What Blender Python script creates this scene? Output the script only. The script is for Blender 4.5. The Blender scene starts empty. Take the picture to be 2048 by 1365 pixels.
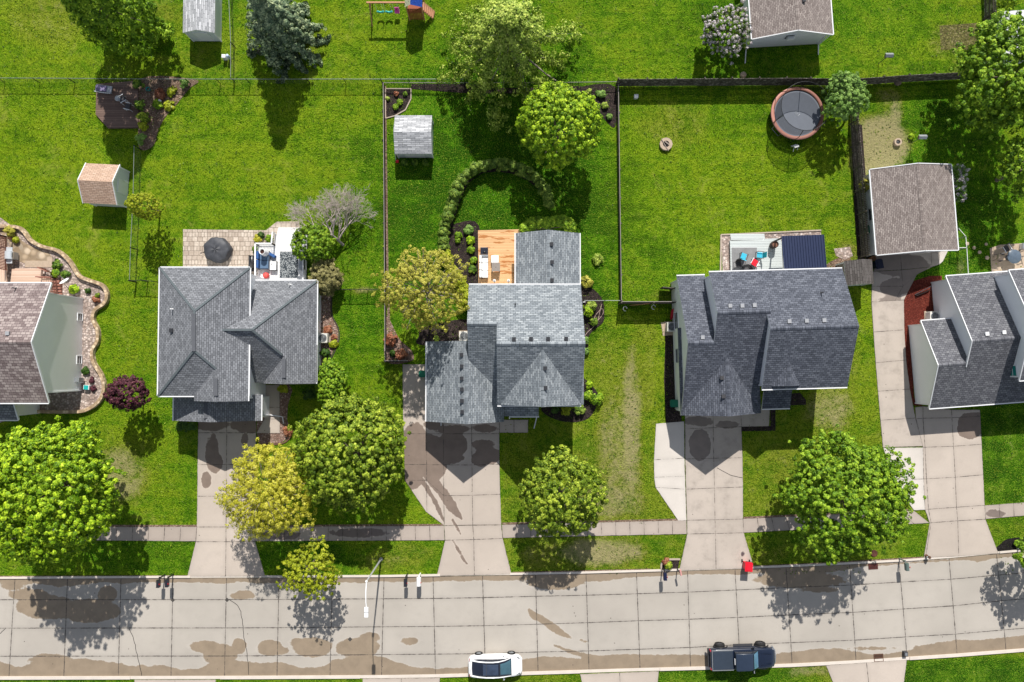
import bpy, bmesh, math, random
import numpy as np
from mathutils import Vector, Matrix
R = math.radians
SC = bpy.context.scene
COL = SC.collection

# ---------------------------------------------------------------- camera, light, exposure
CAM_H = 63.0
FPX = 1400.0            # focal length in pixels of the 2048 px wide photograph
cam = bpy.data.cameras.new("camera")
cam.sensor_width = 36.0
cam.lens = FPX / 2048.0 * 36.0
cam.clip_start = 0.5
cam.clip_end = 3000.0
camo = bpy.data.objects.new("camera", cam)
COL.objects.link(camo)
camo.location = (0, 0, CAM_H)
camo.rotation_euler = (R(1.76), R(-0.16), 0)
SC.camera = camo
ROT = np.array(camo.rotation_euler.to_matrix())

SUN_EL = R(43.0)
SUN_AZ = math.atan2(0.10, 1.0)          # sun stands almost straight "up" the picture
wd = bpy.data.worlds.new("World")
SC.world = wd
wd.use_nodes = True
_n = wd.node_tree.nodes
_sky = _n.new("ShaderNodeTexSky")
_sky.sky_type = 'NISHITA'
_sky.sun_disc = False
_sky.sun_elevation = SUN_EL
_sky.sun_rotation = SUN_AZ
_sky.air_density = 1.0
_sky.dust_density = 0.6
_sky.ozone_density = 1.0
_hs = _n.new("ShaderNodeHueSaturation")          # sky light desaturated so that shadows come out less blue
_hs.inputs["Saturation"].default_value = 0.5
wd.node_tree.links.new(_sky.outputs[0], _hs.inputs["Color"])
wd.node_tree.links.new(_hs.outputs[0], _n["Background"].inputs[0])
_n["Background"].inputs[1].default_value = 0.098
sl = bpy.data.lights.new("sun", 'SUN')
sl.energy = 5.0
sl.angle = R(0.53)
sl.color = (1.0, 0.955, 0.885)
so = bpy.data.objects.new("sun", sl)
COL.objects.link(so)
so.rotation_euler = Vector((-math.sin(SUN_AZ) * math.cos(SUN_EL), -math.cos(SUN_AZ) * math.cos(SUN_EL), -math.sin(SUN_EL))).to_track_quat('-Z', 'Y').to_euler()
so.location = (10, 60, 60)
SC.view_settings.view_transform = 'Standard'
SC.view_settings.look = 'None'
SC.view_settings.exposure = 0.28
SC.view_settings.gamma = 1.0
SC.view_settings.use_curve_mapping = False

# ---------------------------------------------------------------- survey: photograph pixel + height -> metres
def WA(px, py, z=0.0):
    px = np.asarray(px, float); py = np.asarray(py, float)
    d = np.stack([(px - 1024.0) / FPX, -(py - 682.5) / FPX, -np.ones_like(px)], -1) @ ROT.T
    t = (CAM_H - z) / -d[..., 2]
    return d[..., 0] * t, d[..., 1] * t
def W(px, py, z=0.0):
    x, y = WA(px, py, z)
    return Vector((float(x), float(y), z))
def MPP(z=0.0):
    return (CAM_H - z) / FPX

# ---------------------------------------------------------------- node helpers
class NT:
    def __init__(s, name):
        s.m = bpy.data.materials.new(name); s.m.use_nodes = True
        s.t = s.m.node_tree; s.t.nodes.clear()
        s.out = s.t.nodes.new("ShaderNodeOutputMaterial")
    def n(s, typ, ins=None, **kw):
        nd = s.t.nodes.new("ShaderNode" + typ)
        for k, v in kw.items(): setattr(nd, k, v)
        if ins:
            for k, v in ins.items():
                sock = nd.inputs[k]
                if hasattr(v, "is_output") or isinstance(v, bpy.types.NodeSocket): s.t.links.new(v, sock)
                else: sock.default_value = v
        return nd
    def col(s, c): return tuple(c) + (1.0,) if len(c) == 3 else c
    def mix(s, f, a, b, mode='MIX'):
        nd = s.n("MixRGB", blend_type=mode)
        for k, v in (("Fac", f), ("Color1", a), ("Color2", b)):
            if isinstance(v, bpy.types.NodeSocket): s.t.links.new(v, nd.inputs[k])
            else: nd.inputs[k].default_value = s.col(v) if isinstance(v, (tuple, list)) else v
        return nd.outputs[0]
    def math(s, op, a, b=None, c=None, clamp=False):
        nd = s.n("Math", operation=op, use_clamp=clamp)
        for i, v in enumerate((a, b, c)):
            if v is None: continue
            if isinstance(v, bpy.types.NodeSocket): s.t.links.new(v, nd.inputs[i])
            else: nd.inputs[i].default_value = v
        return nd.outputs[0]
    def ramp(s, f, a, b, lo=0.0, hi=1.0):
        nd = s.n("MapRange", {"Value": f, "From Min": a, "From Max": b, "To Min": lo, "To Max": hi}, interpolation_type='SMOOTHSTEP')
        return nd.outputs[0]
    def noise(s, vec, scale, detail=3.0, rough=0.55, dist=0.0):
        return s.n("TexNoise", {"Vector": vec, "Scale": scale, "Detail": detail, "Roughness": rough, "Distortion": dist}).outputs["Fac"]
    def attr(s, name, out="Fac"): return s.n("Attribute", attribute_name=name).outputs[out]
    def pos(s, sc=None):
        p = s.n("NewGeometry").outputs["Position"]
        if sc: p = s.n("VectorMath", {0: p, 1: sc}, operation='MULTIPLY').outputs[0]
        return p
    def uv(s): return s.n("UVMap").outputs[0]
    def obj(s): return s.n("TexCoord").outputs["Object"]
    def bsdf(s, col, rough=0.7, spec=0.3, metal=0.0, bump=None, bstr=0.3, bdist=0.05, **kw):
        b = s.n("BsdfPrincipled")
        def st(k, v):
            if isinstance(v, bpy.types.NodeSocket): s.t.links.new(v, b.inputs[k])
            else: b.inputs[k].default_value = s.col(v) if isinstance(v, (tuple, list)) else v
        st("Base Color", col); st("Roughness", rough); st("Specular IOR Level", spec); st("Metallic", metal)
        for k, v in kw.items(): st(k.replace("_", " "), v)
        if bump is not None:
            bp = s.n("Bump", {"Height": bump, "Strength": bstr, "Distance": bdist})
            s.t.links.new(bp.outputs[0], b.inputs["Normal"])
        s.t.links.new(b.outputs[0], s.out.inputs[0])
        return b

MATS = {}
def plain(name, c, rough=0.6, metal=0.0, spec=0.3, var=0.12, scale=3.0):
    if name in MATS: return MATS[name]
    t = NT(name)
    n = t.noise(t.pos(), scale, 3.0)
    dk = tuple(x * (1 - var) for x in c); lt = tuple(min(1, x * (1 + var)) for x in c)
    t.bsdf(t.mix(n, dk, lt), rough, spec, metal)
    MATS[name] = t.m
    return t.m

def shingle(name, cs, row=0.17, wid=0.42, contrast=1.0, blot=0.13):
    t = NT(name)
    uv = t.uv()
    br = t.n("TexBrick", {"Vector": uv, "Color1": (0, 0, 0, 1), "Color2": (1, 1, 1, 1), "Mortar": (0.0, 0.0, 0.0, 1), "Scale": 1.0,
                          "Mortar Size": 0.022, "Mortar Smooth": 0.5, "Bias": 0.0, "Brick Width": wid, "Row Height": row})
    fac = t.n("SeparateColor", {"Color": br.outputs["Color"]}).outputs[0]
    cr = t.n("ValToRGB", {"Fac": fac}); e = cr.color_ramp
    e.elements[0].position = 0.0; e.elements[0].color = tuple(cs[0]) + (1,)
    e.elements[1].position = 1.0; e.elements[1].color = tuple(cs[2]) + (1,)
    m = e.elements.new(0.5); m.color = tuple(cs[1]) + (1,)
    # butt edge: a real step each course, darker slot between tabs
    sep = t.n("SeparateXYZ", {"Vector": uv})
    fr = t.math('FRACT', t.math('DIVIDE', sep.outputs[1], row))
    slot = br.outputs["Fac"]
    n1 = t.noise(uv, 1.1, 4.0, 0.6); n2 = t.noise(uv, 9.0, 2.0)
    c = t.mix(t.math('MULTIPLY', slot, 0.75), cr.outputs[0], tuple(x * 0.25 for x in cs[0]))
    c = t.mix(t.ramp(n1, 0.3, 0.75, 0.0, blot), c, tuple(x * 0.55 for x in cs[1]))
    c = t.mix(t.ramp(n2, 0.35, 0.7, 0.0, 0.15), c, tuple(min(1, x * 1.5) for x in cs[2]))
    h = t.math('ADD', t.math('MULTIPLY', fr, -1.0), t.math('MULTIPLY', n2, 0.5))
    t.bsdf(c, 0.9, 0.15, 0.0, h, 0.45 * contrast, 0.02)
    MATS[name] = t.m
    return t.m

def siding(name, c, step=0.14):
    t = NT(name)
    p = t.obj()
    z = t.n("SeparateXYZ", {"Vector": p}).outputs[2]
    fr = t.math('FRACT', t.math('DIVIDE', z, step))
    ed = t.ramp(fr, 0.0, 0.14, 0.72, 1.0)
    n = t.noise(p, 0.8, 3.0)
    cc = t.mix(n, tuple(x * 0.92 for x in c), c)
    cc = t.mix(1.0, cc, t.n("CombineColor", {0: ed, 1: ed, 2: ed}).outputs[0], 'MULTIPLY')
    t.bsdf(cc, 0.5, 0.35, 0.0, fr, 0.4, 0.02)
    MATS[name] = t.m
    return t.m

def boards(name, cs, step=0.14, axis=0, gap=0.1, rough=0.6, stain=None):
    """planks laid side by side along one local axis"""
    t = NT(name)
    p = t.obj()
    c = t.n("SeparateXYZ", {"Vector": p}).outputs[axis]
    q = t.math('DIVIDE', c, step)
    fr = t.math('FRACT', q); idx = t.math('FLOOR', q)
    rnd = t.n("TexWhiteNoise", {"W": idx}, noise_dimensions='1D').outputs["Value"]
    sc = [1.2, 1.2, 1.2]; sc[axis] = 14.0
    g = t.noise(t.n("VectorMath", {0: p, 1: tuple(sc)}, operation='MULTIPLY').outputs[0], 1.0, 4.0)
    cc = t.mix(t.math('ADD', t.math('MULTIPLY', rnd, 0.6), t.math('MULTIPLY', g, 0.4)), cs[0], cs[1])
    if stain:
        sc2 = [0.55, 0.55, 0.55]; sc2[axis] = 3.2
        sn = t.noise(t.n("VectorMath", {0: p, 1: tuple(sc2)}, operation='MULTIPLY').outputs[0], 1.0, 4.0, 0.65)
        cc = t.mix(t.ramp(sn, stain[1], stain[1] + 0.06, 0.0, 0.85), cc, stain[0])
    ln = t.ramp(t.math('ABSOLUTE', t.math('SUBTRACT', fr, 0.5)), 0.5 - gap, 0.5 - gap * 0.4, 0.0, 1.0)
    cc = t.mix(t.math('MULTIPLY', ln, 0.8), cc, tuple(x * 0.12 for x in cs[0]))
    t.bsdf(cc, rough, 0.25, 0.0, t.math('SUBTRACT', g, ln), 0.5, 0.01)
    MATS[name] = t.m
    return t.m

def speck(name, cs, scale=9.0, rough=0.9, bstr=0.8, bd=0.05, big=0.7):
    """loose stones, bark or soil: three tones in voronoi cells"""
    t = NT(name)
    p = t.pos()
    v = t.n("TexVoronoi", {"Vector": p, "Scale": scale})
    r = t.n("SeparateColor", {"Color": v.outputs["Color"]}).outputs[0]
    cr = t.n("ValToRGB", {"Fac": r}); e = cr.color_ramp
    e.elements[0].color = tuple(cs[0]) + (1,); e.elements[1].color = tuple(cs[2]) + (1,)
    m = e.elements.new(0.55); m.color = tuple(cs[1]) + (1,)
    n = t.noise(p, big, 4.0, 0.6)
    c = t.mix(t.ramp(n, 0.35, 0.7, 0.0, 0.55), cr.outputs[0], cs[0])
    c = t.mix(t.ramp(v.outputs["Distance"], 0.25, 0.6, 0.0, 0.6), c, tuple(x * 0.4 for x in cs[0]))
    t.bsdf(c, rough, 0.2, 0.0, t.math('SUBTRACT', 1.0, v.outputs["Distance"]), bstr, bd)
    MATS[name] = t.m
    return t.m

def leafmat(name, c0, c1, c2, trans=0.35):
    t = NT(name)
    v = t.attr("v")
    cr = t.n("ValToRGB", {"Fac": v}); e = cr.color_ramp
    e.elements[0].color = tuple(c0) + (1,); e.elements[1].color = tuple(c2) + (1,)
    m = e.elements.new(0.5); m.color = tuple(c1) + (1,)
    d = t.n("BsdfPrincipled", {"Base Color": cr.outputs[0], "Roughness": 0.55, "Specular IOR Level": 0.25})
    tr = t.n("BsdfTranslucent", {"Color": t.mix(1.0, cr.outputs[0], (1.0, 1.0, 0.45), 'MULTIPLY')})
    mx = t.n("MixShader", {0: trans, 1: d.outputs[0], 2: tr.outputs[0]})
    t.t.links.new(mx.outputs[0], t.out.inputs[0])
    MATS[name] = t.m
    return t.m

def concrete(name, base, wetc, jw=0.035, jcol=(0.06, 0.05, 0.045), blot=0.22, joint=0.85):
    t = NT(name)
    p = t.pos()
    uv = t.n("SeparateXYZ", {"Vector": t.uv()})
    wob = t.math('MULTIPLY', t.math('SUBTRACT', t.noise(p, 1.6, 3.0, 0.7), 0.5), 0.09)
    def jd(c, a):
        f = t.math('ABSOLUTE', t.math('SUBTRACT', t.math('FRACT', t.math('ADD', c, 0.5)), 0.5))
        return t.math('ABSOLUTE', t.math('ADD', t.math('MULTIPLY', f, t.attr(a)), wob))
    d = t.math('MINIMUM', jd(uv.outputs[0], "su"), jd(uv.outputs[1], "sv"))
    jn = t.noise(p, 2.6, 2.0, 0.8)
    jwid = t.ramp(jn, 0.3, 0.75, jw * 0.5, jw * 1.7)
    j = t.math('MULTIPLY', t.math('LESS_THAN', d, jwid), joint)
    n0 = t.noise(p, 0.16, 3.0); n1 = t.noise(p, 0.9, 5.0, 0.65); n2 = t.noise(p, 14.0, 3.0, 0.7)
    c = t.mix(t.ramp(n0, 0.3, 0.7), tuple(x * 0.9 for x in base), tuple(min(1, x * 1.06) for x in base))
    c = t.mix(t.ramp(n1, 0.45, 0.8, 0.0, blot), c, tuple(x * 0.6 for x in base))
    c = t.mix(t.ramp(n2, 0.3, 0.75, 0.0, 0.22), c, tuple(x * 0.72 for x in base))
    sr = t.attr("sr")
    c = t.mix(t.math('MULTIPLY', sr, 0.2), c, (base[0] * 0.72, base[1] * 0.7, base[2] * 0.68))
    # film of dirt beside the joints
    c = t.mix(t.ramp(d, 0.0, 0.4, 0.2, 0.0), c, tuple(x * 0.55 for x in base))
    w = t.math('ADD', t.attr("wet"), t.math('MULTIPLY', t.math('SUBTRACT', t.noise(p, 1.5, 5.0, 0.65), 0.5), 11.0))
    wm = t.ramp(w, -0.9, 0.7)
    rim = t.math('MULTIPLY', t.ramp(w, -3.0, -0.9), t.math('SUBTRACT', 1.0, wm))
    c = t.mix(t.math('MULTIPLY', rim, 0.25), c, tuple(min(1, x * 1.18) for x in base))
    wcol = t.mix(t.ramp(n1, 0.3, 0.75), wetc, tuple(x * 0.8 for x in wetc))
    c = t.mix(wm, c, wcol)
    c = t.mix(j, c, jcol)
    # pebbles, oil drips
    sp = t.n("TexVoronoi", {"Vector": p, "Scale": 0.9}).outputs["Distance"]
    c = t.mix(t.math('MULTIPLY', t.math('LESS_THAN', sp, 0.045), 0.7), c, (0.05, 0.045, 0.04))
    rough = t.math('SUBTRACT', 0.85, t.math('MULTIPLY', wm, 0.3))
    t.bsdf(c, rough, 0.3, 0.0, n2, 0.25, 0.01)
    MATS[name] = t.m
    return t.m

# ---------------------------------------------------------------- mesh builder
class MB:
    def __init__(s): s.v = []; s.f = []; s.mi = []; s.uv = []; s.sm = []
    def add(s, vs, fs, mi=0, uvs=None, sm=False):
        b = len(s.v); s.v += [tuple(v) for v in vs]
        for k, f in enumerate(fs):
            s.f.append([b + i for i in f]); s.mi.append(mi); s.sm.append(sm)
            s.uv.append(uvs[k] if uvs else None)
        return s
    def box(s, x0, x1, y0, y1, z0, z1, mi=0, rz=0.0, piv=None):
        p = [(x0, y0, z0), (x1, y0, z0), (x1, y1, z0), (x0, y1, z0), (x0, y0, z1), (x1, y0, z1), (x1, y1, z1), (x0, y1, z1)]
        if rz:
            cx, cy = piv or ((x0 + x1) / 2, (y0 + y1) / 2); c, sn = math.cos(rz), math.sin(rz)
            p = [(cx + (a - cx) * c - (b - cy) * sn, cy + (a - cx) * sn + (b - cy) * c, d) for a, b, d in p]
        return s.add(p, [(0, 3, 2, 1), (4, 5, 6, 7), (0, 1, 5, 4), (1, 2, 6, 5), (2, 3, 7, 6), (3, 0, 4, 7)], mi)
    def cbox(s, cx, cy, cz, sx, sy, sz, mi=0, rz=0.0):
        return s.box(cx - sx / 2, cx + sx / 2, cy - sy / 2, cy + sy / 2, cz - sz / 2, cz + sz / 2, mi, rz)
    def bar(s, a, b, w, h, mi=0, up=(0, 0, 1)):
        a = Vector(a); b = Vector(b); d = (b - a)
        if d.length < 1e-6: return s
        d.normalize(); sd = d.cross(Vector(up))
        if sd.length < 1e-4: sd = d.cross(Vector((1, 0, 0)))
        sd.normalize(); u = sd.cross(d)
        ps = []
        for e in (a, b):
            for i, j in ((-1, -1), (1, -1), (1, 1), (-1, 1)): ps.append(e + sd * (i * w / 2) + u * (j * h / 2))
        return s.add(ps, [(0, 3, 2, 1), (4, 5, 6, 7), (0, 1, 5, 4), (1, 2, 6, 5), (2, 3, 7, 6), (3, 0, 4, 7)], mi)
    def tube(s, pts, rs, n=8, mi=0, cap=True, sm=True):
        pts = [Vector(p) for p in pts]
        if not hasattr(rs, "__len__"): rs = [rs] * len(pts)
        b = []; last = None
        for i, p in enumerate(pts):
            d = (pts[min(i + 1, len(pts) - 1)] - pts[max(i - 1, 0)]).normalized()
            if last is None:
                sd = d.cross(Vector((0.13, 0.21, 0.97)))
                if sd.length < 0.05: sd = d.cross(Vector((1, 0, 0)))
            else: sd = last - d * last.dot(d)
            sd.normalize(); last = sd; u = d.cross(sd)
            for k in range(n):
                a = 2 * math.pi * k / n
                b.append(p + (sd * math.cos(a) + u * math.sin(a)) * rs[i])
        f = []
        for i in range(len(pts) - 1):
            for k in range(n):
                k2 = (k + 1) % n
                f.append((i * n + k, i * n + k2, (i + 1) * n + k2, (i + 1) * n + k))
        s.add(b, f, mi, None, sm)
        if cap:
            m = (len(pts) - 1) * n
            s.add([b[k] for k in range(n)][::-1], [tuple(range(n))], mi)
            s.add([b[m + k] for k in range(n)], [tuple(range(n))], mi)
        return s
    def lathe(s, c, prof, n=20, mi=0, sm=True, cap=True):
        """prof: list of (radius, z)"""
        vs = []
        for r, z in prof:
            for k in range(n):
                a = 2 * math.pi * k / n
                vs.append((c[0] + r * math.cos(a), c[1] + r * math.sin(a), c[2] + z))
        fs = []
        for i in range(len(prof) - 1):
            for k in range(n):
                k2 = (k + 1) % n
                fs.append((i * n + k, i * n + k2, (i + 1) * n + k2, (i + 1) * n + k))
        if prof[0] == prof[-1] or prof[0][0] < .002 or prof[-1][0] < .002: cap = False
        if cap and prof[0][0] > 1e-4: fs.append(tuple(range(n))[::-1])
        if cap and prof[-1][0] > 1e-4: fs.append(tuple((len(prof) - 1) * n + k for k in range(n)))
        return s.add(vs, fs, mi, None, sm)
    def prism(s, pts, z0, z1, mi=0, side=None):
        n = len(pts)
        z0s = z0 if hasattr(z0, "__len__") else [z0] * n
        z1s = z1 if hasattr(z1, "__len__") else [z1] * n
        vs = [(p[0], p[1], z0s[i]) for i, p in enumerate(pts)] + [(p[0], p[1], z1s[i]) for i, p in enumerate(pts)]
        s.add(vs, [tuple(range(n, 2 * n))], mi)
        s.add(vs, [tuple(range(n))[::-1]] + [(i, (i + 1) % n, n + (i + 1) % n, n + i) for i in range(n)], side if side is not None else mi)
        return s
    def build(s, name, mats, parent=None, bevel=0.0):
        me = bpy.data.meshes.new(name)
        me.from_pydata(s.v, [], s.f)
        for m in (mats if isinstance(mats, (list, tuple)) else [mats]): me.materials.append(m)
        me.polygons.foreach_set("material_index", s.mi)
        me.polygons.foreach_set("use_smooth", s.sm)
        if any(u is not None for u in s.uv):
            ul = me.uv_layers.new(name="UVMap")
            for p in me.polygons:
                u = s.uv[p.index]
                if u:
                    for k, li in enumerate(p.loop_indices): ul.data[li].uv = u[k]
        bm = bmesh.new(); bm.from_mesh(me)
        bmesh.ops.recalc_face_normals(bm, faces=bm.faces) if not any(u is not None for u in s.uv) else None
        big = [f for f in bm.faces if len(f.verts) > 4]
        if big: bmesh.ops.triangulate(bm, faces=big)
        bm.to_mesh(me); bm.free()
        o = bpy.data.objects.new(name, me)
        COL.objects.link(o)
        if parent is not None: o.parent = parent
        if bevel:
            md = o.modifiers.new("bevel", 'BEVEL'); md.width = bevel; md.segments = 2; md.limit_method = 'ANGLE'
        return o

def tag(o, label=None, cat=None, group=None, kind=None):
    if label: o["label"] = label
    if cat: o["category"] = cat
    if group: o["group"] = group
    if kind: o["kind"] = kind
    return o
def root(name, loc, label, cat, rz=0.0, group=None):
    o = bpy.data.objects.new(name, None)
    COL.objects.link(o); o.location = loc; o.rotation_euler = (0, 0, rz); o.empty_display_size = 0.3
    return tag(o, label, cat, group)
def copy_tree(o, parent=None):
    kids = [c for c in COL.objects if c.parent == o]
    c = o.copy(); COL.objects.link(c)
    if parent is not None: c.parent = parent
    for k in kids: copy_tree(k, c)
    return c
def relmb(mb, o):
    """shift a builder authored in world metres into the frame of root o"""
    inv = Matrix.LocRotScale(o.location, o.rotation_euler, None).inverted()
    mb.v = [tuple(inv @ Vector(v)) for v in mb.v]
    return mb

def smooth_loop(pts, n=5, closed=True):
    out = []; m = len(pts)
    rng = range(m) if closed else range(m - 1)
    g = (lambda i: pts[i % m]) if closed else (lambda i: pts[max(0, min(m - 1, i))])
    for i in rng:
        p0, p1, p2, p3 = g(i - 1), g(i), g(i + 1), g(i + 2)
        for k in range(n):
            t = k / n
            out.append(tuple(0.5 * ((2 * p1[d]) + (-p0[d] + p2[d]) * t + (2 * p0[d] - 5 * p1[d] + 4 * p2[d] - p3[d]) * t * t + (-p0[d] + 3 * p1[d] - 3 * p2[d] + p3[d]) * t ** 3) for d in (0, 1)))
    if not closed: out.append(tuple(pts[-1][:2]))
    return out
def sheet(name, pts, z, m, z0=None, smooth=False, label=None, cat=None, kind='structure', group=None):
    """flat bed or pad from a pixel outline (pixels measured at ground level)"""
    if smooth: pts = smooth_loop(pts)
    pw = [W(p[0], p[1], z) for p in pts]
    mb = MB(); mb.prism([(p.x, p.y) for p in pw], z - 0.06 if z0 is None else z0, z, 0)
    return tag(mb.build(name, m), label, cat, group, kind)

# ================================================================= MATERIALS
def lawn_material():
    t = NT("lawn_grass")
    p = t.pos()
    dry = t.attr("dry"); lush = t.attr("lush"); bleached = t.attr("bleached")
    nA = t.noise(p, 0.11, 4.0, 0.6); nB = t.noise(p, 0.65, 5.0, 0.65, 0.6); nC = t.noise(p, 3.2, 4.0, 0.7, 0.8); nD = t.noise(p, 11.0, 3.0, 0.75); nE = t.noise(p, 1.7, 3.0, 0.7, 2.6)
    st = t.noise(t.n("VectorMath", {0: p, 1: (0.10, 1.25, 1.0)}, operation='MULTIPLY').outputs[0], 1.0, 3.0, 0.6)
    dark = (0.018, 0.082, 0.002); mid = (0.066, 0.205, 0.002); yel = (0.205, 0.290, 0.012); tan = (0.40, 0.345, 0.185)
    k = t.math('ADD', t.math('MULTIPLY', nB, 0.9), t.math('ADD', t.math('MULTIPLY', nA, 0.55), t.math('MULTIPLY', st, 0.55)))
    k = t.math('SUBTRACT', k, t.math('MULTIPLY', lush, 0.30))
    k = t.math('ADD', k, t.math('MULTIPLY', dry, 0.16))
    nF = t.noise(p, 0.28, 5.0, 0.7, 1.0)
    k = t.math('ADD', k, t.math('MULTIPLY', t.math('SUBTRACT', nF, 0.5), 0.75))
    c = t.mix(t.ramp(k, 0.62, 1.0), dark, mid)
    c = t.mix(t.ramp(t.math('ADD', k, t.math('MULTIPLY', nC, 0.45)), 1.02, 1.45, 0.0, 0.9), c, yel)
    lf = t.mix(1.0, c, (0.60, 1.0, 1.3), 'MULTIPLY')
    c = t.mix(t.math('MULTIPLY', lush, 0.55), c, lf)
    c = t.mix(t.ramp(dry, 0.12, 0.5, 0.0, 0.8), c, t.mix(1.0, c, (1.10, 0.74, 2.4), 'MULTIPLY'))
    sk = t.math('MULTIPLY', bleached, t.ramp(t.math('ADD', nB, t.math('MULTIPLY', t.math('SUBTRACT', st, 0.5), 0.6)), 0.25, 0.75, 0.35, 1.0))
    c = t.mix(t.math('MULTIPLY', sk, 0.62), c, (0.235, 0.345, 0.006))  # bleached turf, a yellower green by yard
    # tufts: fine light and dark blades
    c = t.mix(t.ramp(nC, 0.34, 0.56, 0.5, 0.0), c, (0.024, 0.075, 0.002))
    c = t.mix(t.ramp(nD, 0.50, 0.70, 0.0, 0.7), c, (0.34, 0.46, 0.045))
    c = t.mix(t.ramp(nE, 0.56, 0.72, 0.0, 0.5), c, (0.30, 0.37, 0.03))
    c = t.mix(t.ramp(nE, 0.32, 0.46, 0.6, 0.0), c, (0.014, 0.055, 0.001))
    c = t.mix(t.ramp(nD, 0.34, 0.50, 0.9, 0.0), c, (0.008, 0.032, 0.001))
    nG = t.noise(p, 0.42, 6.0, 0.75, 1.4)
    c = t.mix(t.ramp(t.math('SUBTRACT', nG, t.math('MULTIPLY', lush, 0.12)), 0.53, 0.72, 0.0, 0.55), c, (0.30, 0.33, 0.055))
    c = t.mix(t.ramp(nG, 0.30, 0.46, 0.40, 0.0), c, (0.022, 0.085, 0.002))
    # thin, dried-out turf
    dn = t.math('ADD', dry, t.math('ADD', t.math('MULTIPLY', t.math('SUBTRACT', nB, 0.5), 1.1), t.math('MULTIPLY', t.math('SUBTRACT', nC, 0.5), 1.0)))
    tn = t.mix(nD, tuple(x * 0.55 for x in tan), tuple(x * 1.25 for x in tan))
    c = t.mix(t.ramp(dn, 0.38, 1.15, 0.0, 0.78), c, tn)
    h = t.math('ADD', t.math('MULTIPLY', nD, 0.7), t.math('MULTIPLY', nC, 1.0))
    t.bsdf(c, 0.9, 0.04, 0.0, h, 1.0, 0.17)
    return t.m
M_LAWN = lawn_material()
M_ROAD = concrete("street_concrete", (0.43, 0.395, 0.352), (0.28, 0.22, 0.158), 0.030)
M_DRIVE = concrete("driveway_concrete", (0.49, 0.425, 0.37), (0.215, 0.165, 0.135), 0.020)
M_WALK = concrete("sidewalk_concrete", (0.42, 0.36, 0.315), (0.2, 0.16, 0.14), 0.018)
M_PALE = concrete("new_concrete", (0.60, 0.555, 0.51), (0.3, 0.25, 0.22), 0.014, blot=0.1)
M_AGED = concrete("aged_concrete", (0.47, 0.41, 0.36), (0.235, 0.195, 0.17), 0.018, blot=0.8)
M_CURB = plain("kerb_concrete", (0.60, 0.54, 0.48), 0.85, var=0.16, scale=1.2)
M_MULCH = speck("dark_mulch", [(0.020, 0.015, 0.014), (0.05, 0.035, 0.032), (0.11, 0.08, 0.07)], 13.0)
M_RED = speck("red_mulch", [(0.10, 0.016, 0.010), (0.17, 0.028, 0.016), (0.27, 0.07, 0.045)], 14.0)
M_ROCK = speck("river_rock", [(0.34, 0.26, 0.225), (0.52, 0.42, 0.37), (0.74, 0.65, 0.60)], 5.0, bd=0.08)
M_ROCKD = speck("brown_rock", [(0.20, 0.12, 0.09), (0.36, 0.24, 0.195), (0.55, 0.43, 0.37)], 8.0)
M_WALLST = speck("wall_block", [(0.44, 0.31, 0.19), (0.62, 0.47, 0.31), (0.78, 0.63, 0.46)], 3.2, bstr=0.5)
M_FLAG = speck("flagstone", [(0.34, 0.25, 0.16), (0.50, 0.39, 0.28), (0.66, 0.57, 0.46)], 1.5, bstr=0.5)
M_SOIL = speck("bare_soil", [(0.16, 0.10, 0.07), (0.30, 0.21, 0.15), (0.42, 0.32, 0.24)], 9.0)
M_WHITE = plain("white_vinyl", (0.80, 0.80, 0.80), 0.35, var=0.03)
M_TRIM = plain("white_trim", (0.74, 0.75, 0.77), 0.4, var=0.04)
M_BLACK = plain("black_metal", (0.015, 0.015, 0.017), 0.4, spec=0.4)
M_DGREY = plain("dark_grey", (0.05, 0.05, 0.055), 0.6)
M_GREY = plain("grey_metal", (0.35, 0.37, 0.39), 0.4, 0.6)
M_STEEL = plain("steel", (0.55, 0.57, 0.6), 0.3, 0.9)
M_LAMPP = plain("lamp_pole_grey", (0.36, 0.37, 0.38), 0.5, 0.3)
M_RUBBER = plain("rubber", (0.012, 0.012, 0.013), 0.75)
M_BARK = plain("bark", (0.16, 0.125, 0.10), 0.95, var=0.35, scale=9.0)
M_BARKL = plain("pale_bark", (0.30, 0.26, 0.225), 0.95, var=0.3, scale=9.0)
M_GLASS = plain("window_glass", (0.03, 0.04, 0.05), 0.06, spec=0.8, var=0.05)
M_RED2 = plain("red_plastic", (0.68, 0.012, 0.030), 0.45, var=0.06)
M_TEAL = plain("teal_plastic", (0.01, 0.22, 0.20), 0.5, var=0.06)
M_GREEN2 = plain("green_plastic", (0.010, 0.15, 0.09), 0.5, var=0.06)
M_TAN = plain("tan_stone", (0.42, 0.33, 0.25), 0.9, var=0.25, scale=6.0)

# shingle palettes
SH2 = shingle("charcoal_shingle", [(0.12, 0.126, 0.14), (0.185, 0.194, 0.213), (0.25, 0.26, 0.283)], 0.17, 0.30)
SH3 = shingle("blue_grey_shingle", [(0.135, 0.155, 0.176), (0.22, 0.245, 0.27), (0.33, 0.358, 0.38)], 0.18, 0.40, 1.0, 0.1)
SH4 = shingle("slate_shingle", [(0.060, 0.067, 0.086), (0.100, 0.110, 0.138), (0.150, 0.162, 0.195)], 0.18, 0.34)
SH5 = shingle("dark_grey_shingle", [(0.085, 0.087, 0.10), (0.13, 0.132, 0.15), (0.19, 0.194, 0.21)], 0.19, 0.32)
SH1 = shingle("brown_shingle", [(0.14, 0.105, 0.105), (0.27, 0.22, 0.215), (0.37, 0.315, 0.30)], 0.24, 0.38)
SHG = shingle("weathered_brown_shingle", [(0.165, 0.135, 0.125), (0.27, 0.23, 0.215), (0.36, 0.315, 0.29)], 0.14, 0.30, 1.0, 0.55)
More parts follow.
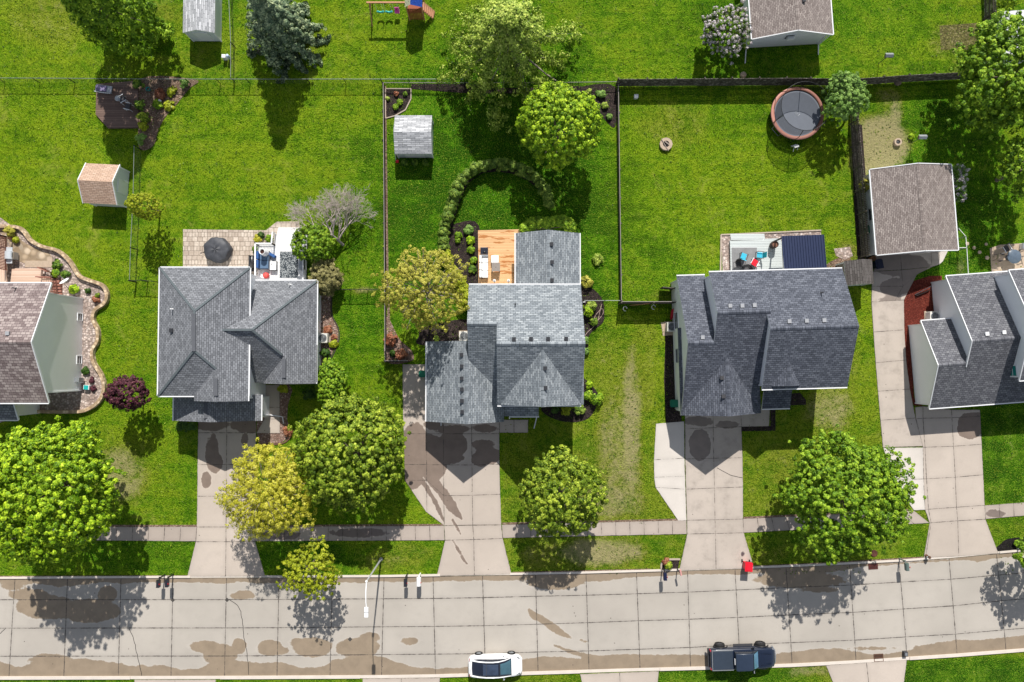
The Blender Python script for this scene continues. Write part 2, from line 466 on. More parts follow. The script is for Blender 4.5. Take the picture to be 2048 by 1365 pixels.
SHP = shingle("pale_grey_shingle", [(0.25, 0.26, 0.28), (0.42, 0.43, 0.455), (0.66, 0.67, 0.70)], 0.16, 0.75)
SHO = shingle("tan_shingle", [(0.40, 0.27, 0.20), (0.50, 0.35, 0.26), (0.56, 0.41, 0.32)], 0.15, 0.4)
SHB = shingle("brown_grey_shingle", [(0.07, 0.062, 0.058), (0.11, 0.10, 0.095), (0.15, 0.135, 0.13)], 0.19, 0.6)
W_WHITE = siding("white_siding", (0.89, 0.90, 0.93))
W_BLUE = siding("pale_blue_siding", (0.90, 0.92, 0.96))
W_GREY = siding("light_grey_siding", (0.90, 0.90, 0.91))
W_SHED = siding("shed_siding", (0.66, 0.70, 0.74))
W_BROWN = siding("taupe_siding", (0.26, 0.23, 0.21))

# ================================================================= GROUND
def blobval(px, py, shapes, default=-20.0):
    """largest (radius - distance) over ellipses (x,y,rx,ry) and capsule chains [(x,y,r),...], in photo pixels"""
    v = np.full(px.shape, default)
    for s in shapes:
        if isinstance(s, tuple):
            x, y, rx, ry = s
            q = np.sqrt(((px - x) / rx) ** 2 + ((py - y) / ry) ** 2)
            v = np.maximum(v, (1 - q) * min(rx, ry))
        else:
            for (x0, y0, r0), (x1, y1, r1) in zip(s[:-1], s[1:]):
                dx, dy = x1 - x0, y1 - y0
                t = np.clip(((px - x0) * dx + (py - y0) * dy) / (dx * dx + dy * dy + 1e-9), 0, 1)
                v = np.maximum(v, r0 + (r1 - r0) * t - np.hypot(px - x0 - t * dx, py - y0 - t * dy))
    return np.clip(v, -20, 20)

def to_px(x, y):
    """ground metres -> photograph pixel (inverse survey, used to look up where turf is dry)"""
    d = np.stack([x, y, np.full_like(x, -CAM_H)], -1) @ ROT
    return 1024 + FPX * d[..., 0] / -d[..., 2], 682.5 - FPX * d[..., 1] / -d[..., 2]

DRY = [((95, 40), 90, 60, .45), ((60, 130), 70, 50, .22), ((330, 25), 40, 30, .35), ((400, 110), 45, 40, .25), ((30, 330), 90, 110, .10), ((1700, 20), 50, 30, .1),
       ((700, 50), 50, 60, .18), ((620, 90), 25, 40, .35), ((680, 230), 90, 60, .16), ((660, 330), 80, 60, .18), ((330, 300), 60, 60, .05), ((540, 345), 60, 20, .1),
       ((1345, 250), 80, 50, .42), ((1260, 200), 30, 30, .15), ((1400, 490), 55, 40, .30), ((1300, 470), 50, 60, .16), ((1590, 440), 90, 30, .26), ((1330, 390), 60, 40, .14), ((1270, 560), 60, 50, .12), ((1340, 590), 50, 12, .45),
       ((1760, 290), 52, 56, 1.6), ((1725, 320), 25, 35, 1.25), ((1790, 235), 14, 40, 1.05), ((1780, 340), 60, 22, .55), ((1775, 195), 30, 20, .55), ((1900, 80), 45, 40, .55), ((1925, 110), 30, 35, .45), ((1790, 105), 35, 20, .3), ((1920, 140), 40, 8, .6),
       ((240, 950), 55, 60, .85), ((280, 900), 30, 40, .35), ((200, 870), 20, 40, .2), ((420, 620), 10, 10, .0), ((235, 620), 40, 60, .10), ((720, 640), 40, 60, .05),
       ((1235, 900), 45, 130, .7), ((1262, 860), 20, 170, 1.0), ((1185, 900), 60, 60, .38), ((1215, 720), 60, 90, .35), ((1240, 790), 30, 40, .5), ((1215, 1000), 60, 40, .85), ((1270, 1010), 25, 30, .6), ((1040, 1000), 40, 60, .35),
       ((1200, 1105), 90, 28, 1.05), ((1090, 1110), 60, 30, .5), ((1320, 1100), 40, 30, .3), ((1340, 1000), 20, 30, .1),
       ((1660, 820), 50, 45, .85), ((1700, 730), 25, 90, .40), ((1560, 930), 50, 60, .38), ((1520, 1000), 30, 40, .3), ((1540, 1105), 50, 30, .40), ((1680, 900), 60, 60, .36), ((1290, 680), 30, 60, .36), ((1290, 780), 25, 80, .42),
       ((820, 1110), 70, 28, .38), ((760, 1125), 50, 20, .45), ((600, 1040), 60, 12, .15), ((1615, 1340), 50, 12, .8), ((1835, 1090), 20, 25, .3), ((790, 760), 20, 40, .3), ((775, 840), 30, 40, .35),
       ((735, 585), 40, 5, .9), ((768, 450), 4, 250, .35), ((776, 640), 5, 90, .6), ((530, 160), 250, 4, .2), ((1237, 400), 5, 200, .3), ((1695, 505), 25, 25, .6), ((1990, 1345), 60, 20, .3), ((640, 1075), 60, 8, .1), ((1920, 540), 12, 30, .6)]
LUSH = [((1000, 380), 250, 260, 1.0), ((870, 400), 110, 260, .85), ((1090, 500), 150, 140, .8), ((1420, 70), 190, 110, .45), ((1880, 430), 140, 160, .75), ((2000, 900), 90, 140, .7), ((1900, 200), 90, 90, .55), ((1750, 60), 120, 70, .45),
        ((330, 1110), 180, 40, .55), ((720, 640), 70, 120, .5), ((700, 480), 60, 120, .35), ((420, 230), 120, 60, .15), ((380, 960), 30, 70, .35), ((300, 800), 60, 60, .25), ((1950, 1345), 180, 30, .8), ((1450, 1350), 150, 20, .8), ((350, 1355), 360, 20, .6), ((1320, 500), 60, 90, .2), ((480, 420), 120, 50, .22), ((880, 480), 60, 100, .5), ((1500, 240), 120, 40, .25), ((600, 1110), 90, 30, .6), ((1680, 1080), 140, 30, .4), ((1820, 1080), 40, 30, .5)]

BLEACHED = [((60, 330), 230, 170, 1.0), ((60, 90), 150, 90, .9), ((230, 540), 60, 90, .8), ((480, 330), 230, 130, .75), ((640, 200), 130, 90, .7), ((350, 470), 60, 60, .5), ((700, 60), 160, 90, .6), ((1440, 380), 200, 150, .85), ((1300, 300), 80, 120, .8), ((1550, 460), 130, 60, .8), ((1300, 90), 120, 80, .55),
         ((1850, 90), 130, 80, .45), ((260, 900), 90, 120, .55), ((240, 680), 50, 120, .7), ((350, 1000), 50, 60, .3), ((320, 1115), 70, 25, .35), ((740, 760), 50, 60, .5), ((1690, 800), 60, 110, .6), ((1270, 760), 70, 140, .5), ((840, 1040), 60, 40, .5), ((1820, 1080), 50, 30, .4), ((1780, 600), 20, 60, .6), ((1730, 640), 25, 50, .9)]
def build_lawn():
    dx = np.arange(-56, 56.01, 0.5); dy = np.arange(-40, 44.01, 0.5)
    far = np.array([900, 500, 280, 160, 110, 80, 65])
    X = np.concatenate([-far, dx, far[::-1]]); Y = np.concatenate([-far, dy, far[::-1]])
    gx, gy = np.meshgrid(X, Y)
    px, py = to_px(gx, gy)
    dry = np.zeros(gx.shape); lush = np.zeros(gx.shape)
    for (c, rx, ry, s) in DRY:
        q = ((px - c[0]) / rx) ** 2 + ((py - c[1]) / ry) ** 2
        dry = np.maximum(dry, s * np.exp(-q * q * 0.7))
    front = 1 / (1 + np.exp(-(py - 690) / 60)); dry = np.maximum(dry, 0.30 * front * (px > 1000)); dry = np.maximum(dry, 0.12)
    for (c, rx, ry, s) in LUSH:
        q = ((px - c[0]) / rx) ** 2 + ((py - c[1]) / ry) ** 2
        lush = np.maximum(lush, s * np.exp(-q * q * 0.7))
    bleached = np.zeros(gx.shape)
    for (c, rx, ry, s_) in BLEACHED:
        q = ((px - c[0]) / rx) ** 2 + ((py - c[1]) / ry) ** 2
        bleached = np.maximum(bleached, s_ * np.exp(-q * q * 0.7))
    rng = np.random.default_rng(3)
    gz = rng.normal(0, 0.006, gx.shape)
    gz = np.clip(gz, -0.012, 0.0) - 0.004
    gz[(np.abs(gx) > 57) | (np.abs(gy) > 45)] = -0.01
    nx, ny = len(X), len(Y)
    v = np.stack([gx, gy, gz], -1).reshape(-1, 3)
    i = np.arange((nx - 1) * (ny - 1)); r = i // (nx - 1); c = i % (nx - 1); a = r * nx + c
    f = np.stack([a, a + 1, a + nx + 1, a + nx], -1)
    me = bpy.data.meshes.new("lawn"); me.from_pydata(v.tolist(), [], f.tolist())
    for nm, arr in (("dry", dry), ("lush", lush), ("bleached", bleached)):
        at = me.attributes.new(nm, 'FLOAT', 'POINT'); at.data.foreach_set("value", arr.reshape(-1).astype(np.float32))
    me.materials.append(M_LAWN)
    me.polygons.foreach_set("use_smooth", [True] * len(me.polygons))
    o = bpy.data.objects.new("lawn", me); COL.objects.link(o)
    return tag(o, kind='structure')
build_lawn()

def pave(name, rows, m, z=0.03, wet=(), step=0.18, thick=0.10, seed=0, skip=(), kind='structure'):
    """slabs between rows of joint crossings given in photo pixels; each cell its own fine grid"""
    rng = np.random.default_rng(seed + len(rows) * 7)
    V = []; F = []; UV = []; A = {"wet": [], "su": [], "sv": [], "sr": []}; base = 0; side = []
    for r in range(len(rows) - 1):
        for c in range(len(rows[0]) - 1):
            if (r, c) in skip: continue
            q = [rows[r][c], rows[r][c + 1], rows[r + 1][c + 1], rows[r + 1][c]]
            x, y = WA([p[0] for p in q], [p[1] for p in q], z)
            su = (np.hypot(x[1] - x[0], y[1] - y[0]) + np.hypot(x[2] - x[3], y[2] - y[3])) / 2
            sv = (np.hypot(x[3] - x[0], y[3] - y[0]) + np.hypot(x[2] - x[1], y[2] - y[1])) / 2
            nu = max(1, int(su / step)); nv = max(1, int(sv / step))
            u, w = np.meshgrid(np.linspace(0, 1, nu + 1), np.linspace(0, 1, nv + 1))
            def bl(k): return (q[0][k] * (1 - u) + q[1][k] * u) * (1 - w) + (q[3][k] * (1 - u) + q[2][k] * u) * w
            px, py = bl(0), bl(1)
            gx, gy = WA(px, py, z)
            V.append(np.stack([gx, gy, np.full_like(gx, z)], -1).reshape(-1, 3))
            i = np.arange(nu * nv); rr = i // nu; cc = i % nu; a = base + rr * (nu + 1) + cc
            F.append(np.stack([a, a + nu + 1, a + nu + 2, a + 1], -1))
            UV.append(np.stack([u + c, w + r], -1).reshape(-1, 2))
            A["wet"].append(blobval(px, py, wet).reshape(-1)); n = gx.size
            A["su"].append(np.full(n, max(su, .05))); A["sv"].append(np.full(n, max(sv, .05))); A["sr"].append(np.full(n, rng.random()))
            base += n
    V = np.concatenate(V); F = np.concatenate(F); UV = np.concatenate(UV)
    # edge skirt so that the slab has a thickness
    R_, C_ = len(rows) - 1, len(rows[0]) - 1
    rim = [rows[0][c] for c in range(C_ + 1)] + [rows[r][C_] for r in range(1, R_ + 1)] + [rows[R_][c] for c in range(C_ - 1, -1, -1)] + [rows[r][0] for r in range(R_ - 1, 0, -1)]
    sk = [W(p[0], p[1], z) for p in rim]; k = len(sk)
    sv_ = np.array([(p.x, p.y, z) for p in sk] + [(p.x, p.y, z - thick) for p in sk])
    sf = np.array([(base + i, base + (i + 1) % k, base + k + (i + 1) % k, base + k + i) for i in range(k)])
    V = np.concatenate([V, sv_]); F = np.concatenate([F, sf]); UV = np.concatenate([UV, np.full((2 * k, 2), 0.5)])
    me = bpy.data.meshes.new(name); me.from_pydata(V.tolist(), [], F.tolist())
    for nm, d in (("wet", -20.0), ("su", 3.0), ("sv", 3.0), ("sr", 0.5)):
        arr = np.concatenate(A[nm] + [np.full(2 * k, d)]).astype(np.float32)
        at = me.attributes.new(nm, 'FLOAT', 'POINT'); at.data.foreach_set("value", arr)
    ul = me.uv_layers.new(name="UVMap"); li = np.zeros(len(me.loops), dtype=np.int32); me.loops.foreach_get("vertex_index", li)
    ul.data.foreach_set("uv", UV[li].astype(np.float32).reshape(-1))
    me.materials.append(m)
    o = bpy.data.objects.new(name, me); COL.objects.link(o)
    return tag(o, kind=kind)

TOPX = [-185, -75, 30, 135, 242, 346, 453, 558, 665, 768, 866, 965, 1071, 1172, 1273, 1375, 1470, 1572, 1699, 1798, 1898, 1993, 2095, 2200]
BOTX = [-200, -88, 18, 127.7, 236.6, 342, 449, 554, 660, 763, 871, 971, 1076, 1178, 1280, 1381, 1480, 1584, 1712, 1814, 1914, 2012, 2115, 2225]
def curb_top(x): return np.interp(x, [-200, 0, 240, 500, 765, 1000, 1160, 1300, 1470, 1640, 1702, 1797, 1900, 1995, 2048, 2250], [1160, 1158.5, 1157, 1156, 1155, 1151, 1148, 1144, 1139, 1132, 1129, 1124, 1117, 1108, 1103, 1084])
def curb_bot(x): return np.interp(x, [-200, 0, 480, 770, 870, 1070, 1278, 1411, 1583, 1712, 1815, 1914, 2048, 2250], [1354, 1354, 1353, 1351.5, 1350, 1344, 1337.5, 1334, 1328.5, 1322, 1315, 1308.5, 1298, 1281])
JX = [-200, 0, 500, 770, 866, 965, 1073, 1172, 1275, 1378, 1473, 1577, 1702, 1802, 1902, 1998, 2048, 2250]
J1 = [1200.5, 1200, 1199.7, 1198, 1197.5, 1195.8, 1193, 1191, 1188, 1184.6, 1180.5, 1175.5, 1170.5, 1164.5, 1159, 1150.5, 1146, 1128]
J2 = [1257, 1256.8, 1256.3, 1254, 1253.4, 1252, 1249, 1246, 1242, 1239, 1235.5, 1230.5, 1225.5, 1218.7, 1212.7, 1202.5, 1198, 1180]
J3 = [1314, 1313, 1312.5, 1309.5, 1308.8, 1308, 1304.5, 1302.5, 1299, 1295.5, 1290, 1286, 1281.3, 1274.8, 1269.6, 1261, 1257, 1240]
rows = []
for k in range(5):
    row = []
    for a, b in zip(TOPX, BOTX):
        f = [0, .225, .52, .81, 1][k]; x = a + (b - a) * f
        y = [lambda q: curb_top(q), lambda q: np.interp(q, JX, J1), lambda q: np.interp(q, JX, J2), lambda q: np.interp(q, JX, J3), lambda q: curb_bot(q)][k](x)
        row.append((x, float(y)))
    rows.append(row)
def along(fn, xs, off, rs): return [(x, float(fn(x)) + off, r) for x, r in zip(xs, rs)]
ROADWET = [along(curb_top, range(0, 2100, 40), 3, [6, 8, 7, 14, 9, 5, 8, 4, 7, 5, 6, 8, 5, 9, 7, 8, 6, 7, 8, 5, 7, 9, 6, 8, 6, 9, 7, 5, 6, 12, 14, 9, 6, 7, 6, 5, 6, 8, 7, 12, 16, 14, 8, 3, 3, 2, 2, 2, 3, 9, 6, 5, 5]),
           along(curb_bot, range(0, 2100, 40), -4, [26, 14, 30, 24, 33, 28, 22, 14, 20, 9, 12, 30, 26, 22, 24, 12, 14, 30, 36, 34, 20, 10, 8, 9, 12, 14, 20, 26, 24, 20, 24, 26, 24, 22, 22, 20, 16, 10, 12, 18, 20, 24, 22, 12, 4, 8, 14, 22, 24, 20, 22, 22, 22]),
           (95, 1215, 62, 24), (180, 1222, 60, 24), (60, 1190, 40, 12), (25, 1170, 24, 10), (215, 1188, 20, 16), (485, 1191, 24, 9), (410, 1294, 30, 12), (440, 1310, 34, 22), (478, 1293, 14, 16), (540, 1296, 26, 16), (560, 1302, 18, 8), (625, 1295, 40, 20), (600, 1285, 20, 8),
           (715, 1296, 44, 20), (820, 1283, 16, 7), (740, 1275, 20, 10), (285, 1338, 14, 8), (300, 1340, 12, 6), (100, 1320, 40, 12), (1635, 1180, 40, 5), (1600, 1160, 90, 16), (1110, 1160, 60, 20),
           [(1058, 1220, 3), (1068, 1232, 8), (1085, 1240, 6), (1110, 1258, 8), (1130, 1270, 4), (1142, 1276, 2.5)], [(1160, 1281, 2), (1175, 1285, 2.5)], [(1110, 1291, 2), (1130, 1300, 3), (1165, 1311, 4), (1215, 1322, 8), (1270, 1324, 10)],
           (1870, 1302, 50, 14), (1985, 1292, 70, 12), (1745, 1297, 40, 3)]
pave("street", rows, M_ROAD, 0.0, ROADWET, 0.16, 0.15, 1)

def strip(name, fn, x0, x1, off0, off1, z0, z1, m, step=40, gaps=()):
    """kerb built as short real blocks along the street edge"""
    mb = MB(); xs = list(np.arange(x0, x1 + 1, step))
    for a, b in zip(xs[:-1], xs[1:]):
        h = z1
        mid = (a + b) / 2
        for g0, g1 in gaps:
            if g0 < mid < g1: h = 0.035
        p = [W(a, float(fn(a)) + off0, z1), W(b, float(fn(b)) + off0, z1), W(b, float(fn(b)) + off1, z1), W(a, float(fn(a)) + off1, z1)]
        mb.prism([(q.x, q.y) for q in p][::-1], z0, h)
    return tag(mb.build(name, m), kind='structure')
strip("kerb", curb_top, -200, 2240, -4.0, 0.0, -0.1, 0.10, M_CURB, 20, [(372, 532), (872, 1024), (1358, 1509), (1846, 1998)])
strip("kerb", curb_bot, -200, 2240, 0.0, 6.0, -0.1, 0.10, M_CURB, 20, [(269, 431), (725, 880), (1164, 1318), (1650, 1812)])

# sidewalk runs between the driveways
def walkrun(name, tl, tr, bl, br, n, seed, wet=()):
    rows = [[(tl[0] + (tr[0] - tl[0]) * i / n, tl[1] + (tr[1] - tl[1]) * i / n) for i in range(n + 1)],
            [(bl[0] + (br[0] - bl[0]) * i / n, bl[1] + (br[1] - bl[1]) * i / n) for i in range(n + 1)]]
    return pave(name, rows, M_WALK, 0.035, wet, 0.3, 0.1, seed)
walkrun("sidewalk", (-150, 1054.5), (393.5, 1054), (-150, 1079), (391.5, 1083), 17, 2)
walkrun("sidewalk", (512, 1054), (888, 1052), (510, 1083), (889.5, 1081), 13, 3, [(720, 1066, 60, 9), (560, 1070, 40, 10)])
walkrun("sidewalk", (1003.5, 1050), (1373, 1041), (1005.5, 1076.5), (1373.5, 1068.5), 13, 4)
walkrun("sidewalk", (1486, 1038), (1828, 1022), (1487, 1066), (1859, 1046.5), 12, 5)
walkrun("sidewalk", (1969.5, 1011.5), (2200, 994), (1971, 1038.5), (2200, 1019), 8, 6, [(1990, 1028, 20, 8)])

# driveways
Z = 0.04
DW2 = [(412, 960, 10, 16), (424, 905, 13, 34), (430, 925, 16, 22), (490, 880, 7, 14), (500, 850, 40, 16), (420, 850, 40, 12)]
pave("driveway", [[(396.5, 838), (453, 838), (512, 838)], [(396, 866), (453.5, 866), (512, 866)], [(395, 929.5), (453, 929.5), (511.5, 929)], [(394.5, 993), (452.5, 993), (511.5, 993)],
                  [(393.5, 1054.5), (452, 1054.5), (511, 1054)], [(391.5, 1084), (452, 1084), (510, 1083.5)], [(374.5, 1153.5), (451, 1153.5), (530, 1153)]], M_DRIVE, Z, DW2, 0.14, 0.1, 7)
pave("front_walk", [[(528, 770), (559.5, 770)], [(528.5, 815), (559.5, 815)], [(528.5, 838.5), (559.5, 838.5)], [(512.5, 867), (560, 867)]], M_DRIVE, 0.045, (), 0.3, 0.1, 8)
DW3 = [(905, 890, 30, 28), (900, 915, 28, 14), (965, 890, 24, 10), (975, 912, 26, 18), (960, 920, 18, 14), (905, 860, 34, 9), (970, 857, 26, 8), (868, 850, 20, 10),
       (830, 905, 30, 60), (868, 935, 26, 24), (825, 960, 18, 20), (860, 900, 30, 30), [(852, 945, 10), (884, 985, 10), (905, 1015, 10), (917, 1030, 6), (924, 1040, 1.5)], [(838, 950, 5), (862, 990, 4), (880, 1025, 4), (888, 1045, 1)],
       [(905, 1040, 2), (915, 1056, 2), (922, 1070, 1)], [(906, 1082, 2), (915, 1098, 3), (926, 1117, 2), (935, 1130, .6)]]
pave("driveway", [[(805, 729), (853, 729)], [(806, 830), (853, 830)], [(807.5, 868), (853, 868)], [(809, 929.5), (853.3, 929.5)], [(809.6, 961), (853.5, 961)], [(853, 1025), (853.6, 1025)]], M_DRIVE, Z, DW3, 0.14, 0.1, 9)
pave("driveway", [[(853, 840), (887, 840), (943, 840), (999, 840)], [(853, 868), (887, 868), (943.3, 868), (998.6, 868)], [(853.3, 930), (887, 930), (944, 930.5), (999, 929)], [(853.5, 961), (887.5, 992), (944.5, 991), (1000.5, 989)],
                  [(853.6, 1025), (888.5, 1051.5), (945.5, 1050.5), (1002.5, 1050)]], M_DRIVE, Z, DW3, 0.14, 0.1, 10, skip=[(3, 0)])
pave("driveway", [[(853.5, 961), (887.5, 992)], [(853.6, 1025), (888.2, 1051.5)]], M_DRIVE, Z - 0.004, DW3, 0.14, 0.1, 11)
pave("driveway", [[(888.5, 1052), (945.5, 1051), (1002.5, 1050.5)], [(890, 1081), (947.5, 1079.5), (1005.5, 1077.5)], [(873.5, 1152.5), (948.8, 1151), (1023, 1148.5)]], M_DRIVE, Z, DW3, 0.14, 0.1, 12)
pave("front_walk", [[(999, 840), (1028, 840), (1056.5, 840)], [(999, 866), (1028, 866), (1056, 866)]], M_DRIVE, 0.045, (), 0.3, 0.1, 13)
DW4 = [(1398, 843, 28, 10), (1400, 890, 22, 32), (1455, 850, 22, 8)]
pave("driveway", [[(1370, 826), (1426, 826), (1482, 826)], [(1370.5, 858), (1426.5, 856), (1483, 854)], [(1370.5, 918.5), (1427.5, 917), (1485, 916)], [(1372, 979), (1429, 976.5), (1486, 974.5)], [(1374, 1041), (1430, 1040), (1486, 1038.5)],
                  [(1374.5, 1068.5), (1431, 1067.5), (1487.5, 1066)], [(1358.5, 1141), (1432, 1139), (1508.5, 1136.5)]], M_AGED, Z, DW4, 0.14, 0.1, 14)
pave("driveway", [[(1481, 818), (1540, 818)], [(1483, 854), (1538, 853)]], M_AGED, Z - 0.004, (), 0.3, 0.1, 15)
pave("driveway", [[(1312, 848), (1368.5, 843)], [(1308, 920), (1369, 917)], [(1308.5, 955), (1370, 953)], [(1311, 975), (1371, 979)], [(1356.5, 1041.5), (1373, 1041)]], M_PALE, Z, (), 0.3, 0.1, 16)
DW5 = [(1800, 530, 60, 22), (1830, 555, 30, 22), (1790, 575, 30, 18), (1780, 600, 22, 8), (1940, 855, 26, 24), (1950, 835, 30, 10)]
pave("driveway", [[(1752, 505), (1801, 505), (1862, 503), (1880, 503)], [(1748, 543), (1803, 540), (1864, 534), (1878, 530)]], M_AGED, Z, DW5, 0.2, 0.1, 17)
pave("driveway", [[(1880, 503), (1896, 502)], [(1878, 530), (1886, 523)]], M_PALE, Z, (), 0.3, 0.1, 18)
pave("driveway", [[(1746, 543.5), (1803, 540.5), (1864, 534.5)], [(1744, 573), (1806, 573), (1834, 549)], [(1743, 604), (1790, 602), (1808, 600)], ], M_AGED, Z, DW5, 0.2, 0.1, 19)
pave("driveway", [[(1743, 604), (1808, 600.5)], [(1747, 664.5), (1808.8, 660)], [(1751.5, 726), (1812.5, 720.5)], [(1756, 783), (1820, 778.5)], [(1761, 841), (1831, 836.5)], [(1766, 895), (1846, 893)]], M_AGED, Z, (), 0.25, 0.1, 20)
pave("driveway", [[(1831, 815), (1846, 813), (1903, 820), (1960, 820)], [(1832, 838), (1846, 837), (1904, 836), (1961, 833)], [(1846, 895), (1850, 895), (1907, 893), (1963.5, 889)], [(1847, 958.5), (1853, 958), (1910.5, 955), (1966.5, 950)],
                  [(1850, 1019), (1857, 1019), (1913, 1015), (1969.5, 1011)], [(1859.5, 1046.5), (1862, 1046), (1915.5, 1042), (1971, 1039)], [(1847.5, 1116), (1851, 1116), (1917.5, 1113), (1997, 1107.5)]], M_DRIVE, Z, DW5, 0.2, 0.1, 21)
pave("driveway", [[(1767, 896), (1846, 895.5)], [(1785, 960), (1847, 958.5)], [(1828, 1021), (1850, 1020)]], M_PALE, Z - 0.003, (), 0.3, 0.1, 22)
for (a, b, c, d) in (((269, 1360), (431, 1360), (265, 1420), (435, 1420)), ((725, 1358), (880, 1356), (730, 1420), (876, 1418)), ((1160, 1349), (1318, 1343), (1172, 1400), (1312, 1400)), ((1652, 1331), (1814, 1320), (1672, 1380), (1806, 1380))):
    m_ = ((a[0] + b[0]) / 2, (a[1] + b[1]) / 2); n_ = ((c[0] + d[0]) / 2, (c[1] + d[1]) / 2)
    pave("driveway", [[a, m_, b], [c, n_, d]], M_DRIVE, Z, (), 0.3, 0.1, int(a[0]))
# dark trimmed edges where turf has sunk beside the paving are soil strips
def soil_line(pts, w, m=None, z=0.012):
    mb = MB(); ps = [W(x, y, z) for x, y in pts]
    for a, b in zip(ps[:-1], ps[1:]): mb.bar(a, b, w, 0.02)
    return tag(mb.build("soil_edge", m or M_SOIL), kind='structure')
soil_line([(0, 1052), (394, 1052)], 0.16); soil_line([(512, 1052), (886, 1050)], 0.14); soil_line([(1003, 1048), (1356, 1040)], 0.2); soil_line([(1487, 1036), (1826, 1020)], 0.16)
soil_line([(0, 1154), (374, 1153)], 0.16); soil_line([(1025, 1146.5), (1300, 1140)], 0.2); soil_line([(1510, 1134), (1640, 1128), (1846, 1116)], 0.2)
soil_line([(770, 172), (773, 400), (775, 560), (779, 690)], 0.2)

def cracks():
    for pts in ([(258, 1258), (268, 1280), (274, 1310), (284, 1352)], [(459, 1200), (478, 1215), (484, 1240), (488, 1275), (494, 1308), (498, 1350)], [(0, 1268), (12, 1256)], [(1434, 936), (1460, 950), (1484, 956)]):
        mb = MB(); pp = smooth_loop(pts, 5, False); rng = random.Random(3)
        ps = [W(x + rng.uniform(-.8, .8), y, .004) for x, y in pp]
        for a, b in zip(ps[:-1], ps[1:]): mb.bar((a.x, a.y, .004 + (.04 if pts[0][1] < 1000 else 0)), (b.x, b.y, .004 + (.04 if pts[0][1] < 1000 else 0)), .045, .004)
        tag(mb.build("road_crack", M_RUBBER), kind='structure')
    for x, y in ((345.5, 1200.5), (454, 1200.3), (700, 1279)):
        p = W(x, y, .006); mb = MB(); mb.prism([(p.x - .2, p.y), (p.x, p.y - .2), (p.x + .2, p.y), (p.x, p.y + .2)], 0.0, .006); tag(mb.build("joint_patch", plain("tar_patch", (.06, .055, .05), .8)), kind='structure')
cracks()

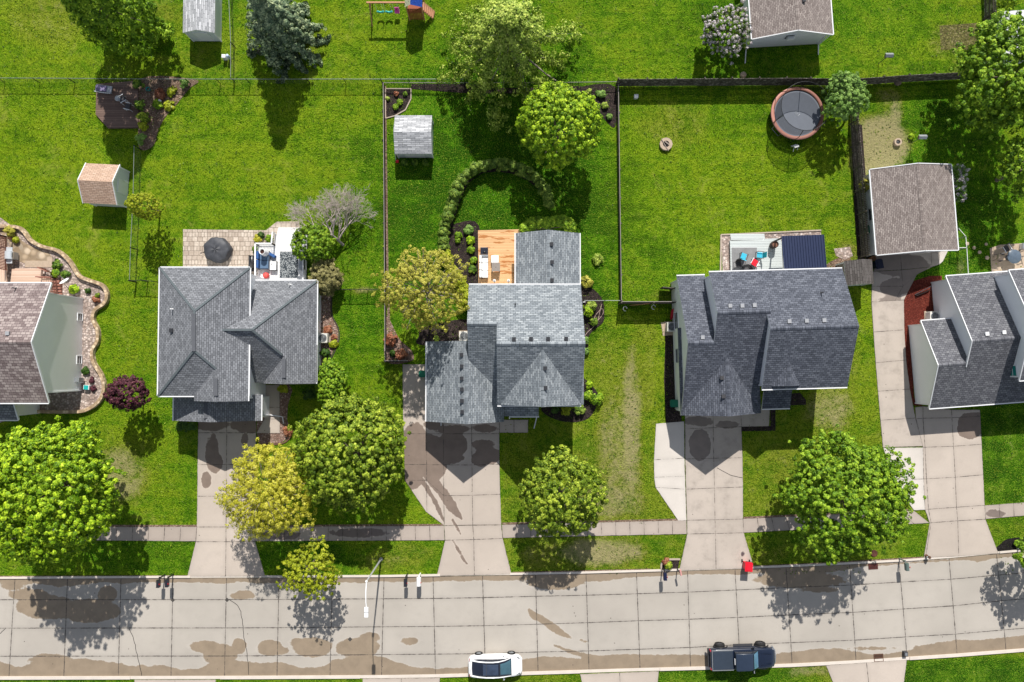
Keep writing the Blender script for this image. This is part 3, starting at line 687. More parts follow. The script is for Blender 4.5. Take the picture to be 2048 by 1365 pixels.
# ================================================================= BUILDINGS
class House:
    """a building frame: pixel + height -> local metres, rotated like the plan"""
    def __init__(s, name, label, cat, px, py, rz, group=None):
        s.rz = R(rz); s.o = W(px, py, 0)
        s.root = root(name, s.o, label, cat, s.rz, group)
        s.inv = Matrix.LocRotScale(s.o, (s.root.rotation_euler), None).inverted()
        s.planes = []
    def L(s, px, py, z=0.0): return s.inv @ W(px, py, z)
    def sx(s, px, py, z): return s.L(px, py, z).x
    def sy(s, px, py, z): return s.L(px, py, z).y
    def gable(s, ax, a0, a1, c0, cr, c1, zr, p0, p1, sh, wall, over=0.3, rake=0.25, walls=True, trim=None, gut=(1, 1), cap=True, t=0.14, e0=True, e1=True, base=0.0, rk=True, lim0=None):
        """ax 'x' or 'y' = ridge direction; a0..a1 along the ridge; c0<cr<c1 across; pitches fall to both sides"""
        trim = trim or M_TRIM
        P = (lambda a, c, z: (a, c, z)) if ax == 'x' else (lambda a, c, z: (c, a, z))
        z0 = zr - p0 * (cr - c0); z1 = zr - p1 * (c1 - cr)
        mb = MB()
        l0 = math.hypot(cr - c0, zr - z0); l1 = math.hypot(c1 - cr, zr - z1); la = a1 - a0
        top = [P(a0, c0, z0), P(a1, c0, z0), P(a1, cr, zr), P(a0, cr, zr), P(a1, c1, z1), P(a0, c1, z1)]
        bot = [(v[0], v[1], v[2] - t) for v in top]
        fs = [(0, 1, 2, 3), (3, 2, 4, 5)]
        uv = [[(0, 0), (la, 0), (la, l0), (0, l0)], [(0.7, l1), (la + .7, l1), (la + .7, 0), (0.7, 0)]]
        if ax == 'y': fs = [f[::-1] for f in fs]; uv = [u[::-1] for u in uv]
        mb.add(top, fs, 0, uv)
        v = top + bot; n = 6
        sf = [(0, 1, 7, 6), (1, 2, 8, 7), (2, 4, 10, 8), (4, 5, 11, 10), (5, 3, 9, 11), (3, 0, 6, 9), (6, 7, 8, 9), (9, 8, 10, 11)]
        mb.add(v, sf, 1, [[(0, 0)] * 4] * len(sf))
        ro = mb.build("roof", [sh, trim], s.root)
        # rake and eave trim, ridge cap
        w = 0.07
        for aa, on in ((a0, e0), (a1, e1)):
            if on and rk:
                tb = MB(); sg = -1 if aa == a0 else 1
                cs, zs = (lim0, zr - p0 * (cr - lim0)) if (lim0 is not None and sg < 0) else (c0, z0)
                tb.bar(P(aa + sg * 0.03, cs, zs - .04), P(aa + sg * 0.03, cr, zr - .04), w, 0.16); tb.bar(P(aa + sg * 0.03, cr, zr - .04), P(aa + sg * 0.03, c1, z1 - .04), w, 0.16)
                tb.build("rake_trim", trim, ro)
        for cc, zz, on, sg in ((c0, z0, gut[0], -1), (c1, z1, gut[1], 1)):
            if on:
                g = MB(); g.bar(P(a0, cc + sg * 0.06, zz - 0.06), P(a1, cc + sg * 0.06, zz - 0.06), 0.09, 0.10); g.build("gutter", trim, ro)
        if cap:
            cp = MB(); nn = max(2, int(la / 0.3)); aa = np.linspace(a0, a1, nn + 1)
            for i in range(nn):
                zz = zr + 0.015 + 0.006 * (i % 2)
                k = 0.15; q = [P(aa[i], cr - k, zz - p0 * k), P(aa[i + 1], cr - k, zz - p0 * k), P(aa[i + 1], cr, zz), P(aa[i], cr, zz), P(aa[i + 1], cr + k, zz - p1 * k), P(aa[i], cr + k, zz - p1 * k)]
                f = [(0, 1, 2, 3), (3, 2, 4, 5)]
                if ax == 'y': f = [g[::-1] for g in f]
                j = random.random() * 3
                cp.add(q, f, 0, [[(j, .02), (j + .3, .02), (j + .3, .15), (j, .15)]] * 2)
            cp.build("ridge_cap", sh, ro)
        if walls:
            wb = MB(); i0, i1 = a0 + rake, a1 - rake; k0, k1 = c0 + over, c1 - over
            zz0 = z0 + p0 * over - t; zz1 = z1 + p1 * over - t; zt = zr - t
            pts = [(k0, base), (k0, zz0), (cr, zt), (k1, zz1), (k1, base)]
            vs = [P(i0, c, z) for c, z in pts] + [P(i1, c, z) for c, z in pts]
            wb.add(vs, [(0, 1, 2, 3, 4), (9, 8, 7, 6, 5), (0, 5, 6, 1), (3, 8, 9, 4), (1, 6, 7, 2), (2, 7, 8, 3)])
            wo = wb.build("wall", wall, s.root)
            for (aa, sa) in ((i0, -1), (i1, 1)):
                if (sa < 0 and not e0) or (sa > 0 and not e1): continue
                for (cc, zz_) in ((k0, zz0), (k1, zz1)):
                    MB().bar(P(aa + sa * .005, cc, base), P(aa + sa * .005, cc, zz_ - .02), .11, .11).build("corner_trim", trim, wo)
        s.planes.append((ax, a0, a1, c0, cr, c1, zr, p0, p1))
        return ro, (a0 + rake, a1 - rake, c0 + over, c1 - over, z0, z1)
    def hip(s, x0, x1, y0, y1, ez, pitch, sh, wall, hn=True, hs=True, over=0.35, base=0.0, gut="NSEW", se=1.0):
        """ridge runs along y; hipped at the north and/or south end"""
        h = (x1 - x0) / 2; xc = (x0 + x1) / 2; zr = ez + pitch * h; t = 0.14
        yn = y1 - h if hn else y1; ys = y0 + h if hs else y0
        l = math.hypot(h, zr - ez); La = y1 - y0
        v = [(x0, y0, ez), (x1, y0, ez), (x1, y1, ez), (x0, y1, ez), (xc, ys, zr), (xc, yn, zr)]
        mb = MB()
        mb.add(v, [(3, 0, 4, 5)], 0, [[(0, 0), (La, 0), (La - (ys - y0), l), (y1 - yn, l)]])
        mb.add(v, [(1, 2, 5, 4)], 0, [[(0, 0), (La, 0), (La - (y1 - yn), l), (ys - y0, l)]])
        if hs: mb.add(v, [(0, 1, 4)], 0, [[(0, 0), (2 * h, 0), (h, l)]])
        if hn: mb.add(v, [(2, 3, 5)], 0, [[(0, 0), (2 * h, 0), (h, l)]])
        b = [(x0, y0, ez - t), (x1, y0, ez - t), (x1, y1, ez - t), (x0, y1, ez - t)]
        vv = v[:4] + b; f = [(0, 1, 5, 4), (1, 2, 6, 5), (2, 3, 7, 6), (3, 0, 4, 7), (7, 6, 5, 4)]
        mb.add(vv, f, 1, [[(0, 0)] * 4] * 5)
        if not hs: mb.add(v, [(0, 1, 4)], 1, [[(0, 0)] * 3])
        if not hn: mb.add(v, [(2, 3, 5)], 1, [[(0, 0)] * 3])
        ro = mb.build("roof", [sh, M_TRIM], s.root)
        E = {"W": ((x0 - .06, y0, ez - .06), (x0 - .06, y1, ez - .06)), "E": ((x1 + .06, y0, ez - .06), (x1 + .06, y1, ez - .06)), "S": ((x0, y0 - .06, ez - .06), (x1, y0 - .06, ez - .06)), "N": ((x0, y1 + .06, ez - .06), (x1, y1 + .06, ez - .06))}
        for k in gut: MB().bar(E[k][0], E[k][1], 0.09, 0.10).build("gutter", M_TRIM, ro)
        cp = MB()
        segs = [((xc, ys, zr), (xc, yn, zr))]
        if hs: segs += [((x0, y0, ez), (xc, ys, zr)), (tuple(Vector((xc, ys, zr)).lerp(Vector((x1, y0, ez)), se)), (xc, ys, zr))]
        if hn: segs += [((x0, y1, ez), (xc, yn, zr)), ((x1, y1, ez), (xc, yn, zr))]
        for a, b in segs: cp.bar(Vector(a) + Vector((0, 0, .01)), Vector(b) + Vector((0, 0, .01)), 0.17, 0.05)
        cp.build("ridge_cap", HIPCAP, ro)
        wb = MB(); wb.box(x0 + over, x1 - over, y0 + over, y1 - over, base, ez - 0.02 - t); wb.build("wall", wall, s.root)
        s.planes.append(('h', x0, x1, y0, y1, ez, pitch, hn, hs))
        return ro
    def roofz(s, x, y):
        best = 0.0
        for p in s.planes:
            if p[0] == 'h':
                _, x0, x1, y0, y1, ez, pi, hn, hs = p
                if not (x0 <= x <= x1 and y0 <= y <= y1): continue
                d = min(x - x0, x1 - x)
                if hn: d = min(d, y1 - y)
                if hs: d = min(d, y - y0)
                z = ez + pi * d
            else:
                ax, a0, a1, c0, cr, c1, zr, p0, p1 = p
                a, c = (x, y) if ax == 'x' else (y, x)
                if not (a0 <= a <= a1 and c0 <= c <= c1): continue
                z = zr - (p0 * (cr - c) if c < cr else p1 * (c - cr))
            best = max(best, z)
        return best
    def on_roof(s, px, py):
        z = 4.0
        for _ in range(12):
            q = s.L(px, py, z); z = s.roofz(q.x, q.y)
        return s.L(px, py, z)
    def vents(s, pts, ro, kind="box", m=None):
        for (px, py) in pts:
            q = s.on_roof(px, py); mb = MB()
            if kind == "box":
                mb.box(q.x - .12, q.x + .12, q.y - .12, q.y + .12, q.z - .15, q.z + .14); mb.box(q.x - .15, q.x + .15, q.y - .16, q.y + .15, q.z + .12, q.z + .18)
            else:
                mb.lathe((q.x, q.y, q.z - .1), [(.09, 0), (.08, .1), (.045, .12), (.045, .55), (.03, .55)], 10)
            mb.build("vent" if kind == "box" else "vent_pipe", m or M_VENTB, ro)
    def ridgevent(s, a, b, ro):
        p, q = s.on_roof(*a), s.on_roof(*b)
        MB().bar(p + Vector((0, 0, .05)), q + Vector((0, 0, .05)), 0.32, 0.08).build("ridge_vent", M_VENT, ro)
    def window(s, face, u0, u1, z0, z1, at, m=None, door=False, name=None):
        """face N/S/E/W of a wall plane at coordinate `at`"""
        d = {"N": 1, "S": -1, "E": 1, "W": -1}[face]
        def bx(mb, a0, a1, b0, b1, off0, off1, mi=0):
            lo, hi = sorted((at + d * off0, at + d * off1))
            if face in "NS": mb.box(a0, a1, lo, hi, b0, b1, mi)
            else: mb.box(lo, hi, a0, a1, b0, b1, mi)
            return mb
        nm = name or ("door" if door else "window")
        w = bx(MB(), u0, u1, z0, z1, -0.05, 0.02).build(nm, m or M_GLASS, s.root)
        f = MB(); k = 0.07
        bx(f, u0 - k, u1 + k, z1, z1 + k, -.02, .05); bx(f, u0 - k, u0, z0, z1, -.02, .05); bx(f, u1, u1 + k, z0, z1, -.02, .05)
        if not door:
            bx(f, u0 - k, u1 + k, z0 - k, z0, -.02, .07); bx(f, u0, u1, (z0 + z1) / 2 - .02, (z0 + z1) / 2 + .02, -.02, .04)
        f.build("frame", M_TRIM, w)
        return w
    def garage_door(s, u0, u1, at, z1=2.15):
        g = MB(); g.box(u0, u1, at - .04, at + .05, 0.02, z1)
        for k in range(1, 4): g.box(u0, u1, at - .05, at - .035, z1 * k / 4 - .015, z1 * k / 4 + .015, 1)
        o = g.build("garage_door", [M_WHITE, M_DGREY], s.root)
        f = MB(); f.box(u0 - .1, u0, at - .06, at, 0, z1 + .1); f.box(u1, u1 + .1, at - .06, at, 0, z1 + .1); f.box(u0 - .1, u1 + .1, at - .06, at, z1, z1 + .1)
        f.build("frame", M_TRIM, o)
    def downspout(s, pts):
        mb = MB()
        for a, b in zip(pts[:-1], pts[1:]): mb.bar(a, b, 0.08, 0.08)
        mb.build("downspout", M_TRIM, s.root)
HIPCAP = plain("hip_cap_shingle", (0.105, 0.125, 0.135), 0.9, var=0.2)
M_VENTG = plain("vent_grey", (0.33, 0.34, 0.36), .6)
M_VENTB = plain("vent_black", (0.028, 0.03, 0.036), .6)
M_VENT = plain("ridge_vent_shingle", (0.10, 0.105, 0.118), 0.9, var=0.2)

# ---- house 2 : hip roofs
h = House("hip_roof_house", "two-storey house with charcoal hip roofs and a patio behind it", "house", 470, 690, 0)
ezL, ezR = 5.05, 2.75
x0, x1 = h.sx(318, 660, ezL), h.sx(498, 660, ezL); yt, yb = h.sy(400, 536, ezL), h.sy(400, 792, ezL)
r1 = h.hip(x0, x1, yb, yt, ezL, 0.48, SH2, W_WHITE, se=.4)
xw1 = x1 - 0.02; xw0 = x0 + (x1 - x0) * 0.40; xc = (xw0 + xw1) / 2
yf = h.sy(440, 803, 5.3)
r2, _ = h.gable('y', yf, (yb + yt) / 2 - 1.0, xw0, xc, xw1, ezL + 0.49 * (xc - xw0) + .012, 0.49, 0.49, SH2, W_WHITE, 0.3, 0.2, gut=(0, 1), e1=False, cap=False, rk=False)
# right wing: hip with a cross gable towards the left block
rx0, rx1 = h.sx(470, 660, ezR), h.sx(633, 660, ezR); ry1, ry0 = h.sy(560, 562, ezR), h.sy(560, 768, ezR)
hs_ = 0.5
xr = h.sx(505, 655, 4.0)
mid = h.sy(520, 655, ezR)
# hipped block to the right: ridge along x from the left block, hip at east end
def hip_x(H, xa, xb, ya, yb_, ez, pitch, sh, wall, over=0.35):
    hh = (yb_ - ya) / 2; yc = (ya + yb_) / 2; zr = ez + pitch * hh; t = .14
    v = [(xa, ya, ez), (xb, ya, ez), (xb, yb_, ez), (xa, yb_, ez), (xa, yc, zr), (xb - hh, yc, zr)]
    l = math.hypot(hh, zr - ez); La = xb - xa
    mb = MB()
    mb.add(v, [(0, 1, 5, 4)], 0, [[(0, 0), (La, 0), (La - hh, l), (0, l)]])
    mb.add(v, [(2, 3, 4, 5)], 0, [[(0, 0), (La, 0), (La, l), (hh, l)]])
    mb.add(v, [(1, 2, 5)], 0, [[(0, 0), (2 * hh, 0), (hh, l)]])
    b = [(p[0], p[1], p[2] - t) for p in v[:4]]; vv = v[:4] + b
    mb.add(vv, [(0, 1, 5, 4), (1, 2, 6, 5), (2, 3, 7, 6), (7, 6, 5, 4)], 1, [[(0, 0)] * 4] * 4)
    ro = mb.build("roof", [sh, M_TRIM], H.root)
    MB().bar((xb + .06, ya, ez - .06), (xb + .06, yb_, ez - .06), .09, .10).build("gutter", M_TRIM, ro)
    MB().bar((xa, yb_ + .06, ez - .06), (xb, yb_ + .06, ez - .06), .09, .10).build("gutter", M_TRIM, ro)
    MB().bar((xa, ya - .06, ez - .06), (xa + 1.4, ya - .06, ez - .06), .09, .10).build("gutter", M_TRIM, ro)
    cp = MB()
    for a, c in (((xa, yc, zr), (xb - hh, yc, zr)), (tuple(Vector((xb - hh, yc, zr)).lerp(Vector((xb, ya, ez)), .46)), (xb - hh, yc, zr)), ((xb, yb_, ez), (xb - hh, yc, zr))): cp.bar(Vector(a) + Vector((0, 0, .01)), Vector(c) + Vector((0, 0, .01)), .17, .05)
    cp.build("ridge_cap", HIPCAP, ro)
    MB().box(xa, xb - over, ya + over, yb_ - over, 0, ez - .17).build("wall", wall, H.root)
    H.planes.append(('x', xa, xb - hh, ya, yc, yb_, zr, pitch, pitch)); H.planes.append(('h', xb - 2 * hh, xb, ya, yb_, ez, pitch, True, True))
    return ro
r3 = hip_x(h, x1 - 2.2, rx1, ry0 + .1, ry1, ezR, 0.72, SH2, W_WHITE)
xg0, xg1 = h.sx(526, 768, ezR), rx1 - .02; xgc = h.sx(567, 768, 4.4)
xg0 = 2 * xgc - xg1
r4, _ = h.gable('y', h.sy(560, 768, 3.2), h.sy(560, 690, 3), xg0, xgc, xg1, ezR + .72 * (xg1 - xgc), .72, .72, SH2, W_WHITE, .3, .2, gut=(0, 1), e1=False, cap=False, rk=False)
# garage roof in front, lower
gz = 3.0; gx0, gx1 = h.sx(347, 840, gz), h.sx(523, 840, gz) - .05; gy0, gy1 = h.sy(430, 842, gz), h.sy(430, 790, gz)
gxc = (gx0 + gx1) / 2
r5, gw = h.gable('y', gy0, gy1, gx0, gxc, gx1, gz + .40 * (gxc - gx0), .40, .40, SH2, W_WHITE, .3, .25, e1=False, cap=False, rk=False)
h.garage_door(gxc - 2.35, gxc + 2.35, gw[0])
h.ridgevent((388, 628), (388, 703), r1); h.ridgevent((432, 757), (432, 792), r2); h.ridgevent((568, 718), (568, 756), r4); h.ridgevent((412, 806), (412, 837), r5)
h.vents([(346, 619)], r1, "pipe", M_WHITE); h.vents([(344, 661)], r1, "box"); h.vents([(581, 570)], r3, "pipe", M_WHITE)
h.window("E", h.sy(640, 640, 0), h.sy(640, 640, 0) + 1.1, 1.0, 2.2, rx1 - .35)
h.window("N", h.sx(560, 560, 0), h.sx(560, 560, 0) + 1.8, 0.1, 2.1, ry1 - .35, door=True)
h.window("N", h.sx(400, 540, 0), h.sx(400, 540, 0) + 1.5, 0.9, 2.2, yt - .35); h.window("N", h.sx(400, 540, 0), h.sx(400, 540, 0) + 1.5, 3.4, 4.6, yt - .35)
h.window("S", h.sx(535, 765, 0), h.sx(535, 765, 0) + 1.0, 0.05, 2.05, h.sy(560, 765, 3.2) + .2, m=M_RED2 if False else M_DGREY, door=True)
h.window("E", h.sy(634, 740, 0), h.sy(634, 740, 0) + 1.2, .9, 2.1, rx1 - .35)
h.downspout([(rx1 + .05, ry1 - 2.0, ezR - .1), (rx1 - .28, ry1 - 3.4, ezR - .5), (rx1 - .28, ry1 - 3.4, .1)])
h.downspout([(gx1 + .05, gy0 + .3, gz - .1), (gx1 - .2, gy0 + .3, gz - .4), (gx1 - .2, gy0 + .3, .15), (gx1 + .9, gy0 + .1, .1), (gx1 + 1.0, gy0 - .5, .08)])
H2 = h

# ---- house 3 : blue-grey gables, dead centre
h = House("blue_grey_house", "house with blue-grey shingled gables and an orange wooden deck", "house", 1020, 700, 0)
eE = 5.0; zR = 8.45; pit = 0.66
xE0, xE1 = h.sx(994, 690, 6.5), h.sx(1166, 690, 6.6); yT = h.sy(1060, 570, eE)
yR = h.sy(1080, 688, zR); 
pit = (zR - eE) / (yT - yR)
yB = 2 * yR - yT
ro, we = h.gable('x', xE0, xE1, yB, yR, yT, zR, pit, pit, SH3, W_GREY, .3, .2, rk=False)
zRw = zR - pit * (h.sy(960, 648, 7.2) - yR)
xW0 = h.sx(935.5, 648, 6.4)
yW = h.sy(960, 648, zRw); yWb = h.sy(960, 792, 3.1)
row_, ww = h.gable('x', xW0, xE0 + .3, yWb, yW, yT - .001, zRw - .003, (zRw - 3.1) / (yW - yWb), pit, SH3, W_GREY, .3, .2, e1=False, gut=(0, 1), rk=False)
# front cross gable
xf0, xf1 = h.sx(996, 813, 5.0), h.sx(1168, 813, 5.0); xfc = (xf0 + xf1) / 2; yF = h.sy(1081, 813, 7.2)
zF = 8.15; pf = (zF - 4.85) / (xfc - xf0)
rf, wf = h.gable('y', yF, yR, xf0, xfc, xf1, zF, pf, pf, SH3, W_GREY, .3, .25, e1=False, gut=(0, 0), rk=False)
# garage
xg0, xg1 = h.sx(853, 800, 2.7), 0; xgc = h.sx(932.5, 800, 5.4); xg1 = 2 * xgc - xg0
yg0, yg1 = h.sy(930, 846, 4.0), h.sy(890, 683.5, 3.0)
rg, wg = h.gable('y', yg0, yg1, xg0, xgc, xg1 - .5, 5.4, .75, .75, SH3, W_GREY, .3, .25, gut=(1, 0), e1=False, rk=False)
h.garage_door(xgc - 2.5, xgc + 2.2, wg[0])
# sunroom
xs0, xs1 = h.sx(1031.5, 510, 2.75), h.sx(1159, 510, 2.75); xsc = (xs0 + xs1) / 2; ys1 = h.sy(1095, 463, 3.6)
rs, ws = h.gable('y', yT - .4, ys1, xs0, xsc, xs1, 4.3, 1.55 / (xsc - xs0), 1.55 / (xsc - xs0), SH3, W_GREY, .3, .25, e0=False, rk=False)
# porch roof
yp0, yp1 = h.sy(1050, 833, 2.7), yF + .4
px0, px1 = h.sx(999, 830, 2.7), h.sx(1077, 830, 2.7)
mb = MB(); mb.add([(px0, yp0, 2.7), (px1, yp0, 2.7), (px1, yp1, 3.3), (px0, yp1, 3.3)], [(0, 1, 2, 3)], 0, [[(0, 0), (px1 - px0, 0), (px1 - px0, 1.4), (0, 1.4)]])
mb.add([(px0, yp0, 2.7), (px1, yp0, 2.7), (px1, yp1, 3.3), (px0, yp1, 3.3), (px0, yp0, 2.58), (px1, yp0, 2.58), (px1, yp1, 3.18), (px0, yp1, 3.18)], [(1, 0, 4, 5), (2, 1, 5, 6), (0, 3, 7, 4), (4, 7, 6, 5)], 1, [[(0, 0)] * 4] * 4)
rp = mb.build("porch_roof", [SH3, M_TRIM], h.root)
MB().bar((h.sx(1019, 831, 2.7), yp0 - .06, 2.64), (px1 + .05, yp0 - .06, 2.64), .09, .10).build("gutter", M_TRIM, rp)
for xx in (px0 + 1.0, px1 - .15): MB().box(xx - .07, xx + .07, yp0 + .05, yp0 + .19, 0, 2.6).build("post", M_TRIM, h.root)
h.downspout([(px1, yp0 - .05, 2.6), (px1, yp0 - .05, .12), (px1 - .3, yp0 - 1.3, .08)])
h.downspout([(h.sx(1019, 833, 2.7), yp0 - .05, 2.6), (h.sx(1019, 833, 2.7), yp0 - .25, 2.2), (h.sx(1019, 833, 2.7), yp0 - .25, .1)])
h.downspout([(xg0 + 1.0, yg0 + .1, 2.6), (xg0 + 1.0, yg0 + .1, .1), (xg0 + 1.0, yg0 - .6, .08)])
h.downspout([(xE1 - .25, yT - 1.1, 4.9), (xE1 - .25, yT - 1.1, .15), (xE1 + .9, yT - 1.0, .1)])
h.vents([(1028, 679), (1062, 678.5), (1096, 678.5), (1132, 678)], ro, "box"); h.vents([(1030.5, 609)], ro, "pipe", M_DGREY)
h.vents([(1090, 737), (1091, 776)], rf, "box"); h.vents([(923, 710), (923.5, 733), (923.5, 757), (924, 779), (924, 802), (924.5, 824)], rg, "box")
h.vents([(1103, 489), (1104, 525), (1104, 561)], rs, "box")
M_WARM = plain("cream_trim", (0.62, 0.52, 0.42), 0.5)
h.window("N", xsc - 1.6, xsc - .3, .9, 2.0, ws[1]); h.window("N", xsc + .3, xsc + 1.6, .9, 2.0, ws[1])
h.window("W", yT + .8, yT + 2.4, .3, 2.1, xs0 + .3, door=True); h.window("E", yT + 1, yT + 2.6, .9, 2.0, xs1 - .3)
for k in (-2.6, .9): h.window("S", xfc + k, xfc + k + 1.5, 3.2, 4.5, yF + .25); h.window("S", xfc + k, xfc + k + 1.5, .8, 2.2, yF + .25)
h.window("E", yR - 1, yR + .4, 3.2, 4.4, xE1 - .2); h.window("N", xW0 + .9, xW0 + 2.4, 3.2, 4.3, yT - .3)
H3 = h

# ---- house 4 : slate gables, turned a little
h = House("slate_roof_house", "large house with slate-grey roofs, attic step walls and a covered navy patio", "house", 1520, 690, 1.6)
eE = 5.3; zR = 7.7
yT = h.sy(1560, 541, eE); yR = h.sy(1630, 655, zR); pit = (zR - eE) / (yT - yR); yB = 2 * yR - yT
xE1 = h.sx(1718.5, 652.5, zR); xE0 = h.sx(1541, 657.5, zR); xM0 = h.sx(1434, 626, 7.1)
ro, we = h.gable('x', xE0, xE1, yB, yR, yT, zR, pit, pit, SH4, W_WHITE, .3, .2, rk=False)
yRm = h.sy(1490, 624.5, 7.1); zm = zR - pit * (yRm - yR); yLb = h.sy(1361, 829, 2.9)
yRl = h.sy(1400, 686, 6.0)
pm = (6.0 - 2.9) / (yRl - yLb); zm = 6.0 + pm * (yRm - yRl)
rm, wm_ = h.gable('x', xM0, xE0 + .3, yLb, yRm, yT - .002, zm, pm, (zm - eE) / (yT - yRm), SH4, W_WHITE, .3, .2, e1=False, gut=(0, 1), rk=False)
xL0 = h.sx(1376, 687, 6.0); yLt = 2 * yRl - yLb - .15
rl, wl = h.gable('x', xL0, xM0 + .3, yLb + .002, yRl, yLt, 5.997, pm, pm, SH4, W_WHITE, .3, .2, e1=False, gut=(0, 1), rk=False)
# garage gable
xg0 = h.sx(1361, 829, 2.9); xgc = h.sx(1459, 832, 5.3); xg1 = 2 * xgc - xg0; yg = h.sy(1459, 831, 4.2)
pg = (5.3 - 2.9) / (xgc - xg0)
rg, wg = h.gable('y', yg, yg + 7.5, xg0, xgc, xg1, 5.32, pg, pg, SH4, W_WHITE, .3, .25, e1=False, gut=(0, 0), walls=False, rk=False)
wb = MB(); i0 = yg + .25
wb.add([(xg0 + .3, i0, 0), (xg1 - .3, i0, 0), (xg1 - .3, i0, 2.9), (xgc, i0, 5.1), (xg0 + .3, i0, 2.9), (xg0 + .3, i0 + 3, 0), (xg1 - .3, i0 + 3, 0), (xg1 - .3, i0 + 3, 2.9), (xgc, i0 + 3, 5.1), (xg0 + .3, i0 + 3, 2.9)], [(0, 1, 2, 3, 4), (5, 9, 8, 7, 6), (0, 5, 6, 1), (1, 6, 7, 2), (0, 4, 9, 5)])
wb.build("wall", W_WHITE, h.root)
h.garage_door(xgc - 2.4, xgc + 2.4, i0)
# small dormer gable on the front slope
xd = h.sx(1576, 770, 5.9); yd = h.sy(1577, 772, 5.5)
rd, _ = h.gable('y', yd, yd + 2.1, xd - 1.35, xd, xd + 1.35, eE + 1.05, .78, .78, SH4, W_WHITE, .25, .2, e1=False, gut=(0, 0), rk=False)
# porch roof
pz = 2.75; a = h.L(1524, 818, pz); b = h.L(1580, 816, pz); c_ = yB + .35
mb = MB(); P4 = [(a.x, a.y, pz), (b.x, a.y, pz), (b.x, c_, 3.6), (a.x, c_, 3.6)]
mb.add(P4, [(0, 1, 2, 3)], 0, [[(0, 0), (2.6, 0), (2.6, 2), (0, 2)]])
mb.add(P4 + [(p[0], p[1], p[2] - .14) for p in P4], [(1, 0, 4, 5), (2, 1, 5, 6), (0, 3, 7, 4), (4, 7, 6, 5)], 1, [[(0, 0)] * 4] * 4)
rp = mb.build("porch_roof", [SH4, M_TRIM], h.root); MB().bar((a.x, a.y - .06, pz - .06), (b.x, a.y - .06, pz - .06), .09, .10).build("gutter", M_TRIM, rp)
MB().box(b.x - .2, b.x - .05, a.y + .05, a.y + .2, 0, pz - .1).build("post", M_TRIM, h.root)
h.vents([(1459.5, 612), (1483.5, 612), (1508, 611), (1577.5, 643), (1612, 642), (1647, 641), (1681, 640)], ro, "box", M_VENTG)
h.vents([(1404.5, 675)], rl, "box", M_VENTG); h.vents([(1642, 586)], ro, "pipe", M_DGREY); h.vents([(1443, 756), (1446, 793)], rg, "box", M_DGREY)
h.window("N", xE1 - 3, xE1 - 1.2, 3.4, 4.6, yT - .3); h.window("N", xE0 + 1, xE0 + 3, .1, 2.1, yT - .3, door=True); h.window("N", xE0 - 1.5, xE0 - .2, 3.4, 4.6, yT - .3)
h.window("W", yRl - 1.6, yRl - .4, .9, 2.1, xL0 + .2); h.window("W", yRl + 1.4, yRl + 2.8, .9, 2.1, xL0 + .2); h.window("E", yR - 1, yR + .6, 3.2, 4.4, xE1 - .2); h.window("S", xE1 - 3.4, xE1 - 1.4, 3.2, 4.5, yB + .3); h.window("S", xE1 - 3.4, xE1 - 1.4, .8, 2.2, yB + .3)
H4 = h

# ---- house 5 : stepped pale blue walls
h = House("stepped_blue_house", "dark-roofed house stepping up in three pale blue gable walls beside the long driveway", "house", 1930, 690, 4.2)
zA = 4.25; yA0 = h.sy(1861, 817, 2.4); yAr = h.sy(1905, 729, zA); yAt = h.sy(1870, 640.5, 2.4)
pa = (zA - 2.4) / (yAr - yA0)
xA0 = h.sx(1877, 731, zA); 
zB = 4.95; yBr = h.sy(1980, 680, zB); xB0 = h.sx(1941.5, 685, zB); yBt = h.sy(1935, 550, 2.5)
zB = zA + pa * (yBr - yAr)
xC0 = h.sx(2041.5, 672, zB) 
rb, wb_ = h.gable('x', xB0, xC0 + 8, yA0, yBr, yBt, zB, pa, (zB - 2.5) / (yBt - yBr), SH5, W_BLUE, .3, .2, e1=True, lim0=yAr - .3)
ra, wa = h.gable('x', xA0, xB0 + .3, yA0 + .002, yAr, yAt, zA - .003, pa, pa, SH5, W_BLUE, .3, .2, e1=False)
yCb = h.sy(2030, 762, 4.8); yCt = h.sy(2026, 541, 4.8); yCr = (yCb + yCt) / 2
rc, wc = h.gable('x', xC0 - .2, xC0 + 8.5, yCb, yCr, yCt, 4.8 + .45 * (yCt - yCr), .45, .45, SH5, W_BLUE, .3, .2)
h.vents([(1972, 668), (2006, 665)], rb, "box", M_WHITE)
h.window("W", yBr + 1.4, yBr + 2.1, 1.2, 1.9, xB0 + .2, m=M_BLACK)
h.window("W", yCb + .3, yCb + 1.2, 3.4, 4.3, xC0, m=M_TEAL)
h.garage_door(xA0 + 1.0, xA0 + 5.8, yA0 + .3)
h.window("N", xB0 + 1.2, xB0 + 2.6, .9, 2.0, yBt - .3); h.window("N", xB0 + 3.4, xB0 + 4.6, .05, 2.0, yBt - .3, door=True)
MB().bar(h.L(1862, 573, .35), h.L(1830, 590, .1), .06, .06).build("downspout", M_DGREY, h.root)
H5 = h

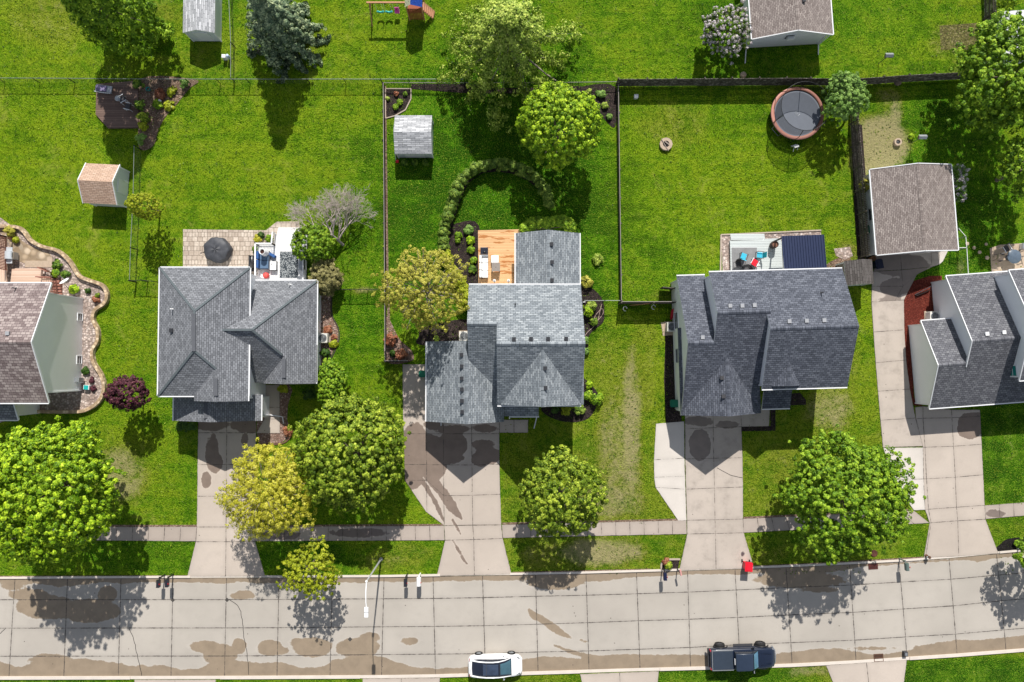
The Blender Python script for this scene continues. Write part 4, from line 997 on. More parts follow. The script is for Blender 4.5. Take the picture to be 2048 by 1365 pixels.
# ---- house 1 : brown shingles, only its right end in view
h = House("brown_roof_house", "brown-shingled house with a tall pale grey gable wall above a curved stone bed", "house", 60, 690, 0)
eE = 4.75; zR = 7.05
yT = h.sy(100, 567, eE); yB = h.sy(94, 806, eE); yR = (yT + yB) / 2; xE = h.sx(62, 680, zR)
pit = (zR - eE) / (yT - yR)
ro, we = h.gable('x', xE - 11, xE, yB, yR, yT, zR, pit, pit, SH1, W_GREY, .85, .2)
q = h.L(166, 636, 0); 
h.window("E", h.sy(170, 641, 0), h.sy(170, 629, 0), .15, .75, we[1]); h.window("E", h.sy(167, 727, 0), h.sy(167, 713, 0), .15, .75, we[1])
pz = 3.2; a = h.L(36, 840, pz); 
P4 = [(a.x - 6, a.y, pz), (a.x, a.y, pz), (a.x, yB + .9, 4.3), (a.x - 6, yB + .9, 4.3)]
mb = MB(); mb.add(P4, [(0, 1, 2, 3)], 0, [[(0, 0), (6, 0), (6, 2), (0, 2)]]); mb.add(P4 + [(p[0], p[1], p[2] - .14) for p in P4], [(1, 0, 4, 5), (2, 1, 5, 6), (0, 3, 7, 4), (4, 7, 6, 5)], 1, [[(0, 0)] * 4] * 4)
rp = mb.build("porch_roof", [SH2, M_TRIM], h.root); MB().bar((a.x - 6, a.y - .06, pz - .06), (a.x, a.y - .06, pz - .06), .09, .10).build("gutter", M_TRIM, rp); MB().bar((a.x + .05, a.y, pz - .03), (a.x + .05, yB + .9, 4.27), .1, .14).build("rake_trim", M_TRIM, rp)
MB().box(a.x - 6, a.x - .3, a.y + .3, yB + .9, 0, pz - .2).build("wall", W_GREY, h.root)
h.downspout([(h.sx(66, 812, 3), yB + .3, 4.6), (h.sx(60, 815, 2.5), yB + .2, 3.0), (h.sx(32, 820, 2.5), yB - .2, 2.7)])
h.vents([(32, 577)], ro, "pipe", M_DGREY); h.vents([(17, 667)], ro, "box", M_VENTG)
h.window("S", xE - 2.4, xE - 1.0, 1.0, 2.2, yB + .85); h.window("N", xE - 6.5, xE - 4.6, .3, 2.2, yT - .85, door=True)
H1 = h

# ---- detached garage beside the long driveway
h = House("detached_garage", "detached garage with weathered brown shingles at the end of the long driveway", "garage", 1825, 430, 3.6)
ez = 2.35; xa, xb = h.sx(1747, 424, ez), h.sx(1909, 414, ez); xc = (xa + xb) / 2; zz = 3.45
ya, yb = h.sy(1800, 506, 2.9), h.sy(1800, 333, 2.9)
rg, wg = h.gable('y', ya, yb, xa, xc, xb, zz, (zz - ez) / (xc - xa), (zz - ez) / (xc - xa), SHG, W_BLUE, .3, .25)
h.garage_door(xc - 2.3, xc + 2.3, wg[0], 2.05)
h.window("W", (ya + yb) / 2 - .5, (ya + yb) / 2 + .5, 1.0, 1.9, xa + .3)

# ---- garage-like house at the top edge
h = House("rear_garage", "brown-roofed white garage with a lit gable front beside the lilac bush", "garage", 1570, 30, 3.4)
ez = 2.35; xa, xb = h.sx(1503, 60, ez), h.sx(1664.5, 50, ez); xc = (xa + xb) / 2; zz = 3.6
ya = h.sy(1580, 70.5, 2.7); rg, wg = h.gable('y', ya, ya + 9.5, xa, xc, xb, zz, (zz - ez) / (xc - xa), (zz - ez) / (xc - xa), SHG, W_WHITE, .3, .25)
h.vents([(1607, 2)], rg, "box"); w = h.window("S", xc - .45, xc + .3, 1.5, 2.2, wg[0])
MB().box(xc - .25, xc + .3, wg[0] - .28, wg[0] - .04, 1.62, 2.0).build("air_conditioner", M_WHITE, w)
h.downspout([(xa + .05, ya + .1, 2.25), (xa + .2, ya + .0, .15), (xa + .05, ya - 1.2, .1)]); h.downspout([(xb - .1, ya + .1, 2.25), (xb - .3, ya + .1, .15), (xb - .35, ya - .8, .1)])

# ---- sheds
def shed(label, px, py, rz, ax, xs, ys, ez, zr, sh, wall, door="S", group="small sheds in the back yards", over=.16, name="garden_shed"):
    """xs, ys: (photo x, photo y) of the four eave extents W,E and S,N measured at eave height"""
    H = House(name, label, "shed", px, py, rz, group)
    xa, xb = H.sx(xs[0], py, ez), H.sx(xs[1], py, ez); ya, yb = H.sy(px, ys[0], ez), H.sy(px, ys[1], ez)
    if ax == 'y':
        c = (xa + xb) / 2; p = (zr - ez) / (c - xa); ro, w = H.gable('y', ya, yb, xa, c, xb, zr, p, p, sh, wall, over, .1, gut=(0, 0), cap=False, t=.08, rk=(sh is SHO))
        if door == "S": H.window("S", c - .6, c + .6, .08, 1.65, w[0], m=M_TRIM, door=True)
        if door == "E": H.window("E", (ya + yb) / 2 - .5, (ya + yb) / 2 + .5, .08, 1.6, w[3], m=M_TRIM, door=True)
    else:
        c = (ya + yb) / 2; p = (zr - ez) / (c - ya); ro, w = H.gable('x', xa, xb, ya, c, yb, zr, p, p, sh, wall, over, .1, gut=(0, 0), cap=False, t=.08, rk=(sh is SHO))
        if door == "E": H.window("E", c - .55, c + .55, .08, 1.6, w[1], m=M_TRIM, door=True)
        if door == "S": H.window("S", (xa + xb) / 2 - .8, (xa + xb) / 2 + .8, .08, 1.6, w[2], m=M_TRIM, door=True)
    return H, ro
shed("pale grey shingled shed standing at the top edge left of the blue spruce", 405, 30, 0, 'y', (366, 430), (66, -40), 1.85, 2.4, SHP, W_SHED)
shed("small shed with a tan shingle roof left of the chain-link fence", 215, 375, -3, 'x', (169, 236), (409, 329), 1.8, 2.75, SHO, W_SHED, "E")
Hs, rs_ = shed("pale grey shed with a red scoop beside it in the middle yard", 827, 280, 0, 'x', (789.5, 864), (308, 231), 1.75, 2.5, SHP, W_SHED, "S")
shed("low taupe storage shed between the slate house and the bins", 1715, 545, 3.6, 'y', (1690, 1746), (570, 521), 1.9, 2.6, SHB, W_BROWN, "S")
# pale flat roofed outbuilding, top right corner
H = House("outbuilding", "white flat-roofed outbuilding in the top right corner behind the tall tree", "outbuilding", 2040, 20, 4)
a = H.L(2000, 24, 2.4); mb = MB(); mb.box(a.x, a.x + 7, a.y - 4, a.y, 2.3, 2.45); r_ = mb.build("roof", plain("white_membrane", (0.62, 0.62, 0.66), .5, var=.08), H.root)
MB().box(a.x + .2, a.x + 6.8, a.y - 3.8, a.y - .2, 0, 2.3).build("wall", W_BLUE, H.root)

# ================================================================= TREES AND PLANTS
LM = {
 "lime": leafmat("lime_leaves", (0.02, 0.08, 0.003), (0.22, 0.39, 0.008), (0.72, 0.90, 0.05), 0.28),
 "green": leafmat("green_leaves", (0.015, 0.05, 0.006), (0.09, 0.19, 0.014), (0.34, 0.48, 0.05), 0.25),
 "olive": leafmat("olive_leaves", (0.02, 0.055, 0.004), (0.165, 0.262, 0.012), (0.64, 0.74, 0.08), 0.26),
 "mid": leafmat("mid_green_leaves", (0.022, 0.075, 0.004), (0.16, 0.31, 0.012), (0.50, 0.68, 0.05), 0.28),
 "yellow": leafmat("yellow_leaves", (0.24, 0.25, 0.012), (0.56, 0.54, 0.04), (0.82, 0.78, 0.16), 0.35),
 "gold": leafmat("straw_leaves", (0.176, 0.176, 0.02), (0.446, 0.432, 0.061), (0.702, 0.648, 0.135), 0.3),
 "ylime": leafmat("yellow_lime_leaves", (0.13, 0.169, 0.008), (0.338, 0.403, 0.016), (0.598, 0.624, 0.046), 0.32),
 "spruce": leafmat("blue_spruce_needles", (0.02, 0.05, 0.03), (0.15, 0.225, 0.125), (0.62, 0.70, 0.38), 0.1),
 "pale": leafmat("pale_leaves", (0.04, 0.10, 0.012), (0.30, 0.43, 0.05), (0.78, 0.86, 0.20), 0.28),
 "mint": leafmat("fresh_green_leaves", (0.065, 0.143, 0.029), (0.189, 0.338, 0.065), (0.39, 0.572, 0.143), 0.28),
 "purple": leafmat("plum_leaves", (0.023, 0.007, 0.013), (0.085, 0.021, 0.034), (0.195, 0.065, 0.081), 0.15),
 "hedge": leafmat("hedge_leaves", (0.03, 0.075, 0.008), (0.11, 0.20, 0.02), (0.34, 0.45, 0.07), 0.2),
 "tansh": leafmat("tan_twigs", (0.117, 0.117, 0.033), (0.286, 0.26, 0.098), (0.468, 0.429, 0.195), 0.2),
 "dark": leafmat("dark_leaves", (0.017, 0.048, 0.007), (0.042, 0.102, 0.012), (0.102, 0.192, 0.024), 0.2),
 "bloom": leafmat("lilac_blooms", (0.4, 0.33, 0.4), (0.66, 0.6, 0.66), (0.84, 0.82, 0.84), 0.2),
 "rust": leafmat("rust_leaves", (0.154, 0.044, 0.022), (0.33, 0.121, 0.061), (0.495, 0.242, 0.143), 0.2),
 "grass": leafmat("grass_tuft_blades", (0.02, 0.06, 0.003), (0.12, 0.21, 0.008), (0.36, 0.46, 0.04), 0.3),
}
def leaves(name, C, Nn, size, val, m, parent, rng, aspect=1.5):
    n = len(C)
    Nn = Nn / (np.linalg.norm(Nn, axis=1, keepdims=True) + 1e-9)
    r = rng.normal(size=(n, 3)); t1 = np.cross(Nn, r); t1 /= (np.linalg.norm(t1, axis=1, keepdims=True) + 1e-9)
    t2 = np.cross(Nn, t1)
    s = size[:, None] / 2
    a = C - t1 * s * aspect; c = C + t1 * s * aspect; cup = Nn * s * 0.35
    b = C + t2 * s + cup; d = C - t2 * s + cup
    V = np.stack([a, b, c, d], 1).reshape(-1, 3)
    me = bpy.data.meshes.new(name)
    me.vertices.add(4 * n); me.vertices.foreach_set("co", V.astype(np.float32).reshape(-1))
    me.loops.add(4 * n); me.loops.foreach_set("vertex_index", np.arange(4 * n, dtype=np.int32))
    me.polygons.add(n); me.polygons.foreach_set("loop_start", np.arange(0, 4 * n, 4, dtype=np.int32))
    me.update(calc_edges=True)
    at = me.attributes.new("v", 'FLOAT', 'POINT'); at.data.foreach_set("value", np.repeat(np.clip(val, 0, 1), 4).astype(np.float32))
    me.materials.append(m)
    o = bpy.data.objects.new(name, me); COL.objects.link(o)
    if parent is not None: o.parent = parent
    return o
def sph(rng, n, zmin=-1.0):
    z = rng.uniform(zmin, 1, n); a = rng.uniform(0, 2 * np.pi, n); r = np.sqrt(1 - z * z)
    return np.stack([r * np.cos(a), r * np.sin(a), z], -1)
def crown_pts(rng, rx, ry, rz, nc, cr, nl, shape="round", lump=0.16, zmin=-0.45, hollow=0.5, tilt=0.35):
    """leaf clumps over the outer part of a crown; returns centres, normals, tone"""
    d = sph(rng, nc, zmin)
    ph = rng.uniform(0, 6.28, 6)
    az = np.arctan2(d[:, 1], d[:, 0])
    lob = 1 + lump * (np.sin(3 * az + ph[0]) * 0.5 + np.sin(5 * az + ph[1] + 2 * d[:, 2]) * 0.5 + np.sin(8 * az + ph[2]) * 0.35) * (1 - np.abs(d[:, 2]) ** 2) + lump * 0.5 * rng.normal(size=nc)
    rad = (hollow + (1 - hollow) * rng.random(nc) ** 0.45) * lob
    P = d * rad[:, None]
    if shape == "cone":
        t = rng.random(nc) ** 0.75; t = 1 - t                       # more clumps low down
        a = rng.uniform(0, 6.28, nc); q = (1 - t) ** 0.85 * (0.55 + 0.45 * rng.random(nc) ** 0.5) * (1 + lump * np.sin(5 * a + t * 20 + ph[3]))
        P = np.stack([np.cos(a) * q, np.sin(a) * q, t * 2 - 1], -1)
    if shape == "egg":
        t = rng.random(nc); a = rng.uniform(0, 6.28, nc)
        q = np.minimum(1.0, 0.55 + 2.5 * t) * (1 - t) ** 0.55 * (0.6 + 0.4 * rng.random(nc) ** 0.5) * (1 + lump * np.sin(5 * a + t * 14))
        P = np.stack([np.cos(a) * q, np.sin(a) * q, t * 2 - 1], -1)
    if shape == "layer":
        t = np.floor(rng.random(nc) ** 1.35 * 9) / 9; a0 = t * 40 ; nb = 11
        a = np.floor(rng.random(nc) * nb) / nb * 6.28 + a0 + rng.normal(0, .075, nc); u = rng.random(nc) ** 0.6 * (0.62 + 0.38 * np.sin(a * 3 + t * 31 + ph[0]) ** 2)
        q = (1 - t) ** 0.85 * (0.12 + 0.88 * u)
        P = np.stack([np.cos(a) * q, np.sin(a) * q, t * 2 - 1 - 0.10 * u * u], -1)
    P = P * np.array([rx, ry, rz])
    out = P / (np.linalg.norm(P / np.array([rx, ry, rz]), axis=1, keepdims=True) + 1e-6) / np.array([rx, ry, rz])
    out /= np.linalg.norm(out, axis=1, keepdims=True)
    csz = cr * rng.uniform(0.65, 1.3, nc); ctone = rng.random(nc)
    k = rng.integers(0, nc, nc * nl)
    dd = sph(rng, nc * nl, -0.5)
    dd = dd + 0.35 * out[k]; dd /= np.linalg.norm(dd, axis=1, keepdims=True)
    rr = (0.35 + 0.65 * rng.random(nc * nl) ** 0.6)
    C = P[k] + dd * (csz[k] * rr)[:, None] * np.array([1, 1, 0.8])
    Nn = dd * 0.8 + out[k] * 0.5 + np.array([0, 0, 0.6]) + rng.normal(0, tilt, (nc * nl, 3))
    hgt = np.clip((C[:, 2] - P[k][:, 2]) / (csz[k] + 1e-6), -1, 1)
    val = 0.42 + 0.50 * (ctone[k] - 0.5) + 0.26 * hgt + 0.16 * rng.normal(size=len(k))  # leaf colour carries light: clump tops painted brighter, undersides darker
    return C, Nn, val, P
def tree(name, label, px, py, rxp, ryp, zc, rz, style, seed, nc=150, cr=0.62, nl=70, ls=0.2, shape="round", cat="tree", group=None, lump=0.16, hollow=0.5,
         trunk=0.16, base=None, limbs=10, barkm=None, zmin=-0.45, bloom=0.0, tilt=0.35, aspect=1.5, twigs=0):
    rng = np.random.default_rng(seed)
    c = W(px, py, zc)
    b = W(base[0], base[1], 0) if base else Vector((c.x, c.y, 0))
    k = MPP(zc); rx, ry = rxp * k, ryp * k
    rt = root(name, (b.x, b.y, 0), label, cat, 0, group)
    off = np.array([c.x - b.x, c.y - b.y, zc])
    C, Nn, val, P = crown_pts(rng, rx, ry, rz, int(nc * 5.2), cr * .40, int(nl * .54), shape, lump, zmin, hollow, tilt)
    ls = ls * .60
    C = C + off; C[:, 2] = np.maximum(C[:, 2], 0.05 + 0.1 * rng.random(len(C)))
    sz = ls * rng.uniform(0.6, 1.35, len(C))
    m = C[:, 2] > 0.02
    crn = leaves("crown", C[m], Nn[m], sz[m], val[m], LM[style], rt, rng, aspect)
    if bloom:
        k2 = rng.random(len(P)) < bloom; Q = P[k2]; n = len(Q) * 30
        kk = rng.integers(0, len(Q), n); d2 = sph(rng, n, -.2)
        C2 = Q[kk] * 1.06 + d2 * 0.15 * rng.random(n)[:, None] ** .4 + off + np.array([0, 0, .2])
        leaves("blossom", C2, d2 + rng.normal(0, .3, (n, 3)), np.full(n, 0.085), rng.random(n), LM["bloom"], crn, rng)
    if trunk:
        mb = MB(); bm = barkm or M_BARK
        top = Vector((off[0] * .75, off[1] * .75, max(0.3, zc - 0.2 * rz)))
        mid = Vector((off[0] * .3 + rng.normal(0, .08), off[1] * .3 + rng.normal(0, .08), top.z * .5))
        mb.tube([(0, 0, -.15), (0, 0, .12), mid, top], [trunk * 1.5, trunk, trunk * .8, trunk * .5], 8)
        idx = rng.choice(len(P), min(limbs, len(P)), replace=False)
        for i in idx:
            e = Vector((P[i] * 0.9 + off).tolist()); s0 = mid.lerp(top, rng.uniform(0.1, 0.95)); md = s0.lerp(e, .5) + Vector((0, 0, -.12 * (e - s0).length)) + Vector(rng.normal(0, .12, 3).tolist())
            mb.tube([s0, md, e], [trunk * .38, trunk * .24, trunk * .08], 5, cap=False)
        for i in range(twigs):
            j = rng.integers(0, len(P)); e = Vector((P[j] * 1.02 + off).tolist()) + Vector((0, 0, cr * .5)); s0 = Vector((P[j] * 0.45 + off).tolist()) + Vector((0, 0, .3))
            mb.tube([s0, s0.lerp(e, .5) + Vector((0, 0, .15)), e], [.03, .022, .01], 4, cap=False)
        mb.build("trunk", bm, rt)
    return rt

tree("tall_tree", "tall leafy tree at the top left, its pointed shadow lying across the brown deck", 204, 8, 98, 66, 6.2, 5.9, "mid", 1, 230, .62, 75, .20, "egg", base=(214, 34), lump=.14)
tree("blue_spruce", "blue-green spruce at the top, right of the pale grey shed", 543, 30, 98, 96, 5.0, 5.0, "spruce", 2, 520, .46, 60, .15, "layer", base=(552, 55), lump=.1, aspect=2.4, tilt=.25)
tree("large_pine", "large loose-limbed tree at the top middle, trunk rising straight through its pale crown", 1020, 70, 185, 172, 6.2, 4.7, "pale", 3, 330, .78, 60, .19, "layer", base=(1021, 126), lump=.30, hollow=.3, trunk=.3, limbs=26, barkm=M_BARKL, twigs=50, zmin=-.7)
tree("round_maple", "bright green round maple right of the large pale tree, behind the sunroom", 1118, 252, 84, 80, 4.6, 3.1, "lime", 4, 190, .5, 75, .17, lump=.08, hollow=.6)
tree("lilac_bush", "lilac bush covered in white-pink blossom beside the brown-roofed garage", 1452, 64, 46, 50, 2.2, 1.5, "green", 5, 70, .42, 70, .14, cat="bush", bloom=.75, base=(1450, 72), trunk=.08)
tree("small_tree", "small fresh green tree beside the trampoline at the fence corner", 1690, 196, 40, 50, 3.0, 1.7, "mint", 6, 80, .42, 60, .17, lump=.2, hollow=.3, base=(1698, 215), trunk=.11, limbs=18, barkm=M_BARKL)
tree("tall_maple", "tall broad maple at the right edge behind the wooden fence corner", 2008, 150, 84, 112, 5.0, 3.6, "mid", 7, 240, .6, 75, .2, base=(2020, 175), lump=.2)
tree("young_maple", "bright green tree cut by the right edge above the round patio table", 2062, 335, 52, 62, 4.2, 2.4, "mid", 8, 90, .5, 70, .18)
tree("dwarf_conifer", "small golden-tipped conifer by the chain-link fence right of the tan shed", 291, 413, 31, 25, 3.0, 2.0, "ylime", 9, 90, .24, 70, .09, base=(320, 424), trunk=.09, lump=.1, hollow=.5)
tree("dark_shrub", "dark green round shrub overhanging the corner of the white deck", 626, 487, 42, 38, 2.4, 1.4, "mid", 10, 90, .32, 75, .13, cat="shrub", trunk=.06, lump=.08)
tree("feathery_shrub", "olive feathery shrub at the corner of the hip-roofed house", 650, 556, 31, 34, 1.4, 1.2, "tansh", 11, 110, .28, 60, .10, cat="shrub", trunk=.05, aspect=5, lump=.18)
tree("yellow_tree", "straw-yellow tree with grey branches showing, left of the blue-grey house", 848, 578, 82, 78, 6.2, 2.9, "gold", 12, 190, .42, 58, .13, lump=.2, hollow=.45, limbs=30, barkm=M_BARKL, twigs=90, base=(864, 592))
tree("plum_tree", "small dark purple plum tree on the lawn between the first two houses", 256, 787, 39, 34, 3.4, 1.5, "purple", 13, 90, .32, 75, .13, base=(289, 780), trunk=.08, lump=.1)
tree("street_maple", "huge lime-green maple cut by the left edge of the picture", 98, 985, 124, 138, 7.0, 4.8, "lime", 14, 420, .50, 85, .19, lump=.10, trunk=.28, base=(165, 950))
tree("thin_yellow_tree", "sulphur-yellow tree thinning to bare grey twigs over the second driveway", 535, 985, 88, 92, 5.0, 2.6, "yellow", 15, 300, .50, 60, .12, lump=.16, hollow=.25, limbs=34, barkm=M_BARKL, twigs=110, base=(560, 975))
tree("broad_maple", "broad deep green maple touching the yellow tree, left of the middle driveway", 700, 903, 110, 112, 4.8, 3.2, "olive", 16, 300, .52, 85, .19, lump=.08, trunk=.26, base=(715, 895))
tree("parkway_maple", "round green maple standing over the sidewalk in front of the blue-grey house", 1125, 990, 82, 86, 4.4, 2.8, "olive", 17, 190, .46, 80, .16, lump=.12, base=(1121, 978), trunk=.16)
tree("driveway_maple", "wide bright green maple over the sidewalk left of the long right-hand driveway", 1694, 990, 116, 110, 5.6, 3.3, "mid", 18, 400, .5, 75, .18, lump=.2, base=(1660, 975), trunk=.22)
tree("young_street_tree", "little yellow-green street tree leaning over the kerb beside the street lamp", 622, 1140, 56, 52, 4.2, 1.7, "ylime", 19, 80, .38, 60, .15, lump=.22, hollow=.35, base=(632, 1118), trunk=.08, limbs=16)
tree("kerb_tree", "tree just beyond the right edge shading the end of the street", 2098, 1110, 55, 50, 4.0, 2.0, "mid", 20, 80, .46, 60, .17, base=(2088, 1105))
tree("front_shrub", "bright green bushy shrub at the front corner of the hip-roofed house", 662, 765, 30, 46, 1.5, 1.2, "mid", 21, 110, .30, 75, .12, cat="shrub", trunk=.05, lump=.1)
tree("top_right_bush", "clipped bright bush behind the fence in the top right corner", 2016, -2, 24, 22, 1.4, 1.0, "lime", 22, 60, .26, 70, .11, cat="bush", trunk=.05)
tree("vine_bush", "leafy green bush with pale flowers on the right side of the detached garage", 1916, 365, 12, 40, 1.2, 1.0, "mint", 23, 60, .22, 60, .10, cat="bush", trunk=.04, bloom=.15)
tree("corner_shrub", "yellowish wispy shrub between the dark fence and the detached garage", 1728, 372, 9, 13, .9, .7, "gold", 24, 30, .18, 45, .09, cat="shrub", trunk=.03)

# ---- bare tree
def bare_tree():
    rng = random.Random(5)
    rt = root("bare_tree", W(686, 490), "leafless grey tree on the lawn behind the hip-roofed house", "tree")
    mb = MB()
    def grow(p, d, l, r, lev):
        q = p + d * l * .5 + Vector((rng.gauss(0, .05), rng.gauss(0, .05), rng.gauss(0, .03))) * l
        e = q + (d + Vector((rng.gauss(0, .12), rng.gauss(0, .12), .05))).normalized() * l * .5
        mb.tube([p, q, e], [r, r * .82, r * .62], 5 if lev < 3 else 3, cap=False)
        if lev >= 7: return
        n = 5 if lev < 1 else (4 if lev < 2 else (2 if lev < 3 else (rng.choice([2, 3]) if lev < 6 else 4)))
        for i in range(n):
            a = rng.uniform(0, 6.28); sp = rng.uniform(.35, .85) if lev > 0 else rng.uniform(.75, 1.25)
            sd = d.orthogonal().normalized(); sd.rotate(Matrix.Rotation(a, 3, d))
            nd = (d * math.cos(sp) + sd * math.sin(sp)); nd.z = nd.z * .8 + .06; nd.normalize()
            st = e if rng.random() < .65 else q
            grow(st, nd, l * rng.uniform(.66, .86), max(.012, r * .60), lev + 1)
    grow(Vector((0, 0, 0)), Vector((-.10, .40, 1)).normalized(), 1.9, .15, 0)
    zs = [v[2] for v in mb.v]
    mb.build("branches", plain("grey_bare_bark", (0.44, 0.38, 0.34), .95, var=.25, scale=9), rt)
bare_tree()

# ---- arborvitae hedge: an arc of separate rounded shrubs, then a yellower row down to the tree
_hproto = None
def small_plant(name, label, px, py, r, style, seed, cat="plant", group=None, h=None, nc=26, nl=40, ls=.09, aspect=1.5, flat=False):
    rng = np.random.default_rng(seed)
    rt = root(name, W(px, py), label, cat, 0, group)
    h = h or r
    C, Nn, val, P = crown_pts(rng, r * .8, r * .8, h * .6, nc, r * .36, nl, "round", .12, -.2 if not flat else 0.0, .4, .3)
    C = C + np.array([0, 0, h * .5]); C[:, 2] = np.maximum(C[:, 2], .04)
    leaves("foliage", C, Nn, ls * rng.uniform(.6, 1.3, len(C)), val, LM[style], rt, rng, aspect)
    MB().tube([(0, 0, -.1), (0, 0, h * .5)], [.03, .015], 5).build("stem", M_BARK, rt)
    return rt
HEDGE = [(889, 497), (888, 481), (888, 465), (891, 449), (896, 434), (901, 419), (906, 404), (911, 389), (917, 374), (925, 360), (936, 348), (950, 339), (965, 333), (980, 330), (995, 329), (1011, 330), (1026, 334), (1042, 340), (1056, 347), (1069, 356), (1080, 367), (1088, 380), (1094, 394), (1097, 408)]
protos = []
for i, (x, y) in enumerate(HEDGE):
    lab = "rounded dull-green shrub in the curved hedge behind the wooden deck"
    if i < 3:
        o = small_plant("hedge_shrub", lab, x, y + 4, .54, "hedge", 40 + i, "hedge shrub", "shrubs of the curved hedge", 1.25, 34, 55, .10); protos.append(o)
    else:
        o = copy_tree(protos[i % 3]); q = W(x, y + 4); o.location = q
        o.rotation_euler = (0, 0, (i * 1.7) % 6.28); s = .88 + .26 * ((i * 37) % 10) / 10; o.scale = (s, s, s)
p2 = None
for i, (x, y) in enumerate([(893, 512), (898, 527), (905, 541), (914, 553), (922, 566), (928, 579), (931, 592), (930, 606)]):
    lab = "yellow-green shrub in the row along the mulch bed left of the wooden deck"
    if p2 is None: p2 = small_plant("border_shrub", lab, x, y + 3, .62, "ylime", 50, "shrub", "yellow-green shrubs along the bed", 1.1, 34, 55, .10)
    else:
        o = copy_tree(p2); o.location = W(x, y + 3); o.rotation_euler = (0, 0, i * 2.1); s = .85 + .03 * i; o.scale = (s, s, s)
# clipped hedge behind the sunroom
rng = np.random.default_rng(60); rt = root("clipped_hedge", W(1093, 455), "clipped dark green hedge curving behind the sunroom", "hedge")
pp = [(1050, 462), (1062, 452), (1078, 449), (1095, 450), (1110, 447), (1122, 446), (1133, 450), (1138, 458)]
CC, NN, VV = [], [], []
for (x, y) in pp:
    q = W(x, y, 0) - rt.location
    C, Nn, val, P = crown_pts(rng, .5, .42, .5, 40, .2, 60, "round", .05, -.1, .6, .25)
    CC.append(C + np.array([q.x, q.y, .75])); NN.append(Nn); VV.append(val)
C = np.concatenate(CC); leaves("foliage", C, np.concatenate(NN), .09 * rng.uniform(.6, 1.3, len(C)), np.concatenate(VV), LM["mid"], rt, rng)
mb = MB()
mb.bar(W(1050, 462) - rt.location + Vector((0, 0, .3)), W(1137, 455) - rt.location + Vector((0, 0, .3)), .05, .05); mb.build("stem", M_BARK, rt)

